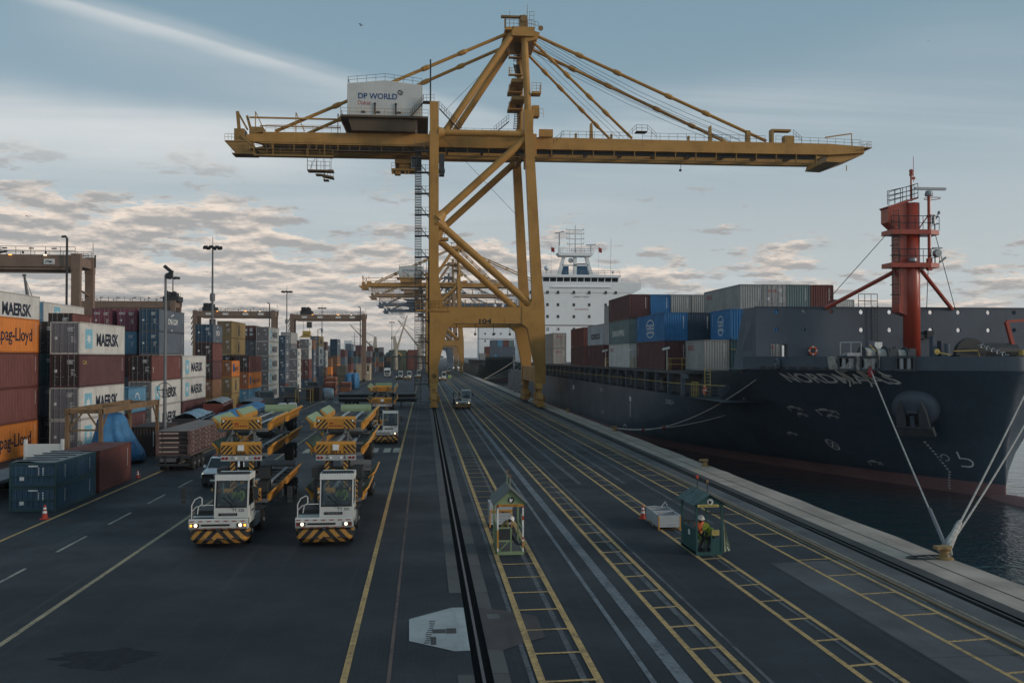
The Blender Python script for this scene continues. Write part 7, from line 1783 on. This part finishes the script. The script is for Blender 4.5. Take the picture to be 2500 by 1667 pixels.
# gangway and marshalling platform at the near ship
r = thing('gangway', 'pale boarding gangway between the quay and the near ship', 'gangway', (22.0, 217, 0))
b = MB(); b.box(-1.1, -1.2, 0, 1.1, 1.2, .5)
for x in (-1, .8):
    for y in (-1.1, .9): b.box(x, y, .5, x + .2, y + .2, 7.5)
for k in range(6): b.beam((-1, -1.1, .6 + k * 1.15), (1, -1.1, 1.75 + k * 1.15), .12, .12)
b.box(-1.1, -1.2, 7.4, 1.1, 1.2, 7.6); b.rail([(-1.1, -1.2, 7.6), (1.1, -1.2, 7.6)], 1.1, .5, .05); b.build('tower', M['steel'], r)
b = MB()
for k in range(14): b.box(-.9, 1.5 + k * .3, .3 + k * .3, .3, 1.8 + k * .3, .36 + k * .3)
b.build('steps', M['steel'], r, kind='stuff')
# ---------------------------------------------------------------- far background
def jib(label, loc, piv, tip, top, col=(.48, .42, .34)):
    r = thing('ship_crane', label, 'crane', loc, 0, 'cream jib cranes beyond the quay')
    m = paint('cream_crane_paint', col, .6, .3, .1); P_ = Vector(piv); E_ = Vector(tip); T_ = Vector(top)
    b = MB(); b.tube((0, 0, 0), (0, 0, piv[2]), 1.6, 1.4, 10); b.loft([[(-1.5, -1.2, piv[2]), (1.5, -1.2, piv[2]), (1.5, 1.2, piv[2]), (-1.5, 1.2, piv[2])], [(T_.x - .8, -.9, T_.z), (T_.x + .8, -.9, T_.z), (T_.x + .8, .9, T_.z), (T_.x - .8, .9, T_.z)]]); b.box(-2.2, -1.5, piv[2] - .4, 2.2, 1.5, piv[2]); b.build('tower', m, r)
    b = MB(); b.path([P_, P_.lerp(E_, .4), E_], [.75, .6, .35], 6); b.box(E_.x - .5, -.3, E_.z - .3, E_.x + .5, .3, E_.z + .3); b.build('jib', m, r)
    b = MB(); b.tube(T_, E_, .06, n=4); b.tube(T_ + Vector((0, .8, -.4)), E_, .06, n=4); b.build('luffing_rope', M['dark'], r)
jib('cream jib crane leaning right, beyond the far end of the yard', (-18.4, 600, 0), (.8, 0, 13.5), (7.2, 0, 34.6), (-1.0, 0, 21.8))
jib('cream jib crane leaning left, next to the stair tower', (-3.0, 600, 0), (-.6, 0, 14.7), (-13.7, 0, 31.8), (.8, 0, 22.5))
jib('low cream jib crane seen through the far yard crane', (-31.8, 600, 0), (-.6, 0, 13.6), (-15.5, 0, 28.6), (.3, 0, 21.3))
jib('dark slanted harbour crane jib above the rear stack at left', (-122, 300, 0), (0, 0, 20), (-2.2, 0, 33.8), (.6, 0, 26), (.12, .12, .12))
def hall(label, x0, x1, y, z0, z1, col, roof, arch=None, cat='building'):
    r = thing('storage_hall', label, cat, ((x0 + x1) / 2, y, 0)); w = (x1 - x0) / 2
    b = MB(); b.prism([(-w, 0, 0), (w, 0, 0), (w, 0, z1 - roof), (w * .9, 0, z1), (-w * .9, 0, z1), (-w, 0, z1 - roof)], (0, 40, 0)); b.build('wall', paint('hall_paint', col, .7, .4, .1), r)
    if arch:
        b = MB(); n = 12
        for k in range(n):
            a, c = PI * k / n, PI * (k + 1) / n; R0_, R1_ = arch
            b.prism([(R0_ * math.cos(a), -.3, z0 - 1 + R0_ * math.sin(a)), (R0_ * math.cos(c), -.3, z0 - 1 + R0_ * math.sin(c)), (R1_ * math.cos(c), -.3, z0 - 1 + R1_ * math.sin(c)), (R1_ * math.cos(a), -.3, z0 - 1 + R1_ * math.sin(a))], (0, .3, 0))
        b.build('arch', M['railyellow'], r)
        b = MB(); b.lathe([(arch[0], 0), (arch[0], .1)], (0, -.15, z0 - 1), 16, 'y'); b.build('opening', M['dark'], r)
    return r
hall('green storage hall with a yellow arch at the end of the quay road', -23.2, -11.7, 600, 8.8, 12.8, (.10, .12, .07), 1.2, (2.6, 3.6))
hall('red roofed hall right of the green arched hall', -11.3, -3.5, 605, 9, 13.0, (.20, .065, .05), 2.5)
hall('low dark terminal building across the end of the yard', -27, -3, 630, 6, 8.0, (.035, .04, .045), .5)
hall('long dark shed in the distance left of the halls', -120, -36, 720, 6, 9.0, (.05, .05, .055), 1)
b = MB(); b.box(-28, 0, 7.9, 12, .8, 8.9)
for x in (-26, -16, -6, 4): b.box(x, .2, 0, x + .6, .8, 7.9)
tag(b.build('conveyor_bridge', M['shipdark'], loc=(0, 592, 0)), 'thin dark conveyor bridge crossing in front of the far halls', 'bridge')
r = thing('moored_vessel', 'far pale ship upper works above the dark stacks', 'ship', (-42, 560, 0)); b = MB(); b.box(-6, 0, 0, -1.5, 8, 18.2); b.box(-3.5, 0, 0, 5.5, 8, 15.6); b.build('upper_works', M['shipwhite'], r); b = MB(); b.tube((.3, 0, 15), (.3, 0, 23), .25, .12, 6)
for z in (17, 18.6, 20.2): b.box(-1.6, -.1, z, 2.2, .1, z + .2)
b.build('signal_mast', M['steel'], r); b = MB(); b.box(-3.3, -.1, 15.0, 5.6, .0, 15.3); b.build('orange_line', M['orangeviz'], r)
for i, (x, y, w, h, c) in enumerate(((-200, 1100, 60, 14, .12), (-120, 1150, 50, 18, .14), (-300, 1000, 70, 12, .10), (-70, 1200, 40, 12, .12), (160, 1300, 80, 12, .10), (330, 1400, 120, 16, .12))):
    r = thing('distant_building', f"hazy {'low' if h < 13 else 'taller'} block on the far shore, {['second from left', 'third from left', 'farthest left', 'fourth from left', 'right of the ship', 'farthest right'][i]}", 'building', (x, y, 0), 0, 'far buildings on the horizon'); b = MB(); b.box(-w / 2, 0, 0, w / 2, 30, h); b.box(-w / 4, 0, h, w / 6, 20, h + 4); b.build('wall', paint('distant_wall', (c, c, c * 1.05), .8), r)
    b = MB()
    for k in range(int(w / 6)): b.box(-w / 2 + 2 + k * 6, -.2, h * .5, -w / 2 + 5 + k * 6, 0, h * .8)
    b.build('window_row', M['darkglass'], r, kind='stuff')
# ---------------------------------------------------------------- cones
def cone(x, y, label, s=1.0):
    r = thing('traffic_cone', label, 'cone', (x, y, 0), 0, 'traffic cones'); b = MB(); b.lathe([(.15 * s, .03), (.045 * s, .72 * s), (.03 * s, .73 * s)], (0, 0, 0), 14); b.build('cone', M['conered'], r)
    for z0, z1 in ((.3, .42), (.5, .6)): b = MB(); f = lambda z: (.15 - .105 * (z - .03) / .69) * s + .004; b.lathe([(f(z0), z0 * s), (f(z1), z1 * s)], (0, 0, 0), 14); b.build('white_band', M['printwhite'], r)
    b = MB(); b.box(-.2 * s, -.2 * s, 0, .2 * s, .2 * s, .035); b.build('base', M['conered'], r)
M['conered'] = plain('cone_red', (0.50, 0.055, 0.03), 0.6)
cone(-19.48, 49.75, 'orange cone with white bands in front of the blue half height boxes')
cone(-19.7, 66.0, 'small orange cone at the corner of the dull red container', .75)
cone(11.25, 46.9, 'orange cone standing behind the grey bins beside the dark green cage', .95)
# ---------------------------------------------------------------- people
M['khaki'] = plain('khaki_vest', (0.22, 0.17, 0.075), 0.9)
M['helmetwhite'] = plain('white_helmet', (0.75, 0.74, 0.72), 0.4)
M['helmetyellow'] = plain('yellow_helmet', (0.55, 0.52, 0.06), 0.4)
M['navycloth'] = plain('navy_cloth', (0.03, 0.035, 0.05), 0.9)
M['hivizgreen'] = plain('hi_vis_green', (0.30, 0.42, 0.10), 0.85)
def person(label, loc, rz, J, top, legs, helmet, group=None, sleeves=None):
    """one continuous skinned body; J gives the joints of the pose (facing -y)"""
    bones = [('pelvis', 'waist'), ('waist', 'chest'), ('chest', 'neck'), ('neck', 'head'), ('head', 'crown')]
    R = dict(pelvis=.145, waist=.14, chest=.165, neck=.055, head=.085, crown=.075, shoulder=.07, elbow=.047, wrist=.034, palm=.038, hip=.10, knee=.066, ankle=.045, toe=.04)
    pts = dict(J)
    for s in 'LR':
        bones += [('chest', 'shoulder' + s), ('shoulder' + s, 'elbow' + s), ('elbow' + s, 'wrist' + s), ('wrist' + s, 'palm' + s), ('pelvis', 'hip' + s), ('hip' + s, 'knee' + s), ('knee' + s, 'ankle' + s), ('ankle' + s, 'toe' + s)]
        w, e = Vector(pts['wrist' + s]), Vector(pts['elbow' + s]); d = (w - e).normalized(); pts['palm' + s] = tuple(w + d * .07)
        side = d.cross(Vector((0, 0, 1)));
        if side.length < .1: side = Vector((1, 0, 0))
        side.normalize()
        for k in range(4):
            f = w + d * .10 + side * (.022 * (k - 1.5)); g = f + d * (.045, .055, .05, .035)[k] + Vector((0, 0, -.012)); h = g + d * .03 + Vector((0, 0, -.025))
            for nm, p in (('f%d' % k, f), ('g%d' % k, g), ('h%d' % k, h)): pts[nm + s] = tuple(p)
            bones += [('palm' + s, 'f%d' % k + s), ('f%d' % k + s, 'g%d' % k + s), ('g%d' % k + s, 'h%d' % k + s)]
        pts['t' + s] = tuple(w + d * .05 + side * .05 + Vector((0, 0, -.02))); pts['u' + s] = tuple(w + d * .085 + side * .055 + Vector((0, 0, -.035)))
        bones += [('palm' + s, 't' + s), ('t' + s, 'u' + s)]
    names = list(pts); ix = {n: i for i, n in enumerate(names)}
    me = bpy.data.meshes.new('body'); me.from_pydata([pts[n] for n in names], [(ix[a], ix[b_]) for a, b_ in bones], [])
    tmp = bpy.data.objects.new('tmp_body', me); COL.objects.link(tmp)
    md = tmp.modifiers.new('skin', 'SKIN'); md.use_smooth_shade = True
    for i, n in enumerate(names):
        key = n.rstrip('LR') if n not in R else n
        r = R.get(key, .0105 if key[0] in 'fgh' else .012)
        me.skin_vertices[0].data[i].radius = (r, r * (.8 if key in ('pelvis', 'waist', 'chest') else 1))
    me.skin_vertices[0].data[ix['pelvis']].use_root = True
    ss = tmp.modifiers.new('sub', 'SUBSURF'); ss.levels = 1; ss.render_levels = 1
    dg = bpy.context.evaluated_depsgraph_get(); dg.update()
    bm_ = bpy.data.meshes.new_from_object(tmp.evaluated_get(dg)); bpy.data.objects.remove(tmp)
    bm_.materials.clear()
    for m in (M['skin'], M[top], M[legs], M['black'], M[sleeves or top]): bm_.materials.append(m)
    grp = dict(pelvis=2, waist=1, chest=1, neck=0, head=0, crown=0, shoulder=1, elbow=4, wrist=4, palm=0, hip=2, knee=2, ankle=2, toe=3)
    for p in bm_.polygons:
        c = p.center; best = min(names, key=lambda n: (Vector(pts[n]) - c).length - R.get(n.rstrip('LR') if n not in R else n, .01))
        k = best.rstrip('LR') if best not in grp else best
        p.material_index = grp.get(k, 0); p.use_smooth = True
    o = put(bm_, 'person', None, loc); o.rotation_euler = (0, 0, rz); tag(o, label, 'person', group)
    hd = Vector(pts['head']); cr = Vector(pts['crown']); up = (cr - hd).normalized(); fw = Vector((0, -1, 0)); fw = (fw - up * fw.dot(up)).normalized(); rt = fw.cross(up)
    def F(a, b_, c): return tuple(hd + rt * a + fw * b_ + up * c)
    b = MB(); b.ball(F(.032, .078, .02), .014, 6, 4); b.ball(F(-.032, .078, .02), .014, 6, 4); b.build('eyes', M['printwhite'], o)
    b = MB(); b.prism([F(-.016, .08, -.03), F(.016, .08, -.03), F(0, .085, .025)], fw * .022); b.box(*[min(x, y) for x, y in zip(F(-.03, .08, -.06), F(.03, .088, -.05))], *[max(x, y) + .002 for x, y in zip(F(-.03, .08, -.06), F(.03, .088, -.05))]); b.build('nose', M['skin'], o)
    b = MB(); b.ball(F(.09, 0, 0), .022, 6, 5); b.ball(F(-.09, 0, 0), .022, 6, 5); b.build('ears', M['skin'], o)
    if helmet:
        b = MB(); n = 14; rings = []
        for r, h, k in ((.165, .035, 1.25), (.135, .05, 1.0), (.13, .10, 1.0), (.10, .155, 1.0), (.04, .185, 1.0), (.005, .19, 1.0)):
            rings.append([F(r * math.cos(2 * PI * j / n), r * math.sin(2 * PI * j / n) * (k if math.sin(2 * PI * j / n) > 0 else 1), h) for j in range(n)])
        b.loft(rings); h_ = b.build('helmet', M[helmet], o)
    return o
SIT = dict(pelvis=(0, 0, .10), waist=(0, -.03, .30), chest=(0, -.10, .50), neck=(0, -.17, .68), head=(0, -.22, .79), crown=(0, -.25, .90),
           shoulderL=(.19, -.12, .60), elbowL=(.25, -.25, .35), wristL=(.16, -.45, .22), shoulderR=(-.19, -.12, .60), elbowR=(-.25, -.25, .35), wristR=(-.16, -.45, .22),
           hipL=(.10, -.04, .08), kneeL=(.15, -.46, .10), ankleL=(.16, -.55, -.34), toeL=(.17, -.70, -.42), hipR=(-.10, -.04, .08), kneeR=(-.15, -.46, .10), ankleR=(-.16, -.55, -.34), toeR=(-.17, -.70, -.42))
LEAN = dict(SIT, waist=(0, -.10, .27), chest=(0, -.26, .42), neck=(0, -.40, .54), head=(0, -.48, .60), crown=(0, -.55, .69), shoulderL=(.19, -.30, .50), elbowL=(.24, -.40, .24), wristL=(.10, -.52, .16), shoulderR=(-.19, -.30, .50), elbowR=(-.24, -.40, .24), wristR=(-.08, -.54, .16), kneeL=(.16, -.44, .06), ankleL=(.17, -.72, -.36), toeL=(.18, -.88, -.42), kneeR=(-.14, -.46, .10), ankleR=(-.15, -.80, -.30), toeR=(-.15, -.95, -.37))
PERCH = dict(LEAN, ankleL=(.17, -.74, -.44), toeL=(.18, -.90, -.50), ankleR=(-.15, -.84, -.42), toeR=(-.15, -1.0, -.47))
DRIVE = dict(SIT, elbowL=(.26, -.30, .38), wristL=(.14, -.50, .40), elbowR=(-.26, -.30, .38), wristR=(-.14, -.50, .40))
STAND = dict(pelvis=(0, 0, .92), waist=(0, 0, 1.1), chest=(0, 0, 1.3), neck=(0, 0, 1.5), head=(0, -.02, 1.6), crown=(0, -.02, 1.72), shoulderL=(.19, 0, 1.42), elbowL=(.25, .02, 1.12), wristL=(.26, -.08, .88), shoulderR=(-.19, 0, 1.42), elbowR=(-.25, .02, 1.12), wristR=(-.26, -.08, .88), hipL=(.1, 0, .88), kneeL=(.12, -.02, .48), ankleL=(.13, .03, .09), toeL=(.14, -.13, .04), hipR=(-.1, 0, .88), kneeR=(-.12, .02, .48), ankleR=(-.13, .06, .09), toeR=(-.14, -.1, .04))
person('driver in hi vis jacket behind the windscreen of the left front tractor', (-8.95 + .68, 41.35 + 1.2, 1.68), 0, DRIVE, 'hiviz', 'navycloth', None, 'drivers in the tractor cabs')
person('driver in hi vis jacket behind the windscreen nearest the yellow lane line', (-4.38 + .68, 41.25 + 1.2, 1.68), 0, DRIVE, 'hiviz', 'navycloth', None, 'drivers in the tractor cabs')
person('driver in dark clothes in the cab of the middle distance tractor', (-3.75 + .6, 89.3 + 1.2, 1.66), .03, DRIVE, 'navycloth', 'navycloth', None, 'drivers in the tractor cabs')
# ---------------------------------------------------------------- checkers' cages on the quay
M['palegreen'] = paint('pale_green_paint', (0.22, 0.29, 0.16), 0.6, 0.45, 0.2, streak=False, scale=2.5)
M['deepgreen'] = paint('deep_green_paint', (0.022, 0.080, 0.080), 0.55, 0.4, 0.1, streak=False, scale=2.5)
M['roofgrey'] = paint('weathered_roof_sheet', (0.17, 0.18, 0.175), 0.8, 0.7, 0.2, streak=False, scale=2.0)
M['roofgreen'] = paint('peeling_green_roof', (0.10, 0.15, 0.145), 0.8, 0.8, 0.05, streak=False, scale=3.0)
M['signorange'] = paint('orange_sign', (0.50, 0.24, 0.05), 0.6, 0.3, 0)
M['signyellow'] = paint('yellow_sign', (0.52, 0.42, 0.14), 0.6, 0.3, 0)
def bandpost(x, y, z0, z1, parent, cols, w=.065):
    n = len(cols); h = (z1 - z0)
    t = 0
    for c, f in cols:
        b = MB(); b.box(x - w / 2, y - w / 2, z0 + t * h, x + w / 2, y + w / 2, z0 + (t + f) * h); b.build('post_band', M[c], parent); t += f
def cage(label, loc, wd, dp, mat, roofm, he, hr, striped, sign, signm, rz=0.0):
    r = thing('checker_cage', label, 'cage', loc, rz, 'gable roofed checker cages on the quay'); w = wd / 2
    b = MB(); b.box(-w, 0, .04, w, dp, .12); b.build('floor', M['dark'] if not striped else M['conc_mid'], r)
    b = MB(); b.box(-w, -.03, 0, w, .05, .14); b.box(-w, dp - .05, 0, w, dp + .03, .14); b.box(-w, .05, 0, -w + .07, dp - .05, .13); b.box(w - .07, .05, 0, w, dp - .05, .13); b.build('base_frame', mat, r)
    for x in (-w + .04, w - .04):
        for y in (.02, dp - .02):
            if striped and y < .1:
                p = thing('post', '', '', (0, 0, 0)); del p['label']; del p['category']; p.parent = r
                bandpost(x, y, .12, he, p, [('printwhite', .08), ('signorange', .14), ('printwhite', .04), ('conered', .05), ('printwhite', .35), ('conered', .09), ('printwhite', .17), ('conered', .08)] if x > 0 else [('printwhite', .08), ('signorange', .38), ('printwhite', .46), ('conered', .08)])
            else: b = MB(); b.box(x - .04, y - .04, .1, x + .04, y + .04, he); b.build('post', mat, r)
    for y, d in ((-.04, .05), (dp - .02, .05)):
        b = MB(); b.prism([(-w - .08, y, he - .02), (w + .08, y, he - .02), (w + .04, y, he + .05), (0, y, hr), (-w - .04, y, he + .05)], (0, d, 0)); b.build('gable', mat, r)
    for s in (-1, 1):
        k = 12; b = MB(); A0, A1 = Vector((0, -.14, hr + .03)), Vector((s * (w + .16), -.14, he - .04))
        for i in range(k):
            f0, f1 = i / k, (i + .9) / k
            b.prism([A0 + Vector((0, f0 * (dp + .3), 0)), A1 + Vector((0, f0 * (dp + .3), 0)), A1 + Vector((0, f1 * (dp + .3), 0)), A0 + Vector((0, f1 * (dp + .3), 0))], (0, 0, .02 + .012 * (i % 2)))
        b.prism([A0, A1, A1 + Vector((0, dp + .3, 0)), A0 + Vector((0, dp + .3, 0))], (0, 0, .012)); b.build('roof_slope', roofm, r)
    b = MB(); b.lathe([(.13, 0), (.13, .02)], (0.03, -.06, he + .16 * (hr - he) / .53), 16, 'y'); em = b.build('emblem', M['black'] if striped else M['printwhite'], r)
    b = MB(); z = he + .16 * (hr - he) / .53; b.prism([(-.03, -.064, z - .1), (.05, -.064, z - .07), (.10, -.064, z + .04), (.03, -.064, z + .03), (-.02, -.064, z + .08), (-.05, -.064, z + .02)], (0, -.006, 0)); b.build('emblem_figure', M['printwhite'] if striped else M['black'], em)
    b = MB(); b.box(-w + .06, -.075, he - .1, w - .02 if striped else w - .2, -.045, he + .01); sg = b.build('sign', signm, r); text(sign, sg, M['black'], (-w + .18, -.08, he - .075), (1, 0, 0), (0, 0, 1), wd * .62, .055, .0)
    for y, c in ((.25, 0), (dp - .5, 1)):
        b = MB(); b.tube((0, y, hr), (0, y, hr + .48), .02, n=6); b.build('roof_pole', mat if striped else M['dark'], r)
        b = MB(); b.box(-.05, y - .05, hr + .48, .05, y + .05, hr + .62); b.build('pole_head', M['conered'] if (c and not striped) else M['rust'], r)
    return r
C1 = cage('pale green gabled cage with red and white posts and a seated man', (3.63, 38.85, .012), 1.15, 2.15, M['palegreen'], M['roofgrey'], 2.13, 2.72, True, 'CABIN BULK SPRED', M['signorange'])
b = MB(); b.box(-.5, -.01, .55, .02, .02, .62); b.box(-.5, -.01, 1.10, .02, .02, 1.16); b.box(-.01, -.01, .12, .05, .03, 1.14); b.beam((-.5, 0, .15), (-.1, 0, .55), .04, .04); b.build('half_gate', M['palegreen'], C1)
b = MB(); b.box(-.5, .0, .62, -.01, .015, 1.10); b.build('gate_mesh', M['dark'], C1)
b = MB(); b.box(-.56, .08, .12, -.53, 2.05, 1.1); b.box(-.56, .08, 1.1, -.5, 2.05, 1.15); b.box(.5, .06, 1.0, .55, 2.1, 1.06); b.beam((.52, .08, 1.06), (.52, .7, 1.6), .03, .03); b.beam((-.54, .06, 1.1), (-.54, .9, 2.0), .03, .03); b.build('side_panel', M['palegreen'], C1)
b = MB(); b.box(-.54, .2, .76, -.2, 1.9, .81); b.box(-.5, .4, .12, -.45, .5, .76); b.box(-.5, 1.75, .12, -.45, 1.85, .76); b.build('bench', M['palegreen'], C1)
person('man in white helmet and khaki vest sitting bent forward in the pale green cage', (3.19, 39.3, .80), PI / 2, PERCH, 'khaki', 'navycloth', 'helmetwhite', None, 'khaki')
C2 = cage('dark green gabled cage with two men in hi vis clothing', (11.95, 37.95, .012), 1.17, 2.2, M['deepgreen'], M['roofgreen'], 2.13, 2.52, False, 'BUREAU MACONNAIS 2', M['signyellow'])
b = MB(); b.box(-.56, .1, .14, -.53, 2.1, .98); b.box(-.57, .06, .98, -.5, 2.15, 1.04); b.build('side_panel', M['deepgreen'], C2)
b = MB(); b.box(-.575, .9, .7, -.565, 1.15, .92); b.build('side_label', M['printwhite'], C2)
b = MB(); b.box(.2 - .13, -.01, .14, .2 - .08, .03, 1.1); b.box(.1, -.01, .62, .54, .02, .7); b.box(.1, -.01, 1.02, .54, .02, 1.08); b.box(.1, .0, .14, .54, .01, .62); b.build('half_gate', M['deepgreen'], C2)
b = MB(); b.box(.1, -.03, .84, .42, -.012, 1.06); sg = b.build('warning_sign', M['signyellow'], C2); text('ATTENTION', sg, M['black'], (.13, -.034, .98), (1, 0, 0), (0, 0, 1), .26, .04, 0); text('AU DANGER', sg, M['black'], (.13, -.034, .9), (1, 0, 0), (0, 0, 1), .26, .04, 0)
b = MB(); b.beam((.0, 2.15, 1.2), (.52, 2.15, 2.1), .06, .06); b.beam((.5, .1, 1.7), (.5, 2.1, 1.45), .05, .05); b.box(-.5, 2.12, 1.05, .0, 2.16, 1.12); b.box(-.3, 2.12, .14, -.26, 2.16, 1.1); b.build('back_brace', M['dark'], C2)
b = MB(); b.box(-.5, 1.0, .52, .3, 1.5, .58); b.box(.12, .45, .5, .5, 1.0, .56); b.box(-.4, 1.1, .12, -.34, 1.16, .52); b.box(.2, 1.3, .12, .26, 1.36, .52); b.box(.4, .6, .12, .46, .66, .5); b.build('bench', M['deepgreen'], C2)
person('man in white helmet, orange vest and green hi vis trousers in the dark green cage', (11.95 - .08, 37.95 + 1.25, .50 + .06), .15, SIT, 'orangeviz', 'hivizgreen', 'helmetwhite', None, 'navycloth')
person('man in yellow helmet and yellow jacket bending down in the dark green cage', (11.95 + .38, 37.95 + .72, .50 + .04), -.9, LEAN, 'hiviz', 'navycloth', 'helmetyellow', None, 'navycloth')
b = MB(); rr = random.Random(4); n = 9
rings = []
for j in range(9):
    f = j / 8; rings.append([((.06 + .36 * f) * (i / n) + .02 * math.sin(i * 1.7 + 3 * f) * f, -.03 + (i / n) * .35 + .05 * math.sin(i * 2.3 + 2 * f), 1.72 - 1.62 * f + rr.uniform(-.02, .02)) for i in range(n + 1)])
b.loft(rings, caps=False, closed=False)
o = b.build('canvas_sheet', tarp_mat('pale_green_canvas', (0.30, 0.34, 0.25)), loc=(12.58, 38.0, .012), fix=False); tag(o, 'pale green canvas sheet hanging outside the dark green cage', 'canvas')
# ---------------------------------------------------------------- lashing bins
M['bin'] = paint('bin_galvanised', (0.40, 0.42, 0.44), 0.45, 0.35, 0.1, streak=False, scale=3)
def bin_(label, loc, orange, wd=1.1, dp=1.25, h=.55):
    r = thing('lashing_bin', label, 'bin', loc, 0, 'grey metal lashing bins'); w = wd / 2
    b = MB(); b.box(-w + .02, .02, .12, w - .02, dp - .02, .15); b.build('floor', M['dark'], r)  # floor set near black to paint in the shade inside the bin
    pm = None
    for i in range(4):
        z = .13 + i * h / 4
        for y in (0, dp - .03): b = MB(); b.box(-w + .04, y, z, w - .04, y + .03, z + h / 4 - .012); b.build('slat', M['bin'], r)
        for x in (-w, w - .03): b = MB(); b.box(x, .04, z, x + .03, dp - .04, z + h / 4 - .012); b.build('slat', M['bin'], r)
    for x in (-w - .005, w - .055):
        for y in (-.005, dp - .055): b = MB(); b.box(x, y, 0, x + .06, y + .06, .15 + h); b.build('corner_post', M['signorange'] if (orange and y < 0) else M['bin'], r)
    b = MB(); b.box(-w, -.01, .12 + h, w, .04, .15 + h); b.box(-w, dp - .04, .12 + h, w, dp + .01, .15 + h); b.box(-w - .01, 0, .12 + h, -w + .04, dp, .15 + h); b.box(w - .04, 0, .12 + h, w + .01, dp, .15 + h); b.build('top_rim', M['bin'], r)
    return r
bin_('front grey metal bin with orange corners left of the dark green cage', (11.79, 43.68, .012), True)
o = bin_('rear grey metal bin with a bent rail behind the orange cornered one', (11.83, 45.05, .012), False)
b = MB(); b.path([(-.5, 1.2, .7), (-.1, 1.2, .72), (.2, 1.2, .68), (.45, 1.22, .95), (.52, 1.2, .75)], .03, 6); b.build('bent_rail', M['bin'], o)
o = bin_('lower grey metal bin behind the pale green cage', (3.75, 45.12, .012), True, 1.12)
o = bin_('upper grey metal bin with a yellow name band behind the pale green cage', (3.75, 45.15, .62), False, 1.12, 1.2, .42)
b = MB(); b.box(-.53, -.03, .02, .56, -.01, .24); bd = b.build('name_band', M['signorange'], o); text('NORDMAAS', bd, M['black'], (-.42, -.034, .065), (1, 0, 0), (0, 0, 1), .86, .12, .01)
# distant people in hi vis by the quay
for i, (x, y, lab) in enumerate(((8.9, 338, 'left one of the far workers in hi vis walking on the quay'), (9.6, 340, 'right one of the far workers in hi vis walking on the quay'))): person(lab, (x, y, 0), .4 * i, STAND, 'hiviz', 'hivizgreen', 'helmetwhite', 'far workers on the quay')
# ---------------------------------------------------------------- birds
def bird(label, loc, s, rz, up):
    r = thing('seabird', label, 'bird', loc, rz, 'birds in the sky')
    b = MB(); b.path([(0, -.25 * s, 0), (0, -.1 * s, 0), (0, .15 * s, 0), (0, .3 * s, 0)], [.02 * s, .07 * s, .06 * s, .02 * s], 6); b.build('body', M['dark'], r)
    for k in (-1, 1): b = MB(); b.prism([(0, -.12 * s, 0), (k * .35 * s, -.18 * s, .22 * s * up), (k * .75 * s, .05 * s, .12 * s * up), (k * .35 * s, .02 * s, .2 * s * up), (0, .08 * s, 0)], (0, 0, .02 * s)); b.build('wing', M['dark'], r)
for x, y, z, s, rz, up, lab in ((-10.3, 150, 61.9, .75, .9, 1.6, 'dark bird alone in the open sky left of the crane top'), (-61.5, 150, 30.2, .7, .4, .9, 'gliding bird low over the clouds at far left'), (86.2, 150, 62.5, .35, .2, 1, 'tiny bird high in the right sky'), (77.3, 150, 22.2, .3, .2, 1, 'tiny bird left of the red mast'), (86.0, 150, 18.0, .3, .6, 1, 'tiny bird right of the red mast'), (-54.7, 260, 31.5, .6, .3, 1, 'small bird uppermost of the far flock right of the tall lamp'), (-50.5, 260, 29.8, .7, .8, .8, 'rightmost small bird of the far flock'), (-51.2, 260, 27.6, .5, .1, 1, 'small bird in the middle of the far flock'), (-55.9, 260, 27.5, .5, .4, 1, 'leftmost small bird of the far flock'), (-53.3, 260, 25.9, .6, 1.1, 1, 'lowest small bird of the far flock')):
    bird(lab, (x, y, z), s, rz, up)
# ---------------------------------------------------------------- thin sea haze
hm = bpy.data.materials.new('sea_haze'); hm.use_nodes = True
ht = hm.node_tree; ht.nodes.clear()
pv = ht.nodes.new('ShaderNodeVolumePrincipled'); pv.inputs['Density'].default_value = 0.00011; pv.inputs['Color'].default_value = (0.86, 0.88, 0.9, 1)
ho = ht.nodes.new('ShaderNodeOutputMaterial'); ht.links.new(pv.outputs[0], ho.inputs['Volume'])
b = MB(); b.box(-6200, -400, -8, 6200, 9200, 82)
b.build('haze', hm, kind='stuff')
